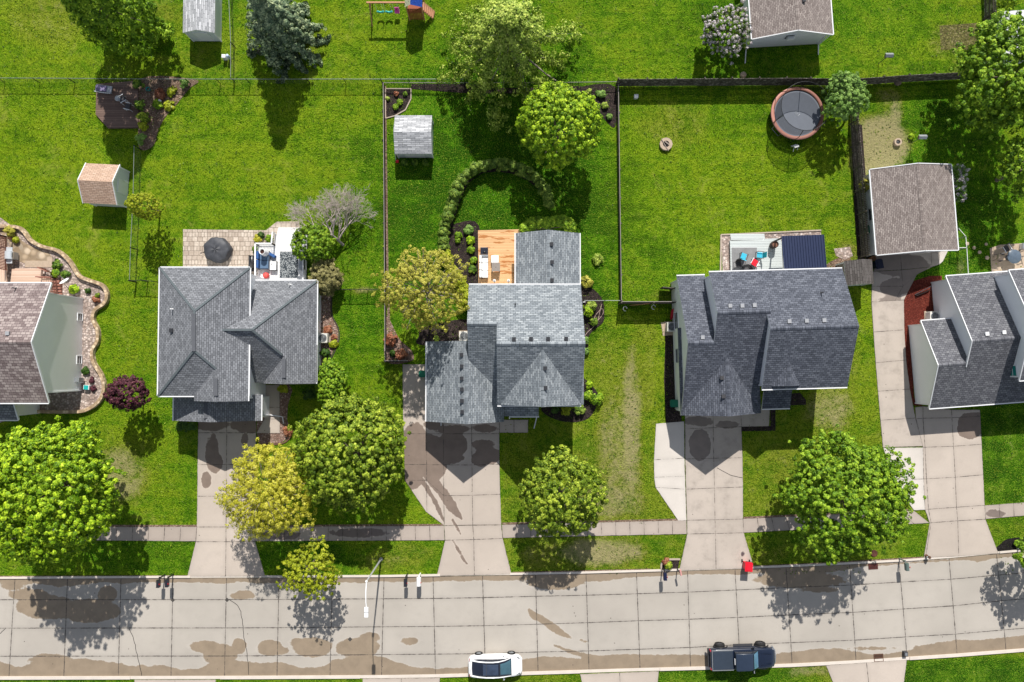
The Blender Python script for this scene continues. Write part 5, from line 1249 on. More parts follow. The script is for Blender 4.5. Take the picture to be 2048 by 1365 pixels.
PL = [ # name, label, px, py, r, style, h
 ("bed_shrub", "green shrub nearest the patio in the rock bed beside the grill deck", 118, 530, .42, "green", .5), ("bed_shrub", "green shrub against the deck stairs in the rock bed", 116, 547, .42, "mid", .5), ("bed_shrub", "green shrub just above the satellite dish", 135, 550, .38, "green", .5),
 ("hosta", "bright lime hosta beside the satellite dish", 152, 580, .52, "lime", .4), ("perennial", "small mixed perennial at the bend of the stone wall", 178, 582, .25, "dark", .3), ("perennial", "rust-brown perennial clump near the grey gable wall", 194, 600, .34, "rust", .3), ("perennial", "spiky green clump beside the rust-brown perennial", 198, 592, .22, "olive", .3),
 ("perennial", "dark twiggy clump by the lower window well", 173, 742, .36, "dark", .3), ("perennial", "low dark clump above the teal tub", 185, 761, .26, "purple", .25), ("perennial", "low dark clump right of the teal tub", 189, 777, .26, "purple", .25),
 ("bed_grass", "wispy yellow grass at the top corner of the rock bed by the brown deck", 22, 464, .5, "gold", .5), ("bed_grass", "pale green grass clump right of the deck railing", 35, 481, .32, "ylime", .4),
 ("round_boxwood", "round mint-green boxwood at the lower tip of the corner bed", 289, 283, .52, "mint", .9), ("boxwood", "yellow-green boxwood in the corner bed", 291, 256, .45, "ylime", .7), ("boxwood", "olive boxwood upper in the corner bed", 292, 239, .52, "olive", .8), ("boxwood", "shaded dark shrub deep in the corner bed", 287, 215, .5, "green", .8),
 ("fence_shrub", "round blue-green shrub at the chain-link fence posts", 373, 172, .42, "mint", .7), ("fence_shrub", "leafy shrub at the fence behind the brown deck", 281, 172, .5, "green", .7), ("fern", "fern-like green plant in the middle of the corner bed", 318, 212, .5, "mid", .4), ("fern", "pale green creeping plant on the edge of the corner bed", 338, 213, .5, "ylime", .25), ("fern", "light green plant below the fence in the corner bed", 345, 185, .45, "ylime", .3), ("fern", "reddish plant in the corner bed", 322, 190, .5, "rust", .3),
 ("patio_shrub", "yellow shrub beside the white deck steps", 518, 479, .36, "yellow", .5), ("patio_shrub", "dark green shrub above the yellow one by the white deck", 524, 472, .28, "dark", .5), ("patio_shrub", "green shrub against the white stair railing", 541, 478, .36, "mid", .5), ("patio_shrub", "dark shrub behind the black smoker grill", 513, 500, .30, "green", .45),
 ("bed_plant", "left green plant of the three in the triangular bed", 792, 216, .27, "mid", .3), ("bed_plant", "middle green plant in the triangular bed", 799.5, 206, .27, "mid", .3), ("bed_plant", "rust-coloured plant in the triangular bed", 793, 189, .22, "rust", .25), ("bed_plant", "small green plant at the upper right of the triangular bed", 811, 189, .2, "green", .25), ("bed_plant", "pale green plant at the left rail of the triangular bed", 776, 199, .18, "pale", .25),
 ("bed_plant", "broad green plant near the fence in the right corner bed", 1201, 190, .45, "mint", .35), ("bed_plant", "grey-green tuft in the middle of the right corner bed", 1209, 213, .3, "pale", .35), ("bed_plant", "small green plant at the lower end of the right corner bed", 1218, 235, .28, "mint", .3), ("bed_plant", "grey tuft by the top rail of the right corner bed", 1177, 184, .26, "pale", .3),
 ("shed_shrub", "left shrub of the three in the shade of the middle shed", 809, 327, .3, "green", .45), ("shed_shrub", "middle shrub of the three in the shade of the middle shed", 831, 327, .32, "green", .45), ("shed_shrub", "right shrub of the three in the shade of the middle shed", 852, 327, .3, "green", .45),
 ("deck_hosta", "large hosta at the top of the mulch bed by the wooden deck", 937, 461, .48, "mint", .35), ("deck_hosta", "left hosta in the mulch bed by the wooden deck", 917, 473, .36, "mid", .35), ("deck_hosta", "hosta against the deck corner", 941, 481, .4, "lime", .35), ("deck_hosta", "green plant halfway down the deck bed", 943, 500, .36, "mid", .35), ("deck_hosta", "green plant beside the sofa end of the deck bed", 947, 522, .36, "mid", .35), ("deck_hosta", "lowest green plant of the deck bed", 945, 540, .4, "green", .35), ("deck_hosta", "little green plant at the left tip of the deck bed", 916, 482, .26, "mid", .3),
 ("side_shrub", "yellow-green shrub above the white downspout of the blue-grey house", 1172, 565, .55, "gold", .7), ("side_shrub", "leafy shrub with pale heads on the right side of the blue-grey house", 1172, 622, .62, "lime", .8), ("side_shrub", "round dark green ball shrub beside the garden hose", 1187, 644, .36, "green", .55), ("side_shrub", "smaller leafy shrub against the right wall of the blue-grey house", 1183, 612, .45, "pale", .6),
 ("side_shrub", "small blue-green shrub tucked under the right eave", 1171, 681, .3, "mint", .5), ("side_shrub", "second small blue-green shrub tucked under the right eave", 1171, 703, .3, "mint", .5),
 ("front_bush", "bright bush at the front right corner of the blue-grey house", 1192, 797, .62, "mid", .8), ("front_bush", "pale leafy bush above the corner bush", 1177, 769, .36, "lime", .6), ("front_bush", "leafy bush between the wall and the corner bush", 1176, 788, .5, "mid", .7), ("front_bush", "yellow-green bush under the front gable", 1131, 823, .45, "ylime", .6), ("front_bush", "olive bush under the front gable at the corner", 1160, 821, .5, "hedge", .6), ("front_bush", "dark bush left of the yellow-green one", 1110, 820, .35, "dark", .5),
 ("air_shrub", "pale green plant beside the air conditioner of the hip-roofed house", 667, 688, .42, "ylime", .3), ("air_shrub", "rust-coloured plant above the air conditioner", 656, 660, .42, "rust", .4), ("air_shrub", "dark rounded shrub below the air conditioner", 652, 707, .42, "dark", .6), ("air_shrub", "small red-brown plant in the pale rocks", 668, 675, .28, "rust", .25),
 ("walk_bush", "rust-red grass clump at the end of the front walk bed", 577, 862, .5, "rust", .35), ("walk_bush", "yellow-green bush in the shade of the hip-roofed house front", 568, 778, .45, "ylime", .5), ("walk_bush", "dark bush under the front eave of the hip-roofed house", 620, 785, .6, "dark", .7),
 ("garage_bush", "clipped dark bush left of the second driveway", 374, 851, .55, "dark", .5), ("garage_bush", "clipped dark bush nearest the garage door of the second driveway", 388, 853, .4, "dark", .5), ("garage_bush", "clipped dark bush at the corner of the lower garage roof", 361, 852, .4, "dark", .5),
 ("dry_bush", "brown dead-looking bush inside the white-topped fence corner", 783, 680, .62, "rust", .6), ("dry_bush", "brown dead-looking bush lower in the white-topped fence corner", 803, 709, .52, "rust", .5), ("air_plant", "small pale plant behind the garage of the blue-grey house", 874, 678, .26, "pale", .35), ("corner_plant", "dark grassy plant in the white-topped fence corner", 786, 708, .28, "dark", .35),
 ("rock_bush", "green plant in the black bed at the right edge of the street", 2032, 1087, .36, "mid", .4), ("mailbox_plant", "green plant in the small mailbox bed", 1336, 1131, .38, "olive", .4), ("mailbox_plant", "rust-red plant in the small mailbox bed", 1331, 1123, .36, "rust", .3),
 ("lawn_sprig", "yellow-green sprig by the bird feeder in the right-hand yard", 1820, 275, .26, "lime", .3), ("vine", "green vine hanging on the detached garage wall above the teal bin", 1737, 446, .36, "green", 1.6), ("side_weeds", "dark ground plants between fence and detached garage", 1727, 408, .3, "dark", .3),
 ("meadow_tuft", "pale ornamental grass right of the sunroom", 1195, 520, .5, "pale", .35)]
for i, (nm, lab, x, y, r, st, hh) in enumerate(PL):
    small_plant(nm, lab, x, y, r, st, 200 + i, "plant" if r < .4 else "shrub", None, hh, 22, 34, .085 if r < .4 else .10, 1.8)

# grass tufts that break the smooth turf (uncountable)
def turf_tufts():
    rng = np.random.default_rng(77); n = 36000
    px = rng.uniform(-30, 2080, n); py = rng.uniform(-30, 1150, n)
    x, y = WA(px, py)
    C = np.stack([x, y, rng.uniform(.01, .05, n)], -1)
    Nn = np.stack([rng.normal(0, .7, n), rng.normal(0, .7, n), np.ones(n)], -1)
    keep = np.ones(n, bool)
    for (x0, x1, y0, y1) in KEEPOUT: keep &= ~((px > x0) & (px < x1) & (py > y0) & (py < y1))
    C, Nn = C[keep], Nn[keep]
    val = .45 + .25 * rng.normal(size=len(C))
    o = leaves("grass_tufts", C, Nn, rng.uniform(.04, .10, len(C)), val, LM["grass"], None, rng, 2.2)
    tag(o, kind="stuff")
KEEPOUT = [(-40, 2100, 1050, 1086), (392, 514, 830, 1160), (372, 532, 1080, 1160), (802, 1004, 725, 1160), (1004, 1026, 1076, 1160), (872, 890, 1076, 1160), (1306, 1488, 826, 1160), (1488, 1512, 1066, 1160), (1740, 1972, 500, 1160), (1486, 2100, 1010, 1070), (1970, 2000, 1030, 1160),
           (362, 600, 440, 540), (-40, 220, 450, 850), (1440, 1655, 462, 545), (520, 600, 770, 890), (955, 1048, 455, 580), (1736, 1920, 330, 512), (-40, 2100, 1148, 1200)]
turf_tufts()

# ================================================================= BEDS, PATIOS, DECKS (setting)
BK = dict(smooth=True)
sheet("rock_bed", [(-40, 455), (30, 455), (45, 462), (60, 480), (82, 492), (115, 503), (140, 525), (158, 552), (175, 560), (205, 572), (214, 590), (210, 605), (192, 620), (188, 640), (196, 660), (196, 680), (186, 700), (188, 725), (203, 750), (208, 775), (200, 800), (180, 818), (150, 824), (60, 822), (-40, 822)], .02, M_ROCK, **BK)
sheet("stone_steps", [(95, 515), (104, 515), (104, 535), (50, 535), (50, 522), (95, 522)], .05, M_TAN)
sheet("flagstone_path", [(0, 462), (28, 462), (42, 480), (60, 492), (85, 503), (102, 512), (102, 534), (30, 520), (20, 490)], .04, M_FLAG, **BK)
PATIO = None
def paver_material():
    t = NT("patio_pavers"); p = t.pos()
    a = t.n("TexBrick", {"Vector": p, "Color1": (0, 0, 0, 1), "Color2": (1, 1, 1, 1), "Mortar": (0, 0, 0, 1), "Scale": 1.0, "Mortar Size": 0.018, "Mortar Smooth": .3, "Brick Width": .46, "Row Height": .42}, offset=0.37, squash=0.6, squash_frequency=3)
    r = t.n("SeparateColor", {"Color": a.outputs["Color"]}).outputs[0]
    c = t.mix(r, (0.40, 0.33, 0.27), (0.60, 0.52, 0.44)); n = t.noise(p, 5.0, 4.0)
    c = t.mix(t.ramp(n, .35, .75, 0, .4), c, (0.24, 0.18, 0.14)); c = t.mix(a.outputs["Fac"], c, (0.10, 0.08, 0.06))
    t.bsdf(c, .85, .2, 0, n, .4, .02); return t.m
M_PAVER = paver_material()
sheet("patio", [(366, 459), (532, 461), (553, 444), (598, 443), (602, 470), (560, 560), (366, 545)], .05, M_PAVER)
sheet("mulch_bed", [(281, 158), (392, 160), (378, 178), (352, 210), (330, 235), (316, 262), (310, 285), (298, 298), (283, 300), (276, 285), (277, 240)], .025, M_SOIL, **BK)
sheet("brown_deck", [(193, 168), (270, 162), (276, 180), (276, 256), (216, 257), (191, 229)], .16, boards("dark_deck_boards", [(0.10, 0.062, 0.05), (0.21, 0.14, 0.11)], .16, 1, .08), z0=0.0, label=None)
sheet("mulch_bed", [(772, 178), (822, 178), (822, 198), (811, 220), (790, 232), (772, 235)], .02, M_MULCH)
sheet("mulch_bed", [(1162, 174), (1230, 174), (1231, 252), (1212, 242), (1198, 222), (1188, 198), (1165, 188)], .02, M_MULCH, **BK)
sheet("mulch_bed", [(822, 168), (930, 168), (1000, 176), (1100, 176), (1162, 172), (1162, 184), (1080, 188), (920, 186), (822, 178)], .018, M_MULCH)
sheet("mulch_bed", [(908, 448), (958, 452), (960, 575), (940, 580), (905, 555), (885, 520), (882, 480), (890, 455)], .02, M_MULCH, **BK)
for i in range(len(HEDGE) - 3): pass
hb = [(x - 3, y + 14) for x, y in HEDGE[::2]] + [(x + 14, y + 6) for x, y in HEDGE[::-2]]
sheet("mulch_bed", [(x + (2 if i < 12 else -2), y) for i, (x, y) in enumerate(hb)], .012, M_MULCH)
sheet("mulch_bed", [(848, 655), (936, 640), (936, 690), (840, 690), (838, 672)], .02, M_MULCH, **BK)
sheet("mulch_bed", [(772, 640), (780, 642), (800, 680), (822, 700), (824, 722), (772, 722)], .02, M_ROCKD, **BK)
sheet("rock_bed", [(638, 590), (660, 585), (662, 630), (674, 655), (676, 680), (664, 708), (655, 722), (636, 722)], .02, M_ROCKD, **BK)
sheet("mulch_bed", [(1160, 574), (1180, 574), (1205, 600), (1208, 640), (1195, 655), (1178, 672), (1176, 700), (1164, 720), (1160, 720)], .02, M_MULCH, **BK)
sheet("mulch_bed", [(1085, 815), (1164, 815), (1164, 760), (1182, 770), (1196, 790), (1192, 815), (1175, 838), (1140, 845), (1100, 835)], .02, M_MULCH, **BK)
sheet("rock_bed", [(518, 775), (575, 765), (585, 780), (576, 810), (574, 840), (582, 862), (576, 878), (560, 887), (517, 888), (513, 860)], .018, M_ROCKD)
sheet("rock_bed", [(1442, 470), (1530, 467), (1642, 462), (1646, 545), (1446, 552)], .02, M_ROCK)
sheet("mulch_bed", [(1806, 595), (1828, 562), (1860, 552), (1884, 552), (1884, 590), (1868, 640), (1822, 660), (1828, 796), (1846, 813), (1828, 811), (1818, 790), (1812, 720), (1806, 655), (1803, 625)], .02, M_RED)
sheet("mulch_bed", [(1331, 668), (1350, 665), (1364, 848), (1332, 845), (1328, 760)], .02, M_MULCH)
sheet("mulch_bed", [(1484, 854), (1541, 853), (1541, 815), (1551, 815), (1551, 862), (1483, 863)], .02, M_MULCH)
sheet("mulch_bed", [(1322, 1142), (1323, 1128), (1333, 1120), (1359, 1119), (1356, 1141)], .03, M_MULCH)
sheet("mulch_bed", [(1997, 1103), (2002, 1088), (2018, 1078), (2060, 1074), (2100, 1072), (2100, 1096)], .025, speck("black_mulch", [(.008, .007, .007), (.018, .015, .014), (.04, .035, .033)], 12.0), **BK)
sheet("patio", [(1980, 497), (2000, 490), (2060, 486), (2060, 550), (1984, 552)], .04, M_TAN)
sheet("soil_bed", [(1702, 250), (1724, 250), (1744, 525), (1716, 530), (1708, 400)], .012, M_MULCH)
sheet("soil_bed", [(1668, 498), (1700, 494), (1706, 512), (1690, 520), (1672, 512)], .02, M_ROCK)
sheet("soil_bed", [(1646, 540), (1668, 520), (1700, 516), (1700, 560), (1660, 560)], .010, M_SOIL, **BK)
sheet("dark_walk", [(1556, 790), (1600, 786), (1612, 800), (1612, 810), (1556, 812)], .02, M_MULCH)
sheet("gravel_pad", [(1322, 645), (1356, 645), (1356, 670), (1326, 672)], .03, M_TAN)
sheet("wood_edge_bed", [(1879, 52), (1956, 46), (1958, 100), (1882, 100)], .006, speck("worn_turf", [(.10, .09, .03), (.17, .17, .04), (.28, .24, .12)], 7.0))
sheet("gravel_edge", [(196, 250)] + [(1, 1)] * 0 + [(199, 250), (199, 252)], .01, M_SOIL) if False else None
# edging: pale strips that frame beds
def edging(name, pts, w, h, m, label=None, cat=None, smooth=True, n=5):
    if smooth: pts = smooth_loop(pts, n, False)
    mb = MB(); ps = [W(x, y, h / 2) for x, y in pts]
    for i, (a, b) in enumerate(zip(ps[:-1], ps[1:])): mb.bar(a, b, w, h + (i % 2) * .006)
    return tag(mb.build(name, m), label, cat, None, None if label else 'structure')
edging("stone_wall", [(-40, 454), (28, 454), (47, 462), (62, 481), (84, 493), (116, 502), (140, 523), (158, 551), (176, 560), (205, 571), (215, 590), (210, 607), (191, 621), (187, 640), (196, 660), (196, 682), (186, 701), (188, 725), (203, 750), (209, 775), (201, 800), (180, 817), (150, 824), (60, 823), (20, 822)], .28, .38, M_WALLST, "low winding tan stone wall round the rock bed of the brown-roofed house", "wall", True, 8)
M_LTRIM = plain("pale_edging", (0.40, 0.33, 0.27), .9, var=.2, scale=5)
edging("edging", [(772, 178), (822, 178), (822, 198), (811, 220), (790, 232), (771, 237), (771, 178)], .09, .08, M_LTRIM, smooth=False)
edging("edging", [(1323, 1141), (1323, 1128), (1333, 1120), (1360, 1119)], .14, .12, M_LTRIM)
edging("edging", [(1441, 549), (1442, 470), (1642, 461)], .12, .1, M_LTRIM, smooth=False)
edging("edging", [(517, 889), (560, 888), (578, 878), (584, 862)], .10, .07, plain("brown_edging", (.16, .08, .06), .8))
edging("edging", [(664, 590), (664, 630), (676, 655), (678, 680), (666, 710), (656, 724)], .09, .06, plain("dark_edging", (.05, .04, .035), .8))
for i, (x, y) in enumerate([(165, 563), (200, 627), (188, 716)]): pass

# ================================================================= FENCES
def chainmesh_material():
    t = NT("chain_link_mesh")
    b = t.n("BsdfPrincipled", {"Base Color": (0.16, 0.17, 0.16, 1), "Roughness": .6, "Metallic": .3})
    tr = t.n("BsdfTransparent"); p = t.obj()
    w1 = t.n("TexWave", {"Vector": t.uv(), "Scale": 6.0}, bands_direction='DIAGONAL')
    mx = t.n("MixShader", {0: t.ramp(w1.outputs["Fac"], .0, 1.0, .78, .90), 1: b.outputs[0], 2: tr.outputs[0]})
    t.t.links.new(mx.outputs[0], t.out.inputs[0]); return t.m
M_CAPG = plain("weathered_grey_cap", (0.27, 0.245, 0.23), .7, var=.2)
M_MESH = chainmesh_material()
M_RAIL = plain("galvanised_rail", (0.24, 0.27, 0.25), .45, .4)
def chain_fence(label, pts, h=1.05, sp=3.0, railm=None, postm=None, close=None):
    railm = railm or M_RAIL; postm = postm or M_BLACK
    P = [W(x, y) for x, y in pts]; rt = root("chain_link_fence", P[0], label, "fence"); o = P[0]
    P = [p - o for p in P]; U = Vector((0, 0, h))
    mm = MB(); rr = MB()
    for a, b in zip(P[:-1], P[1:]):
        rr.tube([a + U, b + U], .028, 6)
        mm.add([a, b, b + U, a + U], [(0, 1, 2, 3)], 0, [[(0, 0), ((b - a).length, 0), ((b - a).length, h), (0, h)]])
        n = max(1, round((b - a).length / sp))
        for i in range(n + (1 if b is P[-1] else 0)):
            q = a.lerp(b, i / n); MB().tube([q, q + U * 1.04], .033 if i else .045, 6).build("post", postm, rt)
    rr.build("rail", railm, rt); mm.build("mesh_panel", M_MESH, rt)
    return rt
chain_fence("long chain-link fence across the left back yards behind the blue spruce", [(-60, 165), (150, 166), (273, 167), (381, 167.5), (620, 167.5), (765, 167.5), (930, 167.5)], 1.0, 2.85)
chain_fence("chain-link fence from the corner bed past the tan shed to the hip-roofed house", [(283, 300), (281, 400), (276, 500), (274, 564)], 1.25, 4.8)
chain_fence("short black gate section closing the gap left of the hip-roofed house", [(272, 565), (296, 564), (320, 566)], 1.25, 1.1, M_BLACK)
chain_fence("chain-link fence running up to the top edge left of the blue spruce", [(470, 165), (470, 95), (466, 0), (464, -30)], 1.0, 3.0)
chain_fence("white-railed fence along the back of the middle yard under the large pale tree", [(768, 172), (930, 172), (1080, 172), (1232, 170)], .7, 3.0, M_CAPG)
chain_fence("short black fence between the hip-roofed house and the white-topped fence", [(668, 582), (770, 581.5)], 1.15, 1.6, M_BLACK)
chain_fence("short chain-link fence joining the right side of the blue-grey house to the wooden fence", [(1165, 604), (1206, 604), (1237, 604)], 1.2, 1.5, M_RAIL)
chain_fence("pale chain-link fence between the detached garage and the stepped blue house", [(1901, 500), (1917, 500), (1920, 552)], 1.15, 2.5, M_WHITE, M_RAIL)
chain_fence("short angled chain-link section at the corner of the detached garage", [(1901, 462), (1915, 478), (1917, 500)], 1.15, 1.5, M_WHITE, M_RAIL)

def solid_fence(label, pts, h, m, capm, sp=2.4, name="wooden_fence", capw=.09, postm=None, side=1, dark=None, gap=0.0):
    P = [W(x, y) for x, y in pts]; rt = root(name, P[0], label, "fence"); o = P[0]; P = [p - o for p in P]; pm = postm or m
    pan = MB(); rail = MB(); cap = MB(); rng = random.Random(len(label))
    for a, b in zip(P[:-1], P[1:]):
        d = (b - a); L = d.length; d.normalize(); n = max(1, int(L / .15)); nn = Vector((-d.y, d.x, 0)) * side
        for i in range(n):
            q0 = a + d * (L * i / n); q1 = a + d * (L * (i + 1 - .10 - gap) / n); hh = h + rng.uniform(-.02, .02)
            s = .02; v = [q0 - nn * s, q1 - nn * s, q1 + nn * s, q0 + nn * s]
            pan.add([(p.x, p.y, .04) for p in v] + [(p.x, p.y, hh) for p in v], [(4, 5, 6, 7), (0, 1, 5, 4), (1, 2, 6, 5), (2, 3, 7, 6), (3, 0, 4, 7)])
        for z in (.3, h * .5, h - .25): rail.bar(a - nn * .05 + Vector((0, 0, z)), b - nn * .05 + Vector((0, 0, z)), .05, .09)
        if capm: cap.bar(a + Vector((0, 0, h + .03)), b + Vector((0, 0, h + .03)), capw, .04)
        k = max(1, round(L / sp))
        for i in range(k + (1 if b is P[-1] else 0)):
            q = a + d * (L * i / k) - nn * .08
            MB().box(q.x - .05, q.x + .05, q.y - .05, q.y + .05, 0, h + .06).build("post", pm, rt)
    pan.build("board_panel", m, rt); rail.build("rail", pm, rt)
    if capm: cap.build("top_rail", capm, rt)
    return rt
M_OLDW = speck("weathered_boards", [(.08, .07, .062), (.19, .17, .15), (.36, .33, .30)], 5.0, bstr=.3)
M_OLDP = plain("weathered_post", (.10, .085, .07), .9, var=.4, scale=8)
solid_fence("long weathered board fence behind the trampoline yard", [(1232, 173), (1400, 172), (1560, 171), (1700, 172)], 1.6, M_OLDW, None, 2.4, postm=M_OLDP, side=-1)
solid_fence("weathered board fence from the trampoline corner to the tall maple", [(1700, 172), (1800, 165), (1945, 158)], 1.6, M_OLDW, None, 2.4, postm=M_OLDP, side=-1)
solid_fence("weathered slatted fence between the trampoline yard and the detached garage", [(1701, 190), (1700, 250), (1708, 340), (1716, 430), (1722, 515)], 1.6, M_OLDW, None, 2.4, postm=M_OLDP, side=1, gap=.25)
solid_fence("weathered slatted fence running to the top edge beside the tall maple", [(1967, -30), (1968, 40), (1971, 110), (1968, 158)], 1.6, M_OLDW, None, 2.4, postm=M_OLDP, side=1, gap=.2)
solid_fence("dark board fence joining the wooden side fence to the slate-roofed house", [(1237, 607), (1300, 607), (1350, 607)], 1.7, M_OLDW, M_CAPG, 2.4, capw=.05, postm=M_OLDP, side=1)
M_DKW = plain("dark_fence_slats", (.018, .014, .013), .8, var=.3, scale=6)
def low_fence(label, pts, h=.75):
    return solid_fence(label, pts, h, M_DKW, M_CAPG, 2.4, name="rail_fence", capw=.05, postm=M_DKW, side=1)
low_fence("dark fence with a white top rail down the left side of the middle yard", [(769.5, 172), (771, 400), (772.5, 600), (773, 722)])
low_fence("short white-topped fence closing the corner above the left concrete pad", [(773, 722), (818, 722)])
solid_fence("dark wooden fence with a white top rail along the right side of the middle yard", [(1234, 176), (1237, 400), (1240, 603)], .8, M_OLDW, M_CAPG, 2.4, capw=.045, postm=M_OLDP, side=-1)

# ================================================================= DECKS
M_TANDECK = boards("pale_deck_boards", [(.50, .34, .25), (.68, .50, .40)], .15, 0, .07)
M_DKDECK = boards("pale_deck_boards_across", [(.50, .34, .25), (.68, .50, .40)], .15, 1, .07)
M_ORDECK = boards("cedar_deck_boards", [(.58, .34, .16), (.76, .48, .25)], .14, 1, .09, .55, stain=((.40, .13, .02), .55))
M_WDECK = boards("white_deck_boards", [(.72, .72, .73), (.80, .80, .80)], .15, 1, .05)
M_GDECK = boards("pale_grey_deck_boards", [(.46, .50, .50), (.56, .60, .59)], .15, 1, .09)
M_RAILW = plain("brown_railing", (.27, .12, .09), .7, var=.25)
def railing(parent, a, b, z, h=.95, m=None, n=None, cap=.12, bal=.035):
    m = m or M_WHITE; a = Vector(a); b = Vector(b); mb = MB(); L = (b - a).length; n = n or max(2, int(L / .13)); U = Vector((0, 0, 1))
    mb.bar(a + U * (z + h), b + U * (z + h), cap, .05); mb.bar(a + U * (z + .12), b + U * (z + .12), .04, .06)
    for i in range(n + 1):
        q = a.lerp(b, i / n); w = .09 if i in (0, n) else bal
        mb.box(q.x - w / 2, q.x + w / 2, q.y - w / 2, q.y + w / 2, z, z + h)
    return mb.build("railing", m, parent)
def deck(label, pts, z, m, name="deck", post=True):
    P = [W(x, y, z) for x, y in pts]; c = sum(P, Vector()) / len(P); rt = root(name, (c.x, c.y, 0), label, "deck")
    q = [(p.x - c.x, p.y - c.y) for p in P]
    mb = MB(); mb.prism(q, z - .12, z); mb.build("decking", m, rt)
    s = MB(); k = [(x * .97, y * .97) for x, y in q]
    for i, (x, y) in enumerate(k): MB().box(x - .06, x + .06, y - .06, y + .06, 0, z - .125).build("post", M_TRIM if m in (M_WDECK, M_GDECK) else M_RAILW, rt)
    return rt, (lambda px, py, zz=None: W(px, py, z if zz is None else zz) - Vector((c.x, c.y, 0)))
# deck of house 3
d3, L3 = deck("orange cedar deck tucked between the sunroom and the blue-grey house", [(956, 461), (1045, 459), (1045, 580), (957, 580)], .45, M_ORDECK)
# white deck house 2
d2, L2 = deck("white deck with white railings behind the hip-roofed house", [(517, 490), (550, 490), (550, 470), (614, 470), (612, 575), (517, 575)], .55, M_WDECK)
s2 = MB()
for i in range(3):
    p = L2(582, 469 - i * 4.5, 0); s2.box(p.x - 1.1, p.x + 1.1, p.y - .2 - .0, p.y + .18, 0, .42 - i * .14)
s2.build("steps", M_WDECK, d2)
for a, b in (((518, 491), (550, 491)), ((518, 491), (518, 574)), ((612, 500), (612, 574)), ((550, 491), (552, 469))): railing(d2, L2(*a).xy.to_3d(), L2(*b).xy.to_3d(), .55)
# grey patio deck house 4
d4, L4 = deck("pale grey plank deck behind the slate-roofed house", [(1460, 482), (1528, 480.5), (1529, 478), (1562, 477), (1566, 552), (1462, 553)], .35, M_GDECK)
st = MB()
for i in range(2):
    p = L4(1495, 481, 0); st.box(L4(1460, 470, 0).x, L4(1528, 470, 0).x, p.y + .0 + i * .28, p.y + .3 + i * .28, 0, .22 - .11 * i)
st.build("steps", M_GDECK, d4)
# house 1 decks
d1, L1 = deck("pale wooden grill deck with a brown railing at the left edge", [(-60, 474), (13, 474), (13, 566), (-60, 566)], .9, M_TANDECK)
railing(d1, L1(13, 474).xy.to_3d(), L1(13, 540).xy.to_3d(), .9, .9, M_RAILW, 22, .10, .07); railing(d1, L1(-60, 474).xy.to_3d(), L1(13, 474).xy.to_3d(), .9, .9, M_RAILW, 18, .10, .06)
d1b, L1b = deck("lower pale wooden landing and stairs below the grill deck", [(24, 537), (84, 537), (84, 556), (104, 556), (104, 572), (20, 572)], .55, M_DKDECK, "landing")
railing(d1b, L1b(84, 537).xy.to_3d(), L1b(102, 545).xy.to_3d(), .35, .8, M_RAILW, 5, .09, .05); railing(d1b, L1b(84, 556).xy.to_3d(), L1b(112, 557).xy.to_3d(), .55, .85, M_RAILW, 6, .09, .05); railing(d1b, L1b(112, 557).xy.to_3d(), L1b(112, 585).xy.to_3d(), .4, .85, M_RAILW, 6, .09, .05)
stp = MB()
for i in range(5):
    p = L1b(120, 562 + i * 6, 0); stp.box(p.x - .5, p.x + .25, p.y - .22, p.y, 0, .5 - .09 * i)
stp.build("steps", M_RAILW, d1b)
# navy corrugated patio roof
H = House("patio_cover", "navy corrugated metal patio roof attached behind the slate-roofed house", "canopy", 1605, 505, 2)
zc = 2.75; c = [H.L(x, y, zc) for x, y in ((1563, 472.5), (1648, 469.5), (1651, 545), (1565, 547))]
x0, x1, y0, y1 = c[0].x, c[1].x, c[2].y, c[0].y; mb = MB(); n = 16; prof = []
for i in range(n):
    a = x0 + (x1 - x0) * i / n; w_ = (x1 - x0) / n
    prof += [(a, .0), (a + w_ * .62, .0), (a + w_ * .70, .05), (a + w_ * .92, .05)]
prof.append((x1, 0))
vs = [(x, y0, zc + .25 + z) for x, z in prof] + [(x, y1, zc + z) for x, z in prof]; k = len(prof)
mb.add(vs, [(i, i + 1, k + i + 1, k + i) for i in range(k - 1)]); mb.box(x0, x1, y1 - .04, y1, zc - .1, zc); mb.box(x0, x0 + .05, y0, y1, zc - .02, zc - .001)
mb.build("roof_sheet", plain("navy_metal", (.018, .028, .072), .42, .3, .4, .1), H.root)
for x in (x0 + .1, x1 - .1): MB().box(x - .06, x + .06, y1 - .2, y1 - .08, 0, zc - .02).build("post", M_DGREY, H.root)
MB().box(x0, x1, y0, y1 - .05, .0, .12).build("floor", M_GDECK, H.root)

# ================================================================= YARD OBJECTS
def T(name, label, cat, px, py, z=0.0, rz=0.0, group=None):
    p = W(px, py, z); return root(name, p, label, cat, R(rz), group)
def rbox(mb, x0, x1, y0, y1, z0, z1, r=.05, mi=0, n=3):
    """box with rounded plan corners"""
    pts = []
    for cx, cy, a0 in ((x1 - r, y1 - r, 0), (x0 + r, y1 - r, 90), (x0 + r, y0 + r, 180), (x1 - r, y0 + r, 270)):
        for k in range(n + 1): a = R(a0 + 90 * k / n); pts.append((cx + r * math.cos(a), cy + r * math.sin(a)))
    return mb.prism(pts, z0, z1, mi)

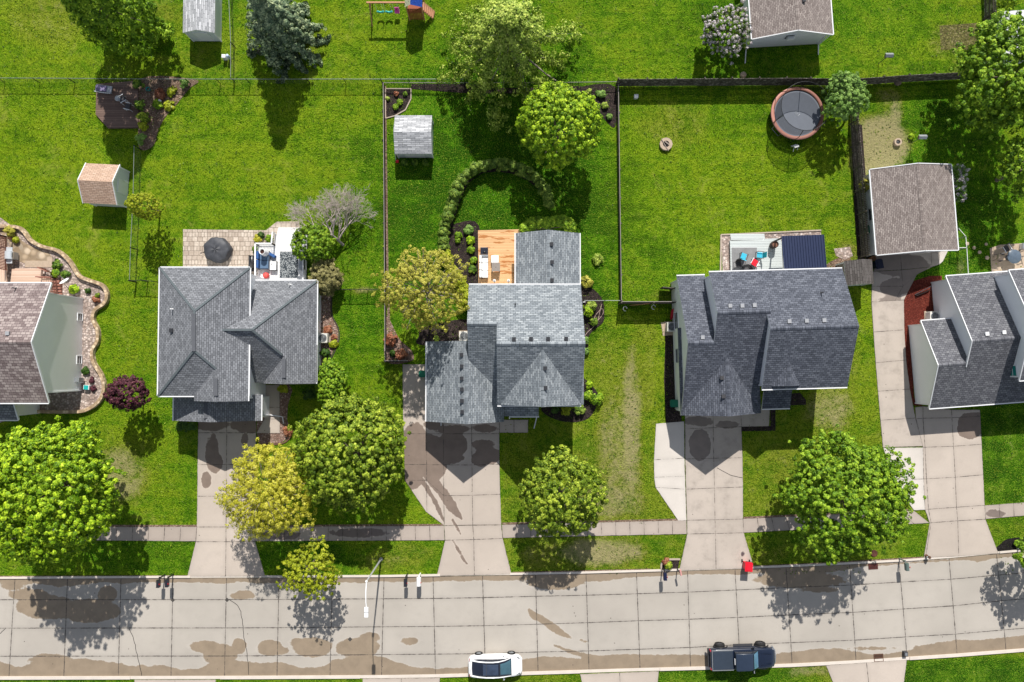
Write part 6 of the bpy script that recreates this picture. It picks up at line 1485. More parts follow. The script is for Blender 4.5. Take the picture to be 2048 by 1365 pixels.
# air conditioners
def air_con(label, px, py, wall_dx=0):
    t = T("air_conditioner", label, "air conditioner", px, py, 0)
    b = MB(); rbox(b, -.42, .42, -.42, .42, .08, .80, .08); b.build("cabinet", plain("ac_cream", (.60, .58, .54), .5), t)
    g = MB(); g.lathe((0, 0, .80), [(.36, 0), (.36, .03), (.33, .03), (.33, .0)], 24, cap=False)
    for k in range(5): g.lathe((0, 0, .815), [(.06 + .055 * k, 0), (.06 + .055 * k, .012), (.075 + .055 * k, .012), (.075 + .055 * k, 0)], 20, cap=False)
    for k in range(6): a = k * math.pi / 3; g.bar((0, 0, .82), (.34 * math.cos(a), .34 * math.sin(a), .82), .015, .015)
    g.build("fan_grille", M_GREY, t)
    f = MB(); f.lathe((0, 0, .802), [(.001, .006), (.32, .006)], 24)
    f.build("fan_well", M_DGREY, t); p = MB(); p.box(-.5, .5, -.5, .5, 0, .08); p.build("pad", M_TAN, t)
    return t
air_con("air conditioner between the hip-roofed house and the pale rock bed", 650, 677)
air_con("air conditioner in the notch behind the blue-grey garage", 929, 673)
air_con("air conditioner beside the left wall of the slate-roofed house", 1340, 655)
air_con("air conditioner in the red mulch bed", 1859, 634)

# bins
def cart(label, px, py, rz, m, group=None, z=0, s=1.0):
    t = T("wheeled_bin", label, "bin", px, py, z, rz, group); t.scale = (s, s, s)
    b = MB(); v = [(-.24, -.26, .08), (.24, -.26, .08), (.24, .26, .08), (-.24, .26, .08), (-.30, -.34, 1.0), (.30, -.34, 1.0), (.30, .34, 1.0), (-.30, .34, 1.0)]
    b.add(v, [(0, 3, 2, 1), (0, 1, 5, 4), (1, 2, 6, 5), (2, 3, 7, 6), (3, 0, 4, 7), (4, 5, 6, 7)]); b.box(-.33, .33, -.37, .37, .95, 1.0); b.build("body", m, t, .015)
    l = MB(); l.prism([(-.33, -.40), (.33, -.40), (.33, .34), (.22, .44), (-.22, .44), (-.33, .34)], 1.003, 1.05); l.prism([(-.22, -.30), (.22, -.30), (.18, .30), (-.18, .30)], 1.05, 1.10)
    l.build("lid", m, t, .012)
    for sx in (-.33, .33): w = MB(); w.tube([(sx - .03, .30, .13), (sx + .03, .30, .13)], .13, 14); w.build("wheel", M_RUBBER, t)
    h_ = MB(); h_.bar((-.28, .46, .97), (.28, .46, .97), .03, .03); h_.bar((-.28, .34, .95), (-.28, .46, .97), .03, .03); h_.bar((.28, .34, .95), (.28, .46, .97), .03, .03); h_.build("handle", M_BLACK, t)
    return t
cart("red wheeled bin standing on the kerb at the foot of the third driveway", 1490, 1128, -4, M_RED2)
cart("green wheeled bin in the narrow dark strip beside the slate-roofed house", 1345, 806, 90, M_GREEN2)
cart("dark navy wheeled bin beside the taupe storage shed", 1747, 532, 10, plain("navy_plastic", (.008, .012, .035), .4))
cart("teal wheeled bin against the detached garage wall under the green vine", 1731, 463, 0, M_GREEN2, s=.85)
cart("dark green bin just showing beside the garage of the blue-grey house", 849, 748, 90, M_GREEN2, s=.9)

# mailboxes
def mailbox(label, px, py, rz, m, post=None, group=None, arm=True, big=False):
    t = T("mailbox", label, "mailbox", px, py, 0, rz, group)
    p = MB(); p.box(-.05, .05, -.05, .05, 0, 1.05)
    if arm: p.box(-.04, .04, -.55, .12, .96, 1.04)
    p.build("post", post or M_BLACK, t)
    b = MB(); n = 8; w, l, hh = (.16, .62, .16) if not big else (.19, .7, .2); y0, y1 = -.72, -.72 + l
    prof = [(-w, 0), (w, 0)] + [(w * math.cos(math.pi * k / n), hh + w * math.sin(math.pi * k / n)) for k in range(n + 1)]
    k = len(prof); vs = [(x, y0, 1.05 + z) for x, z in prof] + [(x, y1, 1.05 + z) for x, z in prof]
    b.add(vs, [tuple(range(k))[::-1], tuple(range(k, 2 * k))] + [(i, (i + 1) % k, k + (i + 1) % k, k + i) for i in range(k)]); b.build("box", m, t)
    f = MB(); f.box(w, w + .02, -.5, -.46, 1.15, 1.4); f.box(w, w + .02, -.5, -.36, 1.33, 1.4); f.build("flag", M_RED2, t); d = MB(); d.box(-w * .9, w * .9, y0 - .02, y0 - .004, 1.06, 1.34); d.build("door", m, t)
    return t
M_MB = plain("black_enamel", (.02, .02, .028), .22, spec=.6)
mailbox("left black mailbox of the pair at the kerb by the second driveway", 330, 1150, 0, M_MB, group="kerb mailboxes"); mailbox("right black mailbox of the pair, nearest the second driveway", 347, 1149, 0, M_MB, group="kerb mailboxes")
mailbox("single black mailbox left of the white one by the middle driveway", 815, 1148, 0, M_MB, group="kerb mailboxes"); mailbox("white mailbox on a white post by the middle driveway", 841, 1147, 0, M_WHITE, M_WHITE, group="kerb mailboxes", big=True)
mailbox("dark blue mailbox in the little round kerb bed", 1324, 1136, 2, plain("navy_enamel", (.012, .016, .05), .3), group="kerb mailboxes")
mailbox("grey-green mailbox standing between the storm drain and the long driveway", 1798, 1117, 4, plain("green_grey", (.10, .14, .13), .4), M_RAIL, group="kerb mailboxes")
mailbox("dark green mailbox with a white flag panel at the right edge of the street", 2034, 1096, 5, plain("forest_enamel", (.02, .07, .05), .4), M_WHITE, group="kerb mailboxes")
t = T("newspaper_box", "leaning pink and green newspaper tube in the little kerb bed", "newspaper box", 1354, 1138)
MB().box(-.04, .04, -.04, .04, 0, 1.1).build("post", M_DGREY, t); mb = MB(); mb.tube([(0, .25, 1.15), (.1, -.25, 1.15)], .09, 10); mb.build("tube", plain("faded_pink", (.55, .28, .26), .6), t)

# street lamp
t = T("street_lamp", "grey street lamp with a white head reaching over the kerb near the mailboxes", "street lamp", 762, 1119)
mb = MB(); mb.lathe((0, 0, 0), [(.18, 0), (.18, .05), (.10, .12), (.085, .5), (.055, 6.2)], 14); mb.build("pole", M_LAMPP, t)
hd = W(733, 1224, 7.0) - t.location
mb = MB(); mb.lathe((0, 0, 6.15), [(.10, 0), (.10, .22), (.07, .26)], 12); mb.build("collar", M_WHITE, t)
mb = MB(); pts = [Vector((0, 0, 6.3)), Vector((hd.x * .25, hd.y * .3, 6.75)), Vector((hd.x * .6, hd.y * .65, 6.98)), Vector((hd.x, hd.y + .3, 7.05))]; mb.tube(pts, [.045, .04, .035, .035], 8); mb.build("arm", M_TRIM, t)
mb = MB(); mb.box(hd.x - .16, hd.x + .16, hd.y - .42, hd.y + .38, 6.98, 7.12); hh_ = mb.build("lamp_head", M_WHITE, t, .03); mb = MB(); mb.box(hd.x - .165, hd.x + .165, hd.y - .03, hd.y + .0, 7.0, 7.135); mb.build("seam", M_GREY, hh_)
mb = MB(); mb.box(hd.x - .12, hd.x + .12, hd.y - .36, hd.y - .06, 6.96, 6.979); mb.build("lens", M_GLASS, hh_)

# drains, manhole, hydrant marker
M_IRON = plain("rusty_iron", (.11, .035, .03), .8, .3, var=.4, scale=8); M_IRON2 = plain("brown_iron", (.13, .07, .045), .8, .3, var=.3, scale=8)
def grate(label, px, py, rz, m, w=.85, d=.62):
    t = T("storm_drain", label, "drain", px, py, 0.006, rz); f = MB()
    for a in ((-w / 2, w / 2, -d / 2, -d / 2 + .06), (-w / 2, w / 2, d / 2 - .06, d / 2), (-w / 2, -w / 2 + .06, -d / 2 + .06, d / 2 - .06), (w / 2 - .06, w / 2, -d / 2 + .06, d / 2 - .06)): f.box(*a, 0, .03)
    f.build("frame", m, t); g = MB()
    for k in range(7): x = -w / 2 + .06 + (w - .12) * (k + .5) / 7; g.box(x - .028, x + .028, -d / 2 + .06, d / 2 - .06, .0, .028)
    g.box(-w / 2 + .06, w / 2 - .06, -.03, .03, .0, .026); g.build("bars", m, t); v = MB(); v.box(-w / 2 + .06, w / 2 - .06, -d / 2 + .06, d / 2 - .06, 0, .006); v.build("pit", M_BLACK, t)
grate("rust-red storm drain grate in the gutter below the driveway maple", 1746, 1132, 3, M_IRON); grate("brown storm drain grate in the bottom gutter beside the lower driveway", 1757, 1316, 3, M_IRON2, .85, .7)
t = T("manhole_cover", "round rust-red manhole cover in the grass above the storm drain", "manhole cover", 1748, 1107, .02); mb = MB(); mb.lathe((0, 0, 0), [(.30, 0), (.30, .05), (.27, .055), (.26, .045), (.001, .045)], 24); mb.build("cover", M_IRON, t)
mb = MB()
for k in range(3): mb.lathe((0, 0, .045), [(.06 + .07 * k, 0), (.06 + .07 * k, .01), (.08 + .07 * k, .01), (.08 + .07 * k, 0)], 20, cap=False)
mb.build("tread_pattern", M_IRON2, t)
t = T("hydrant", "small brown fire hydrant at the kerb left of the long driveway", "hydrant", 1852, 1112); mb = MB(); mb.lathe((0, 0, 0), [(.16, 0), (.16, .05), (.10, .06), (.10, .5), (.13, .52), (.13, .56), (.10, .62), (.03, .7)], 14); mb.build("body", M_IRON2, t); mb = MB(); mb.tube([(-.2, 0, .4), (.2, 0, .4)], .06, 10); mb.build("outlet", M_GREY, t)
t = T("kerb_box", "small black utility box on the bottom kerb above the lower driveway", "utility box", 1808, 1306); mb = MB(); mb.box(-.17, .17, -.2, .2, 0, .35); mb.build("box", M_DGREY, t, .03); MB().box(-.1, .1, -.12, .12, .352, .37).build("lid", M_GREY, t)

# fire pit, bird baths
def ring(mb, R0, R1, z0, z1, n=24, mi=0): return mb.lathe((0, 0, 0), [(R1, z0), (R1, z1), (R0, z1), (R0, z0)], n, mi, False, False)
t = T("fire_pit", "round stone fire pit with sticks lying across it in the trampoline yard", "fire pit", 1331, 290); mb = MB(); ring(mb, .30, .58, 0, .28, 12); mb.build("stone_ring", M_TAN, t)
mb = MB(); mb.lathe((0, 0, .02), [(.31, 0), (.001, .03)], 20); mb.build("ash", M_DGREY, t); mb = MB(); mb.bar((-.45, .45, .34), (.2, -.65, .30), .05, .05); mb.bar((-.1, .25, .2), (.3, -.1, .25), .09, .09); mb.bar((.1, .35, .2), (.35, .0, .22), .06, .06); mb.build("logs", M_BARKL, t)
t = T("stone_ring", "small round stone ring on the bare soil right of the slatted fence", "planter", 1793, 286); mb = MB(); ring(mb, .2, .34, 0, .3, 14); mb.build("rim", M_TAN, t); mb = MB(); mb.lathe((0, 0, .0), [(.2, .2), (.12, .24), (.001, .25)], 16); mb.build("bowl", M_DGREY, t)
def feeder(label, px, py):
    t = T("bird_feeder", label, "bird feeder", px, py); MB().tube([(0, 0, 0), (0, 0, 1.6)], .03, 6).build("pole", M_DGREY, t)
    mb = MB(); mb.box(-.28, .28, -.05, .05, 1.5, 1.55); mb.box(-.3, -.08, -.14, .14, 1.56, 1.8); mb.box(.08, .32, -.14, .14, 1.56, 1.76); mb.build("house", M_BARK, t)
    mb = MB(); mb.add([(-.34, -.2, 1.8), (.36, -.2, 1.8), (.36, 0, 1.95), (-.34, 0, 1.95), (.36, .2, 1.8), (-.34, .2, 1.8)], [(0, 1, 2, 3), (3, 2, 4, 5), (0, 3, 5), (1, 4, 2)]); mb.build("roof", M_GREY, t)
feeder("bird feeder on a pole on the upper right lawn", 1757, 128); feeder("small bird feeder beside the stone ring", 1822, 287)
t = T("utility_pedestal", "white and pale blue utility cabinet by the chain-link fence near the blue spruce", "utility cabinet", 456, 118); mb = MB(); mb.box(-.35, .0, -.16, .16, 0, .6); mb.build("cabinet", M_WHITE, t, .02); mb = MB(); mb.lathe((.2, 0, 0), [(.14, 0), (.14, .7), (.1, .74)], 12); mb.build("drum", plain("pale_blue_drum", (.5, .6, .8), .5), t)
t = T("utility_box", "small white utility box in the shade of the long wooden fence", "utility box", 1271, 196); mb = MB(); mb.box(-.16, .16, -.14, .14, 0, .35); mb.build("box", M_WHITE, t, .02); MB().box(-.19, .19, -.17, .17, .352, .4).build("lid", M_WHITE, t)
for i, (x, y, r, lb) in enumerate([(1934, 488, .17, "first round stepping stone beside the chain-link fence"), (1948, 496, .15, "second round stepping stone, right of the first"), (1959, 505, .16, "third round stepping stone, below the second"), (1974, 516, .2, "squarish stepping stone touching the patio edge"), (1972, 489, .14, "lone stepping stone nearest the shade of the tall maple")]):
    mb = MB(); p = W(x, y, 0); mb.lathe((p.x, p.y, 0), [(r, 0), (r, .05), (r * .9, .06), (.001, .06)], 10 if i != 3 else 5); tag(mb.build("stepping_stone", M_TAN), lb, "stepping stone", "stepping stones to the round table patio")
for i, (x, y, s, lb) in enumerate([(1486, 151, .3, "tan boulder behind the long wooden fence by the lilac"), (1795, 165, .35, "brown log pile under the fence near the fresh green tree")]):
    p = W(x, y); mb = MB(); mb.lathe((p.x, p.y, 0), [(s, 0), (s * .95, s * .5), (s * .5, s * .85), (.001, s)], 8); tag(mb.build("boulder", M_TAN if i == 0 else M_BARK), lb, "rock")

# trampoline
t = T("trampoline", "round trampoline with a salmon pad ring and a black safety net in the fence corner", "trampoline", 1594, 224)
zt = .92; k = MPP(zt); c = W(1595, 227, zt) - t.location; c.z = 0; Rt = 54 * k
mb = MB(); mb.lathe((c.x, c.y, zt), [(Rt * .875, .0), (Rt * .875, .04), (Rt * .99, .05), (Rt, .0), (Rt * .99, -.05), (Rt * .875, 0)], 48, cap=False); mb.build("pad_ring", plain("salmon_pad", (.47, .22, .17), .6, var=.12), t)
mb = MB(); mb.lathe((c.x, c.y, zt - .03), [(.001, 0), (Rt * .875, 0)], 40); mt = mb.build("mat", plain("jump_mat", (.13, .145, .175), .7), t)
mb = MB(); mb.lathe((c.x, c.y, zt - .026), [(.20, 0), (.20, .004), (.225, .004), (.225, 0)], 24, cap=False); mb.bar((c.x - .08, c.y - .1, zt - .02), (c.x - .02, c.y + .1, zt - .02), .025, .004); mb.bar((c.x + .0, c.y - .1, zt - .02), (c.x + .07, c.y + .08, zt - .02), .025, .004); mb.build("emblem", M_GREY, mt)
mb = MB(); mb.lathe((c.x, c.y, zt - .1), [(Rt * .97, 0), (Rt * .97, .05), (Rt, .05), (Rt, 0)], 40, cap=False); mb.build("frame_ring", M_DGREY, t)
def net_material():
    n = NT("safety_net"); b = n.n("BsdfDiffuse", {"Color": (.012, .012, .014, 1)}); tr = n.n("BsdfTransparent"); mx = n.n("MixShader", {0: .58, 1: b.outputs[0], 2: tr.outputs[0]}); n.t.links.new(mx.outputs[0], n.out.inputs[0]); return n.m
mb = MB(); nz = 1.75; mb.lathe((c.x, c.y, zt + .05), [(Rt * .84, 0), (Rt * .83, nz * .5), (Rt * .90, nz)], 40, cap=False); mb.build("safety_net", net_material(), t)
mb = MB(); mb.tube([(c.x + Rt * .90 * math.cos(a), c.y + Rt * .90 * math.sin(a), zt + .05 + nz) for a in np.linspace(0, 2 * math.pi, 33)], .022, 6, cap=False); mb.build("net_hoop", M_BLACK, t)
for i in range(6):
    a = i * math.pi / 3 + .4; MB().tube([(c.x + Rt * 1.0 * math.cos(a), c.y + Rt * 1.0 * math.sin(a), 0), (c.x + Rt * 1.04 * math.cos(a), c.y + Rt * 1.04 * math.sin(a), zt + 1), (c.x + Rt * .90 * math.cos(a), c.y + Rt * .90 * math.sin(a), zt + nz + .1)], .03, 6).build("net_pole", M_BLACK, t)
for i in range(4):
    a = i * math.pi / 2 + .7; mb = MB(); mb.tube([(c.x + Rt * .95 * math.cos(a + s), c.y + Rt * .95 * math.sin(a + s), z) for s, z in ((-.2, zt), (-.2, .05), (.2, .05), (.2, zt))], .03, 6); mb.build("leg", M_GREY, t)
t = T("step_ladder", "little white step ladder on the grass below the trampoline", "ladder", 1588, 296, 0, 20)
mb = MB()
for s in (-.2, .2): mb.bar((s, .25, .0), (s, -.0, .55), .04, .04); mb.bar((s, -.3, 0), (s, 0, .55), .04, .04)
mb.build("frame", M_WHITE, t)
for j, (yy, zz) in enumerate(((.15, .2), (.06, .4), (-.08, .55))): MB().box(-.2, .2, yy - .06, yy + .06, zz, zz + .03).build("tread", M_WHITE, t)

# swing set
M_CEDAR = plain("cedar", (.50, .25, .14), .7, var=.2, scale=4); M_REDW = plain("red_cedar", (.30, .085, .04), .7, var=.3, scale=6)
t = T("swing_set", "cedar swing set with teal swings, pink toddler seat and blue-roofed fort", "swing set", 780, 20)
o = t.location
def G(px, py, z): return W(px, py, z) - o
bz = 2.15; a = G(733, 5.5, bz); b = G(812, 5.5, bz); mb = MB(); mb.bar(a, b, .12, .14); mb.build("beam", M_CEDAR, t)
mb = MB(); mb.bar(a + Vector((.25, 0, 0)), (a.x + .1, a.y - 1.1, 0), .09, .09); mb.build("leg", M_CEDAR, t); mb = MB(); mb.bar(a + Vector((.25, 0, 0)), (a.x + .1, a.y + 1.1, 0), .09, .09); mb.build("leg", M_CEDAR, t); MB().bar((a.x + .14, a.y - .5, 1.1), (a.x + .14, a.y + .5, 1.1), .08, .08).build("brace", M_CEDAR, t)
def swing(xo, m, seat="belt"):
    q = a + Vector((xo, 0, 0)); z = .55
    if seat == "belt":
        mb = MB(); mb.tube([(q.x - .28, q.y - .05, z + .16), (q.x - .16, q.y - .05, z + .02), (q.x, q.y - .05, z - .02), (q.x + .16, q.y - .05, z + .02), (q.x + .28, q.y - .05, z + .16)], .09, 6); s = mb.build("swing_seat", m, t)
        for dx in (-.28, .28): MB().tube([(q.x + dx, q.y, bz - .05), (q.x + dx, q.y - .05, z + .16)], .014, 5).build("chain", M_WHITE, s)
    else:
        mb = MB(); mb.box(q.x - .22, q.x + .22, q.y - .2, q.y + .2, z, z + .12); mb.box(q.x - .22, q.x + .22, q.y + .14, q.y + .2, z + .12, z + .45); s = mb.build("toddler_seat", m, t, .04)
        for dx in (-.2, .2): MB().tube([(q.x + dx, q.y, bz - .05), (q.x + dx, q.y, z + .1)], .014, 5).build("chain", M_WHITE, s)
swing(.95, plain("swing_teal", (.05, .42, .40), .4)); swing(1.72, plain("swing_teal", (.05, .42, .40), .4)); swing(2.45, plain("swing_pink", (.78, .10, .42), .4), "t")
f0, f1 = G(815, 24, 1.5), G(845, 24, 1.5); mb = MB(); x0, x1, y0, y1 = f0.x, f1.x, f0.y, f0.y + 1.5; mb.box(x0, x1, y0, y1, 1.3, 1.4); mb.build("platform", M_REDW, t)
for (x, y) in ((x0, y0), (x1, y0), (x0, y1), (x1, y1)): MB().box(x - .05, x + .05, y - .05, y + .05, 0, 2.5).build("post", M_CEDAR, t)
mb = MB(); n = 10
for i in range(n): xx = x0 + (x1 - x0) * i / n; mb.box(xx + .01, xx + (x1 - x0) / n - .01, y0 - .03, y0 + .0, .15, 2.05)
mb.build("wall_boards", M_REDW, t)
mb = MB(); mb.add([(x0 - .1, y0 - .1, 2.45), (x0 - .1, y1 + .2, 2.45), (x0 + .45, y1 + .2, 2.95), (x0 + .45, y0 - .1, 2.95)], [(0, 3, 2, 1), (0, 1, 2, 3)]); mb.build("canopy_side", plain("canvas_cream", (.55, .58, .42), .7), t)
mb = MB(); mb.add([(x0 + .45, y0 - .1, 2.95), (x0 + .45, y1 + .2, 2.95), (x1 + .1, y1 + .2, 2.5), (x1 + .1, y0 - .1, 2.5)], [(0, 3, 2, 1), (0, 1, 2, 3)]); mb.build("canopy", plain("canvas_blue", (.008, .07, .40), .6), t)
mb = MB(); e = G(868, 25, .0); mb.bar((x1, y0 + .6, 1.35), (e.x, y0 + .4, .1), .75, .06)
for i in range(6): q = Vector((x1, y0 + .6, 1.42)).lerp(Vector((e.x, y0 + .4, .17)), (i + .5) / 6); mb.box(q.x - .04, q.x + .04, q.y - .36, q.y + .36, q.z - .02, q.z + .04)
mb.build("climbing_ramp", M_CEDAR, t)

# furniture on the brown deck
zD = .16
t = T("lounge_chair", "grey lounge chair with lilac cushion on the brown deck in the tree shade", "lounge chair", 212, 181, zD, -8)
mb = MB(); mb.box(-.75, .75, -.33, .33, .28, .36); mb.build("frame", M_GREY, t, .03); mb = MB(); mb.box(-.7, .3, -.27, .27, .362, .46); c_ = mb.build("cushion", plain("lilac_cushion", (.20, .17, .28), .8), t, .04); mb = MB(); mb.box(.3, .75, -.3, .3, .37, .40); mb.build("foot_rest", M_GREY, t); mb = MB(); mb.tube([(-.75, -.36, .45), (0, -.42, .5), (.7, -.36, .42)], .03, 6); mb.build("armrest", M_TRIM, t)
for sx, sy in ((-.6, -.25), (.6, -.25), (-.6, .25), (.6, .25)): MB().box(sx - .03, sx + .03, sy - .03, sy + .03, 0, .28).build("leg", M_GREY, t)
def chair(label, px, py, z, rz, seat, frame, name="patio_chair", cat="chair", group=None, backm=None):
    t = T(name, label, cat, px, py, z, rz, group)
    mb = MB(); mb.box(-.25, .25, -.25, .25, .40, .45); mb.build("seat", seat, t, .02)
    mb = MB(); v = [(-.25, .25, .45), (.25, .25, .45), (.25, .42, .95), (-.25, .42, .95)]; mb.add(v + [(x, y + .04, zz) for x, y, zz in v], [(0, 1, 2, 3), (7, 6, 5, 4), (0, 4, 5, 1), (2, 6, 7, 3), (1, 5, 6, 2), (0, 3, 7, 4)]); mb.build("backrest", backm or seat, t)
    for s in (-.3, .3): mb = MB(); mb.bar((s, -.25, .62), (s, .33, .62), .05, .03); mb.bar((s, -.22, .62), (s, -.22, 0), .03, .03); mb.build("armrest", frame, t)
    for sx, sy in ((-.24, -.22), (.24, -.22), (-.24, .26), (.24, .26)): MB().bar((sx, sy, .41), (sx * 1.1, sy * 1.15, 0), .03, .03).build("leg", frame, t)
    return t
chair("white-framed patio chair tipped towards the fence side of the brown deck", 250, 203, zD, -60, M_DGREY, M_TRIM, group="chairs on the brown deck"); chair("dark-seated patio chair beside the bed edge of the brown deck", 261, 217, zD, -105, M_DGREY, M_TRIM, group="chairs on the brown deck")
t = T("side_table", "small round pale table between the chairs of the brown deck", "table", 241, 201, zD); mb = MB(); mb.lathe((0, 0, .45), [(.001, .03), (.26, .03), (.26, 0), (.001, 0)], 18); mb.build("table_top", M_GREY, t); mb = MB(); mb.lathe((0, 0, 0), [(.14, 0), (.14, .03), (.03, .05), (.03, .45)], 10); mb.build("pedestal", M_GREY, t)
t = T("stone_planter", "teal glazed pot standing in the corner bed by the fence", "pot", 299, 181); mb = MB(); mb.lathe((0, 0, 0), [(.12, 0), (.2, .3), (.2, .34), (.16, .34), (.14, .2)], 14); mb.build("pot", M_TEAL, t); mb = MB(); mb.lathe((0, 0, .2), [(.15, 0), (.001, .02)], 12); mb.build("soil", M_SOIL, t)
for lb, x, y in (("white stone ball ornament at the outer edge of the corner bed", 342, 216), ("grey ring ornament in the middle of the corner bed", 321, 203)):
    p = W(x, y); mb = MB(); mb.lathe((p.x, p.y, 0), [(.12, 0), (.17, .1), (.15, .22), (.05, .3), (.001, .31)], 12); tag(mb.build("garden_ornament", M_TRIM), lb, "ornament")

# covered table on the patio
t = T("covered_table", "patio table under a wrinkled charcoal cover on the paver patio", "table cover", 440, 502, .05)
c = W(434, 497, .6) - W(440, 502, .05); mb = MB(); rng = random.Random(4); n = 40; pr = []
for (r_, z) in ((1.12, .02), (1.14, .25), (1.12, .70), (1.05, .80), (.55, .84), (.1, .88)):
    pr.append([(c.x * (z / .6) + r_ * (1 + (.05 if z < .75 else .0) * math.sin(5 * a + 1) + .03 * math.sin(11 * a + z * 3) * (z < .75)) * math.cos(a), c.y * (z / .6) * 0 + r_ * (1 + .035 * math.sin(7 * a) + .025 * math.sin(13 * a)) * math.sin(a), z + .045 * math.sin(6 * a + r_ * 9) * (.3 < z)) for a in np.linspace(0, 2 * math.pi, n, endpoint=False)])
vs = [p for q in pr for p in q]; fs = [(i * n + j, i * n + (j + 1) % n, (i + 1) * n + (j + 1) % n, (i + 1) * n + j) for i in range(len(pr) - 1) for j in range(n)] + [tuple((len(pr) - 1) * n + j for j in range(n))]
mb.add(vs, fs, 0, None, True); mb.build("cover", plain("charcoal_cover", (.055, .058, .068), .55, var=.3, scale=2.5), t)
for a in range(4): q = R(45 + 90 * a); MB().box(.8 * math.cos(q) - .04, .8 * math.cos(q) + .04, .8 * math.sin(q) - .04, .8 * math.sin(q) + .04, 0, .7).build("leg", M_DGREY, t)
t = T("garden_stakes", "thin crossed bamboo stakes lying beside the covered table", "stakes", 403, 503, .06); MB().bar((0, .5, .03), (.15, -.5, .03), .07, .04).build("stake", M_LTRIM, t); MB().bar((-.1, -.1, .08), (.35, .05, .08), .06, .04).build("stake", M_LTRIM, t)

# white deck furniture
zD = .55
t = T("outdoor_rug", "grey patterned rug on the white deck", "rug", 578, 528, zD)
def rug_mat():
    n = NT("rug_weave"); v = n.n("TexVoronoi", {"Vector": n.obj(), "Scale": 9.0}); n.bsdf(n.mix(n.ramp(v.outputs["Distance"], .40, .55), (.30, .32, .33), (.05, .06, .07)), .9, .1); return n.m
mb = MB(); mb.box(-.82, .82, -1.25, 1.1, .0, .012); mb.build("rug", rug_mat(), t); MB().box(-.86, .86, -1.29, -1.255, 0, .012).build("hem", M_GREY, t)
t = T("corner_sofa", "blue-cushioned sofa with grey base along the left rail of the white deck", "sofa", 529, 521, zD)
mb = MB(); mb.box(-.5, .55, -.85, .75, .12, .34); mb.build("base", plain("grey_blue_frame", (.10, .12, .16), .7), t, .03)
MB_B = plain("blue_cushion", (.035, .10, .28), .8, var=.15); MB_L = plain("slate_blue_cushion", (.09, .15, .24), .85, var=.1)
for (a_, b_, c1, d1_) in ((-.25, .5, -.05, .70), (-.25, .5, -.80, -.08)): mb = MB(); mb.box(a_, b_, c1, d1_, .345, .47); mb.build("seat_cushion", MB_L, t, .04)
for (a_, b_, c1, d1_) in ((-.5, -.27, .0, .70), (-.5, -.27, -.78, -.06)): mb = MB(); mb.box(a_, b_, c1, d1_, .35, .80); mb.build("back_cushion", MB_B, t, .05)
t = T("lounge_pillow", "blue cushion thrown across the deck beside the tall white planter", "cushion", 545, 511, zD, -30); mb = MB(); mb.box(-.38, .38, -.13, .13, .0, .35); mb.build("cushion", MB_B, t, .05); MB().box(-.36, .36, -.14, -.131, .15, .18).build("piping", MB_L, t)
t = T("tall_planter", "tall white tapered planter in the corner of the white deck", "planter", 534, 508, zD)
p = W(530, 498, zD + 1.3) - t.location
mb = MB(); mb.lathe((0, 0, 0), [(.36, 0), (.33, .3), (.26, 1.2), (.26, 1.32), (.22, 1.32), (.20, 1.1)], 20); mb.build("body", M_WHITE, t); mb = MB(); mb.lathe((0, 0, 1.16), [(.215, 0), (.001, .01)], 16); mb.build("soil", plain("dark_soil", (.05, .02, .015), .9), t)
t = T("coffee_table", "white-topped low table between the sofa and the rug", "table", 549, 533, zD); mb = MB(); mb.box(-.28, .28, -.38, .38, .36, .40); tt = mb.build("table_top", M_WHITE, t); MB().box(-.32, .32, -.42, .42, .32, .358).build("frame", M_DGREY, t)
for sx, sy in ((-.28, -.37), (.28, -.37), (-.28, .37), (.28, .37)): MB().box(sx - .025, sx + .025, sy - .025, sy + .025, 0, .32).build("leg", M_DGREY, t)
mb = MB(); mb.cbox(-.1, .12, .42, .05, .16, .03); tag(mb.build("remote", M_DGREY, t), None)
t = T("round_ottoman", "round coral pouf by the house end of the white deck", "pouf", 534, 552, zD); mb = MB(); mb.lathe((0, 0, 0), [(.24, 0), (.27, .15), (.26, .34), (.18, .4), (.001, .41)], 20); mb.build("cushion", plain("coral_fabric", (.55, .10, .085), .7), t); mb = MB(); mb.lathe((0, 0, .36), [(.23, 0), (.24, .015), (.22, .03)], 20); mb.build("seam", M_RED2, t)
t = T("bench_seat", "grey bench against the right rail of the white deck", "bench", 606, 520, zD); mb = MB(); mb.box(-.22, .26, -.95, .65, .38, .46); mb.build("seat", M_GREY, t, .02); mb = MB(); mb.box(.24, .30, -.95, .65, .46, .85); mb.build("backrest", M_DGREY, t)
for yy in (-.9, .6): MB().box(-.18, .22, yy - .03, yy + .03, 0, .38).build("leg", M_DGREY, t)
t = T("smoker_grill", "black barrel smoker on the patio beside the white deck rail", "grill", 511, 527, .05)
mb = MB(); mb.tube([(0, -.55, .85), (0, -.5, .85), (0, .5, .85), (0, .55, .85)], [.2, .30, .30, .2], 18); mb.build("barrel", plain("grill_black", (.03, .03, .034), .35, spec=.5), t); mb = MB(); mb.tube([(.0, -.8, .62), (0, -.5, .62)], .22, 14); mb.build("fire_box", M_BLACK, t)
mb = MB(); mb.tube([(0, .45, 1.1), (0, .45, 1.6)], .05, 8); mb.build("chimney", M_BLACK, t)
for sx, sy in ((-.2, -.4), (.2, -.4), (-.2, .4), (.2, .4)): MB().bar((sx, sy, .7), (sx * 1.2, sy, 0), .04, .04).build("leg", M_BLACK, t)

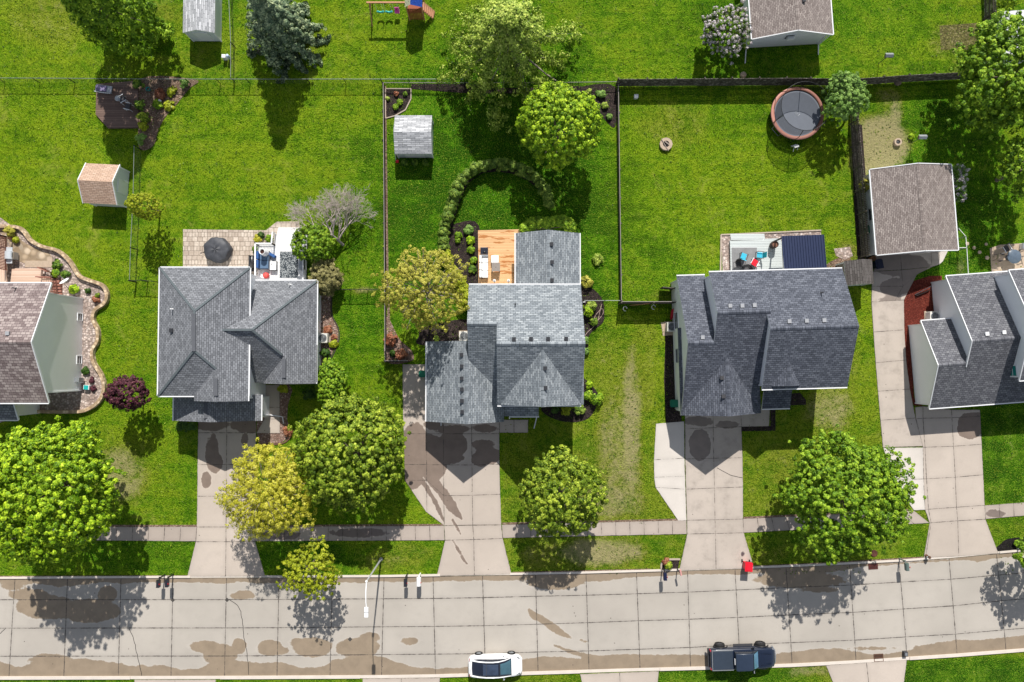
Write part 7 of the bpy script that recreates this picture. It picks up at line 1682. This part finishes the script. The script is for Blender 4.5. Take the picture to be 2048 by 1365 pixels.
# cedar deck furniture
zD = .45
t = T("white_sofa", "three-seat white sofa on the cedar deck", "sofa", 968, 534, zD)
x0 = -.38; mb = MB(); mb.box(-.40, .38, -1.05, .95, .1, .28); mb.build("base", M_DGREY, t)
for i in range(3):
    y0 = -1.03 + i * .66; mb = MB(); mb.box(-.16, .38, y0, y0 + .63, .285, .43); mb.build("seat_cushion", M_WHITE, t, .05); mb = MB(); mb.box(-.40, -.18, y0, y0 + .63, .29, .76); mb.build("back_cushion", M_WHITE, t, .06)
t = T("deck_grill", "dark square grill table at the top of the white sofa", "grill", 969, 506, zD); mb = MB(); mb.box(-.34, .34, -.22, .38, .55, .62); mb.build("table_top", plain("blue_black_steel", (.035, .04, .06), .3, .4), t, .02); mb = MB(); mb.lathe((.02, -.05, .62), [(.14, 0), (.12, .05), (.001, .06)], 14); mb.build("burner", M_BLACK, t); MB().box(-.34, .34, -.42, -.23, .5, .56).build("shelf", M_GREY, t)
for sx, sy in ((-.3, -.35), (.3, -.35), (-.3, .33), (.3, .33)): MB().box(sx - .03, sx + .03, sy - .03, sy + .03, 0, .55).build("leg", M_DGREY, t)
t = T("white_ottoman", "square white ottoman on the cedar deck", "ottoman", 990, 520, zD); mb = MB(); mb.box(-.34, .34, -.34, .34, .08, .40); mb.build("cushion", M_WHITE, t, .04); MB().box(-.3, .3, -.3, .3, 0, .078).build("base", M_DGREY, t)
t = T("deck_table", "square taupe table below the white ottoman on the cedar deck", "table", 992, 537, zD); mb = MB(); mb.box(-.37, .37, -.37, .37, .66, .71); mb.build("table_top", plain("taupe_top", (.24, .21, .19), .6), t, .01); mb = MB(); mb.lathe((0, 0, .71), [(.03, 0), (.03, .01), (.001, .011)], 10); mb.build("umbrella_hole", M_BLACK, t)
for sx, sy in ((-.33, -.33), (.33, -.33), (-.33, .33), (.33, .33)): MB().box(sx - .03, sx + .03, sy - .03, sy + .03, 0, .66).build("leg", M_DGREY, t)
for i, (x, lb) in enumerate(((990, "left"), (1017, "right"))):
    t = T("deck_light", "white wall light with black bracket, %s of the two over the cedar deck door" % lb, "wall light", x, 571, 0); MB().bar((0, -.3, 2.6), (0, .15, 2.75), .04, .04).build("bracket", M_BLACK, t); mb = MB(); mb.lathe((0, .12, 2.5), [(.04, .2), (.13, .05), (.14, 0)], 12); mb.build("shade", M_WHITE, t)

# grey deck furniture (house 4)
zD = .35
t = T("grey_rug", "grey rug under the turquoise chairs", "rug", 1489, 521, zD); mb = MB(); mb.box(-1.15, 1.12, -1.15, 1.15, 0, .012); mb.build("rug", plain("grey_rug_weave", (.22, .22, .225), .95, var=.3, scale=2.2), t); MB().box(-1.16, 1.13, 1.152, 1.18, 0, .012).build("hem", M_TRIM, t)
TQ = plain("turquoise_plastic", (.05, .42, .58), .45)
chair("turquoise chair on the left side of the grey rug", 1484, 514, zD, 160, TQ, M_DGREY, group="chairs on the grey deck"); chair("turquoise chair with a darker back on the right side of the grey rug", 1516, 512, zD, -95, TQ, M_DGREY, group="chairs on the grey deck", backm=plain("deep_teal", (.01, .22, .27), .5))
chair("red and white chair below the turquoise pair", 1506, 526, zD, 150, M_RED2, M_TRIM, group="chairs on the grey deck")
chair("black reclining chair in the left shade of the grey deck", 1474, 531, zD, 10, M_BLACK, M_DGREY, group="chairs on the grey deck")
t = T("fire_bowl", "round dark fire bowl near the eave of the slate-roofed house", "fire bowl", 1491, 541, zD); mb = MB(); mb.lathe((0, 0, 0), [(.3, 0), (.3, .2), (.5, .38), (.5, .42), (.44, .42), (.2, .3), (.001, .28)], 20); mb.build("bowl", M_BLACK, t); mb = MB(); mb.lathe((0, 0, .3), [(.3, 0), (.001, .05)], 12); mb.build("lava_rock", M_DGREY, t)
t = T("barrel_planter", "round brown barrel planter between the grey deck and the navy roof", "planter", 1544, 492, zD); mb = MB(); mb.lathe((0, 0, 0), [(.26, 0), (.33, .35), (.31, .8), (.27, .8), (.27, .65)], 20); mb.build("barrel", plain("dark_barrel", (.06, .04, .035), .6), t); mb = MB(); mb.lathe((0, 0, .66), [(.27, 0), (.15, .04), (.001, .05)], 14); mb.build("soil", plain("brown_soil", (.20, .10, .07), .9), t)
# round patio table (house 5)
t = T("round_table", "round grey-blue glass table on the small patio behind the stepped blue house", "table", 2017, 516, .04); mb = MB(); mb.lathe((0, 0, .72), [(.001, 0), (.62, 0), (.64, .02), (.62, .04), (.001, .04)], 28); mb.build("table_top", plain("blue_grey_glass", (.09, .12, .16), .25, spec=.5, var=.3, scale=4), t)
mb = MB(); mb.lathe((0, 0, 0), [(.3, 0), (.3, .04), (.05, .08), (.05, .72)], 12); mb.build("pedestal", M_DGREY, t)
chair("tan patio chair left of the round glass table", 1993, 517, .04, 80, M_TAN, M_DGREY, group="chairs round the glass table"); chair("beige patio chair right of the round glass table", 2037, 508, .04, -70, M_TAN, M_DGREY, group="chairs round the glass table"); chair("dark patio chair above the round glass table", 2006, 500, .04, 30, M_DGREY, M_TRIM, group="chairs round the glass table")
t = T("cooler", "small white cooler at the right edge by the glass table", "cooler", 2043, 494, .04); mb = MB(); mb.box(-.2, .2, -.25, .25, 0, .4); mb.build("box", M_WHITE, t, .03); MB().box(-.21, .21, -.26, .26, .402, .45).build("lid", M_GREY, t)
# grill of house 1
t = T("gas_grill", "pale stainless gas grill standing on the rocks beside the brown deck railing", "grill", 32, 514, .1)
mb = MB(); mb.box(-.35, .35, -.32, .35, .75, .92); mb.build("fire_box", M_STEEL, t, .02)
mb = MB(); n = 8; prof = [(.33 * math.cos(math.pi * k / n), .93 + .24 * math.sin(math.pi * k / n)) for k in range(n + 1)]; kk = len(prof); mb.add([(x, -.34, z) for x, z in prof] + [(x, .36, z) for x, z in prof], [tuple(range(kk))[::-1], tuple(range(kk, 2 * kk))] + [(i, (i + 1) % kk, kk + (i + 1) % kk, kk + i) for i in range(kk)]); l_ = mb.build("hood", plain("pale_steel", (.58, .62, .66), .35, .3), t)
MB().bar((.36, -.2, 1.0), (.36, .2, 1.0), .03, .03).build("handle", M_DGREY, l_)
for s in (-1, 1): MB().box(-.28, .28, (.38 if s > 0 else -.72), (.72 if s > 0 else -.34), .84, .88).build("side_shelf", plain("pale_steel", (.58, .62, .66), .35, .3), t)
mb = MB(); mb.box(-.3, .3, -.3, .33, .1, .748); mb.build("cabinet", M_GREY, t)
t = T("satellite_dish", "white satellite dish above the lime hosta by the grill deck stairs", "satellite dish", 137, 578); p = W(129, 563, 1.6) - t.location
mb = MB(); mb.tube([(0, 0, 0), (p.x * .6, p.y * .6, 1.2), (p.x, p.y, 1.5)], .03, 6); mb.build("mast", M_BARK, t)
mb = MB(); ax = Vector((-.35, .75, .55)).normalized(); u = ax.cross(Vector((0, 0, 1))).normalized(); v_ = u.cross(ax); n = 22; vs = [tuple(Vector((p.x, p.y, 1.6)) - ax * .08)]
for r_, q in ((.2, -.06), (.36, 0.0), (.43, .05)): vs += [tuple(Vector((p.x, p.y, 1.6)) + ax * q + u * r_ * math.cos(6.2832 * k / n) + v_ * r_ * 1.1 * math.sin(6.2832 * k / n)) for k in range(n)]
fs = [(0, 1 + k, 1 + (k + 1) % n) for k in range(n)] + [(1 + i * n + k, 1 + i * n + (k + 1) % n, 1 + (i + 1) * n + (k + 1) % n, 1 + (i + 1) * n + k) for i in range(2) for k in range(n)]; mb.add(vs, fs, 0, None, True); mb.build("dish", M_TRIM, t)
MB().tube([(p.x, p.y, 1.25), tuple(Vector((p.x, p.y, 1.5)) + ax * .5)], .02, 6).build("feed_arm", M_GREY, t)
t = T("teal_tub", "teal lidded tub in the rocks by the gable wall corner", "tub", 177, 775, .02, -4); mb = MB(); mb.box(-.26, .26, -.2, .2, 0, .36); mb.build("tub", M_TRIM, t, .02); MB().box(-.2, .2, -.19, .19, .362, .39).build("lid", plain("bright_teal", (.01, .36, .34), .4), t)
t = T("electric_meter", "grey meter cabinet with pipes on the gable wall above the teal tub", "meter box", 165, 758); MB().box(-.05, .3, -.25, .1, .3, 1.0).build("cabinet", M_GREY, t); MB().tube([(.1, -.35, 0), (.1, -.3, .6), (-.1, -.2, 1.0)], .04, 6).build("pipe", M_TRIM, t)
t = T("garden_hose", "pale garden hose lying in loops on the dark bed right of the blue-grey house", "hose", 1195, 640, .03)
pp = [(1204, 608), (1200, 620), (1192, 630), (1188, 640), (1190, 648), (1197, 640), (1206, 628), (1205, 618), (1200, 622), (1196, 640), (1186, 655), (1176, 664), (1170, 672)]; pp = smooth_loop(pp, 4, False); mb = MB(); mb.tube([W(x, y, .05) - t.location for x, y in pp], .03, 6); mb.build("hose", plain("hose_tan", (.38, .28, .24), .6), t)
t = T("shovel", "red-bladed scoop with a pale handle leaning on the corner of the middle shed", "shovel", 792, 325, 0); MB().bar((0, .15, .1), (.12, .55, 1.3), .04, .04).build("handle", M_TRIM, t); mb = MB(); mb.box(-.02, .26, -.08, .2, .02, .10); mb.build("scoop", M_RED2, t, .03)
t = T("leaning_board", "pale pink board lying along the dark board fence", "board", 1275, 611, 0, -2); MB().bar((-.7, -.05, .05), (.9, .1, 1.1), .05, .14).build("plank", M_CEDAR, t)
t = T("kayak", "dark red sled standing in the shade by the slate-roofed house", "sled", 1341, 630, 0, 0); mb = MB(); mb.tube([(.0, -.45, .1), (.02, -.3, .3), (.06, .3, .5), (.1, .5, .7)], [.04, .13, .13, .04], 8); mb.build("hull", plain("deep_red", (.45, .01, .03), .4), t)
for lb, x, y in (("curled white hose end in the shade of the dark board fence", 1250, 618), ("grey bucket against the dark board fence", 1307, 615)):
    p = W(x, y); mb = MB(); mb.tube([(p.x + .16 * math.cos(a) * (1 + a * .05), p.y + .2 * math.sin(a), .06 + .02 * a) for a in np.linspace(0, 5, 14)], .035, 6); tag(mb.build("hose_coil", M_TRIM), lb, "hose")
t = T("patio_bin", "small brown barrel and dark bags by the taupe shed corner", "barrel", 1741, 519); mb = MB(); mb.lathe((0, 0, 0), [(.22, 0), (.24, .3), (.22, .6), (.18, .6), (.18, .5)], 14); mb.build("barrel", plain("brown_barrel", (.25, .12, .06), .6), t); mb = MB(); mb.lathe((.0, .35, 0), [(.25, 0), (.3, .2), (.18, .5), (.001, .55)], 10); mb.build("bag", M_BLACK, t)
t = T("side_gate", "open dark gate with two leaves at the back corner of the slate-roofed house", "gate", 1342, 580); MB().box(-.04, .04, -.04, .04, 0, 1.6).build("post", M_BLACK, t); MB().bar((0, 0, .8), (-1.05, .1, .8), .06, 1.3).build("leaf", M_OLDW, t)
t = T("wood_trellis", "low dark picket edging beside the red mulch bed", "edging", 1850, 585, 0); MB().bar((-.9, -.35, .12), (.35, .2, .12), .05, .24).build("board", M_DKW, t)
for i, (x, y) in enumerate([(1340, 1150), (1853, 560)]): pass

# ================================================================= VEHICLES
def loft(mb, secs, mi=0, cap=True, sm=True):
    n = len(secs[0]); vs = [p for s in secs for p in s]
    fs = [(i * n + j, i * n + (j + 1) % n, (i + 1) * n + (j + 1) % n, (i + 1) * n + j) for i in range(len(secs) - 1) for j in range(n)]
    mb.add(vs, fs, mi, None, sm)
    if cap: mb.add(secs[0], [tuple(range(n))[::-1]], mi, None, sm); mb.add(secs[-1], [tuple(range(n))], mi, None, sm)
def sect(x, w, z0, z1, e=4.0, n=28, crown=0.0):
    out = []
    for k in range(n):
        a = 2 * math.pi * k / n; c, s = math.cos(a), math.sin(a)
        y = w * math.copysign(abs(c) ** (2 / e), c); z = (z0 + z1) / 2 + (z1 - z0) / 2 * math.copysign(abs(s) ** (2 / e), s)
        if s > 0: z += crown * (1 - (y / w) ** 2)
        out.append((x, y, z))
    return out
def wheel(parent, x, y, r, w, rimm, sgn, tyrem=None):
    mb = MB(); mb.lathe((0, 0, 0), [(r * .62, -w / 2), (r * .95, -w / 2), (r, -w * .35), (r, w * .35), (r * .95, w / 2), (r * .62, w / 2)], 28, cap=False)
    mb.v = [(x + a, y + c, r + b) for a, b, c in mb.v]; ty = mb.build("tyre", tyrem or M_RUBBER, parent)
    mb = MB(); mb.lathe((0, 0, 0), [(r * .64, w * .30 * sgn), (r * .58, w * .42 * sgn), (r * .50, w * .25 * sgn), (.06, w * .28 * sgn), (.001, w * .34 * sgn)], 24)
    for k in range(5):
        a = 6.2832 * k / 5; mb.bar((.05 * math.cos(a), .05 * math.sin(a), w * .34 * sgn), (r * .6 * math.cos(a), r * .6 * math.sin(a), w * .42 * sgn), .06, .03)
    mb.v = [(x + a, y + c, r + b) for a, b, c in mb.v]; mb.build("rim", rimm, ty)
# white crossover
q = W(990.5, 1333, .8)
t = root("parked_car", (q.x, q.y, 0), "white crossover with a dark glass roof parked against the bottom kerb", "car", R(1))
CW = plain("white_car_paint", (.84, .85, .86), .18, spec=.6, var=.01)
CW.node_tree.nodes["Principled BSDF"].inputs["Coat Weight"].default_value = .6
secs = []
for x, w, z0, z1, cr in ((-2.36, .52, .50, .78, 0), (-2.33, .72, .38, .92, .01), (-2.2, .86, .30, 1.05, .02), (-1.9, .93, .25, 1.10, .03), (-1.2, .965, .22, 1.08, .02), (-.3, .965, .20, 1.02, .02), (.6, .96, .20, .99, .03), (1.1, .955, .22, .97, .05), (1.6, .93, .24, .92, .06), (2.0, .88, .28, .82, .05), (2.22, .76, .34, .72, .03), (2.36, .55, .42, .62, 0)): secs.append(sect(x, w, z0, z1, 5, 32, cr))
mb = MB(); loft(mb, secs); body = mb.build("body", CW, t)
mb = MB(); gs = []
for x, w, z1 in ((-2.15, .60, 1.07), (-1.9, .68, 1.22), (-1.4, .70, 1.45), (-.8, .70, 1.58), (-.2, .69, 1.615), (.3, .68, 1.57), (.8, .68, 1.38), (1.2, .70, 1.15), (1.42, .70, 1.0)): gs.append(sect(x, w + .06, .75, z1, 3.6, 28))
loft(mb, gs); CG = plain("car_glass_navy", (.010, .014, .028), .05, spec=.9, var=.2, scale=1.5); mb.build("windows", CG, t)
for s in (-1, 1):   # white roof rails from bonnet over the doors to the tail
    mb = MB(); mb.tube([(1.35, .76 * s, 1.02), (.8, .70 * s, 1.35), (.3, .665 * s, 1.545), (-.2, .655 * s, 1.60), (-.8, .655 * s, 1.565), (-1.4, .655 * s, 1.43), (-1.9, .66 * s, 1.20), (-2.12, .66 * s, 1.05)], [.03, .045, .05, .055, .055, .06, .07, .08], 8); mb.build("roof_rail", CW, t)
    mb = MB(); mb.tube([(.78, .98 * s, 1.0), (.72, 1.10 * s, 1.03)], [.09, .07], 10); mb.build("mirror", CW, t)
    mb = MB(); mb.tube([(1.85, .78 * s, .80), (2.12, .62 * s, .74)], [.05, .07], 8); mb.build("headlight", M_GLASS, t)
    mb = MB(); mb.tube([(-2.2, .80 * s, .98), (-2.26, .55 * s, 1.02)], [.035, .03], 8); mb.build("tail_light", plain("tail_red", (.25, .01, .01), .3), t)
    for xx in (-1.45, 1.42): wheel(t, xx, .885 * s, .36, .24, M_GREY, s)
mb = MB(); mb.tube([(-2.05, -.6, 1.13), (-2.1, 0, 1.16), (-2.05, .6, 1.13)], [.05, .07, .05], 8); mb.build("spoiler", CW, t)
mb = MB()
for (x, z) in ((-.75, 1.6), (.42, 1.545)): mb.bar((x, -.58, z + .01), (x, .58, z + .01), .035, .03)
mb.build("roof_crossbar", M_DGREY, t)
mb = MB(); gs = [sect(x, w + .005, .9, z1 + .012, 3.6, 28) for x, w, z1 in ((.46, .60, 1.515), (.8, .62, 1.38), (1.2, .64, 1.15), (1.36, .65, 1.045))]; loft(mb, gs); mb.build("windscreen", plain("teal_windscreen", (.05, .115, .15), .06, spec=.9, var=.4, scale=2.0), t)
mb = MB(); gs = [sect(x, w, 1.3, z1, 4, 24) for x, w, z1 in ((-1.05, .50, 1.545), (-.8, .52, 1.59), (-.2, .52, 1.625), (.28, .50, 1.585))]; loft(mb, gs); mb.build("roof_glass", plain("roof_glass_blue", (.035, .05, .085), .05, spec=.9, var=.6, scale=2.2), t)
# navy pickup
q = W(1486, 1317, 1.0)
t = root("pickup_truck", (q.x, q.y, 0), "dark navy lifted pickup with a covered bed parked against the bottom kerb", "pickup truck", R(1.5))
TP = plain("navy_truck_paint", (.008, .014, .032), .22, spec=.6, var=.05); TP.node_tree.nodes["Principled BSDF"].inputs["Coat Weight"].default_value = .5
mb = MB(); secs = []
for x, w, z0, z1, cr in ((-2.88, .80, .75, 1.20, 0), (-2.84, .88, .62, 1.27, 0), (-2.3, .92, .55, 1.30, 0), (-.9, .93, .52, 1.30, 0), (.6, .93, .52, 1.26, .0), (1.15, .92, .52, 1.25, .03), (1.7, .90, .55, 1.24, .05), (2.3, .86, .58, 1.18, .05), (2.68, .76, .62, 1.08, .03), (2.80, .55, .66, .98, 0)): secs.append(sect(x, w, z0, z1, 6, 32, cr))
loft(mb, secs); mb.build("body", TP, t)
mb = MB(); gs = []
for x, w, z1 in ((-.86, .76, 1.40), (-.80, .76, 1.84), (-.4, .75, 1.90), (.3, .74, 1.90), (.62, .73, 1.84), (.95, .74, 1.55), (1.25, .76, 1.26)): gs.append(sect(x, w, 1.15, z1, 5, 28))
loft(mb, gs); mb.build("cab_glass", plain("truck_glass", (.012, .018, .03), .05, spec=.9), t)
mb = MB(); gs = [sect(x, w, 1.80, z1, 7, 24, .01) for x, w, z1 in ((-.86, .70, 1.86), (-.75, .74, 1.93), (.3, .73, 1.94), (.60, .70, 1.89))]; loft(mb, gs); mb.build("cab_roof", plain("truck_roof", (.022, .034, .06), .3, spec=.6), t)
mb = MB(); mb.add([(.70, -.62, 1.83), (.70, .62, 1.83), (1.22, .68, 1.30), (1.22, -.68, 1.30), (.70, -.62, 1.80), (.70, .62, 1.80), (1.22, .68, 1.27), (1.22, -.68, 1.27)], [(0, 3, 2, 1), (4, 5, 6, 7), (0, 1, 5, 4), (1, 2, 6, 5), (2, 3, 7, 6), (3, 0, 4, 7)]); mb.build("windscreen", plain("windscreen_blue", (.10, .22, .32), .08, spec=.9, var=.5, scale=1.2), t)
mb = MB(); mb.box(-2.72, -.98, -.78, .78, 1.31, 1.37); cv = mb.build("bed_cover", plain("bed_cover_grey", (.03, .042, .062), .5, var=.15), t, .02)
for y in (-.84, .84): MB().box(-2.8, -.95, y - .035, y + .035, 1.30, 1.36).build("bed_rail", M_GREY, t)
MB().box(-2.8, -2.74, -.8, .8, 1.30, 1.36).build("tailgate", M_GREY, t)
for s in (-1, 1):
    mb = MB(); mb.bar((-.7, .98 * s, .58), (1.0, .98 * s, .58), .20, .07); mb.build("running_board", M_DGREY, t); mb = MB(); mb.tube([(.85, .88 * s, 1.35), (.80, 1.14 * s, 1.42)], [.04, .11], 8); mb.build("mirror", TP, t)
    for xx in (-1.85, 1.75):
        wheel(t, xx, .94 * s, .44, .32, M_DGREY, s)
        mb = MB(); mb.tube([(xx + .62 * math.cos(a), .94 * s, .50 + .56 * math.sin(a)) for a in np.linspace(.25, 2.9, 9)], .055, 6); mb.build("fender_flare", M_BLACK, t)
    mb = MB(); mb.cbox(2.62, .62 * s, .98, .14, .30, .18); mb.build("headlight", M_STEEL, t, .03); MB().cbox(-2.86, .78 * s, 1.05, .06, .14, .36).build("tail_light", plain("pink_red", (.55, .03, .06), .4), t)
mb = MB(); mb.tube([(2.62, -.86, .72), (2.86, -.5, .72), (2.9, 0, .72), (2.86, .5, .72), (2.62, .86, .72)], .10, 8); mb.build("front_bumper", M_STEEL, t); MB().cbox(-2.92, 0, .66, .16, 1.6, .18).build("rear_bumper", M_DGREY, t)
MB().cbox(-.92, 0, 1.65, .04, .5, .12).build("brake_light", M_TRIM, t)
for s, zz in ((-1, 0), (1, 0)): MB().bar((1.5, .5 * s, 1.305), (2.4, .42 * s, 1.26), .05, .03).build("hood_crease", TP, t)
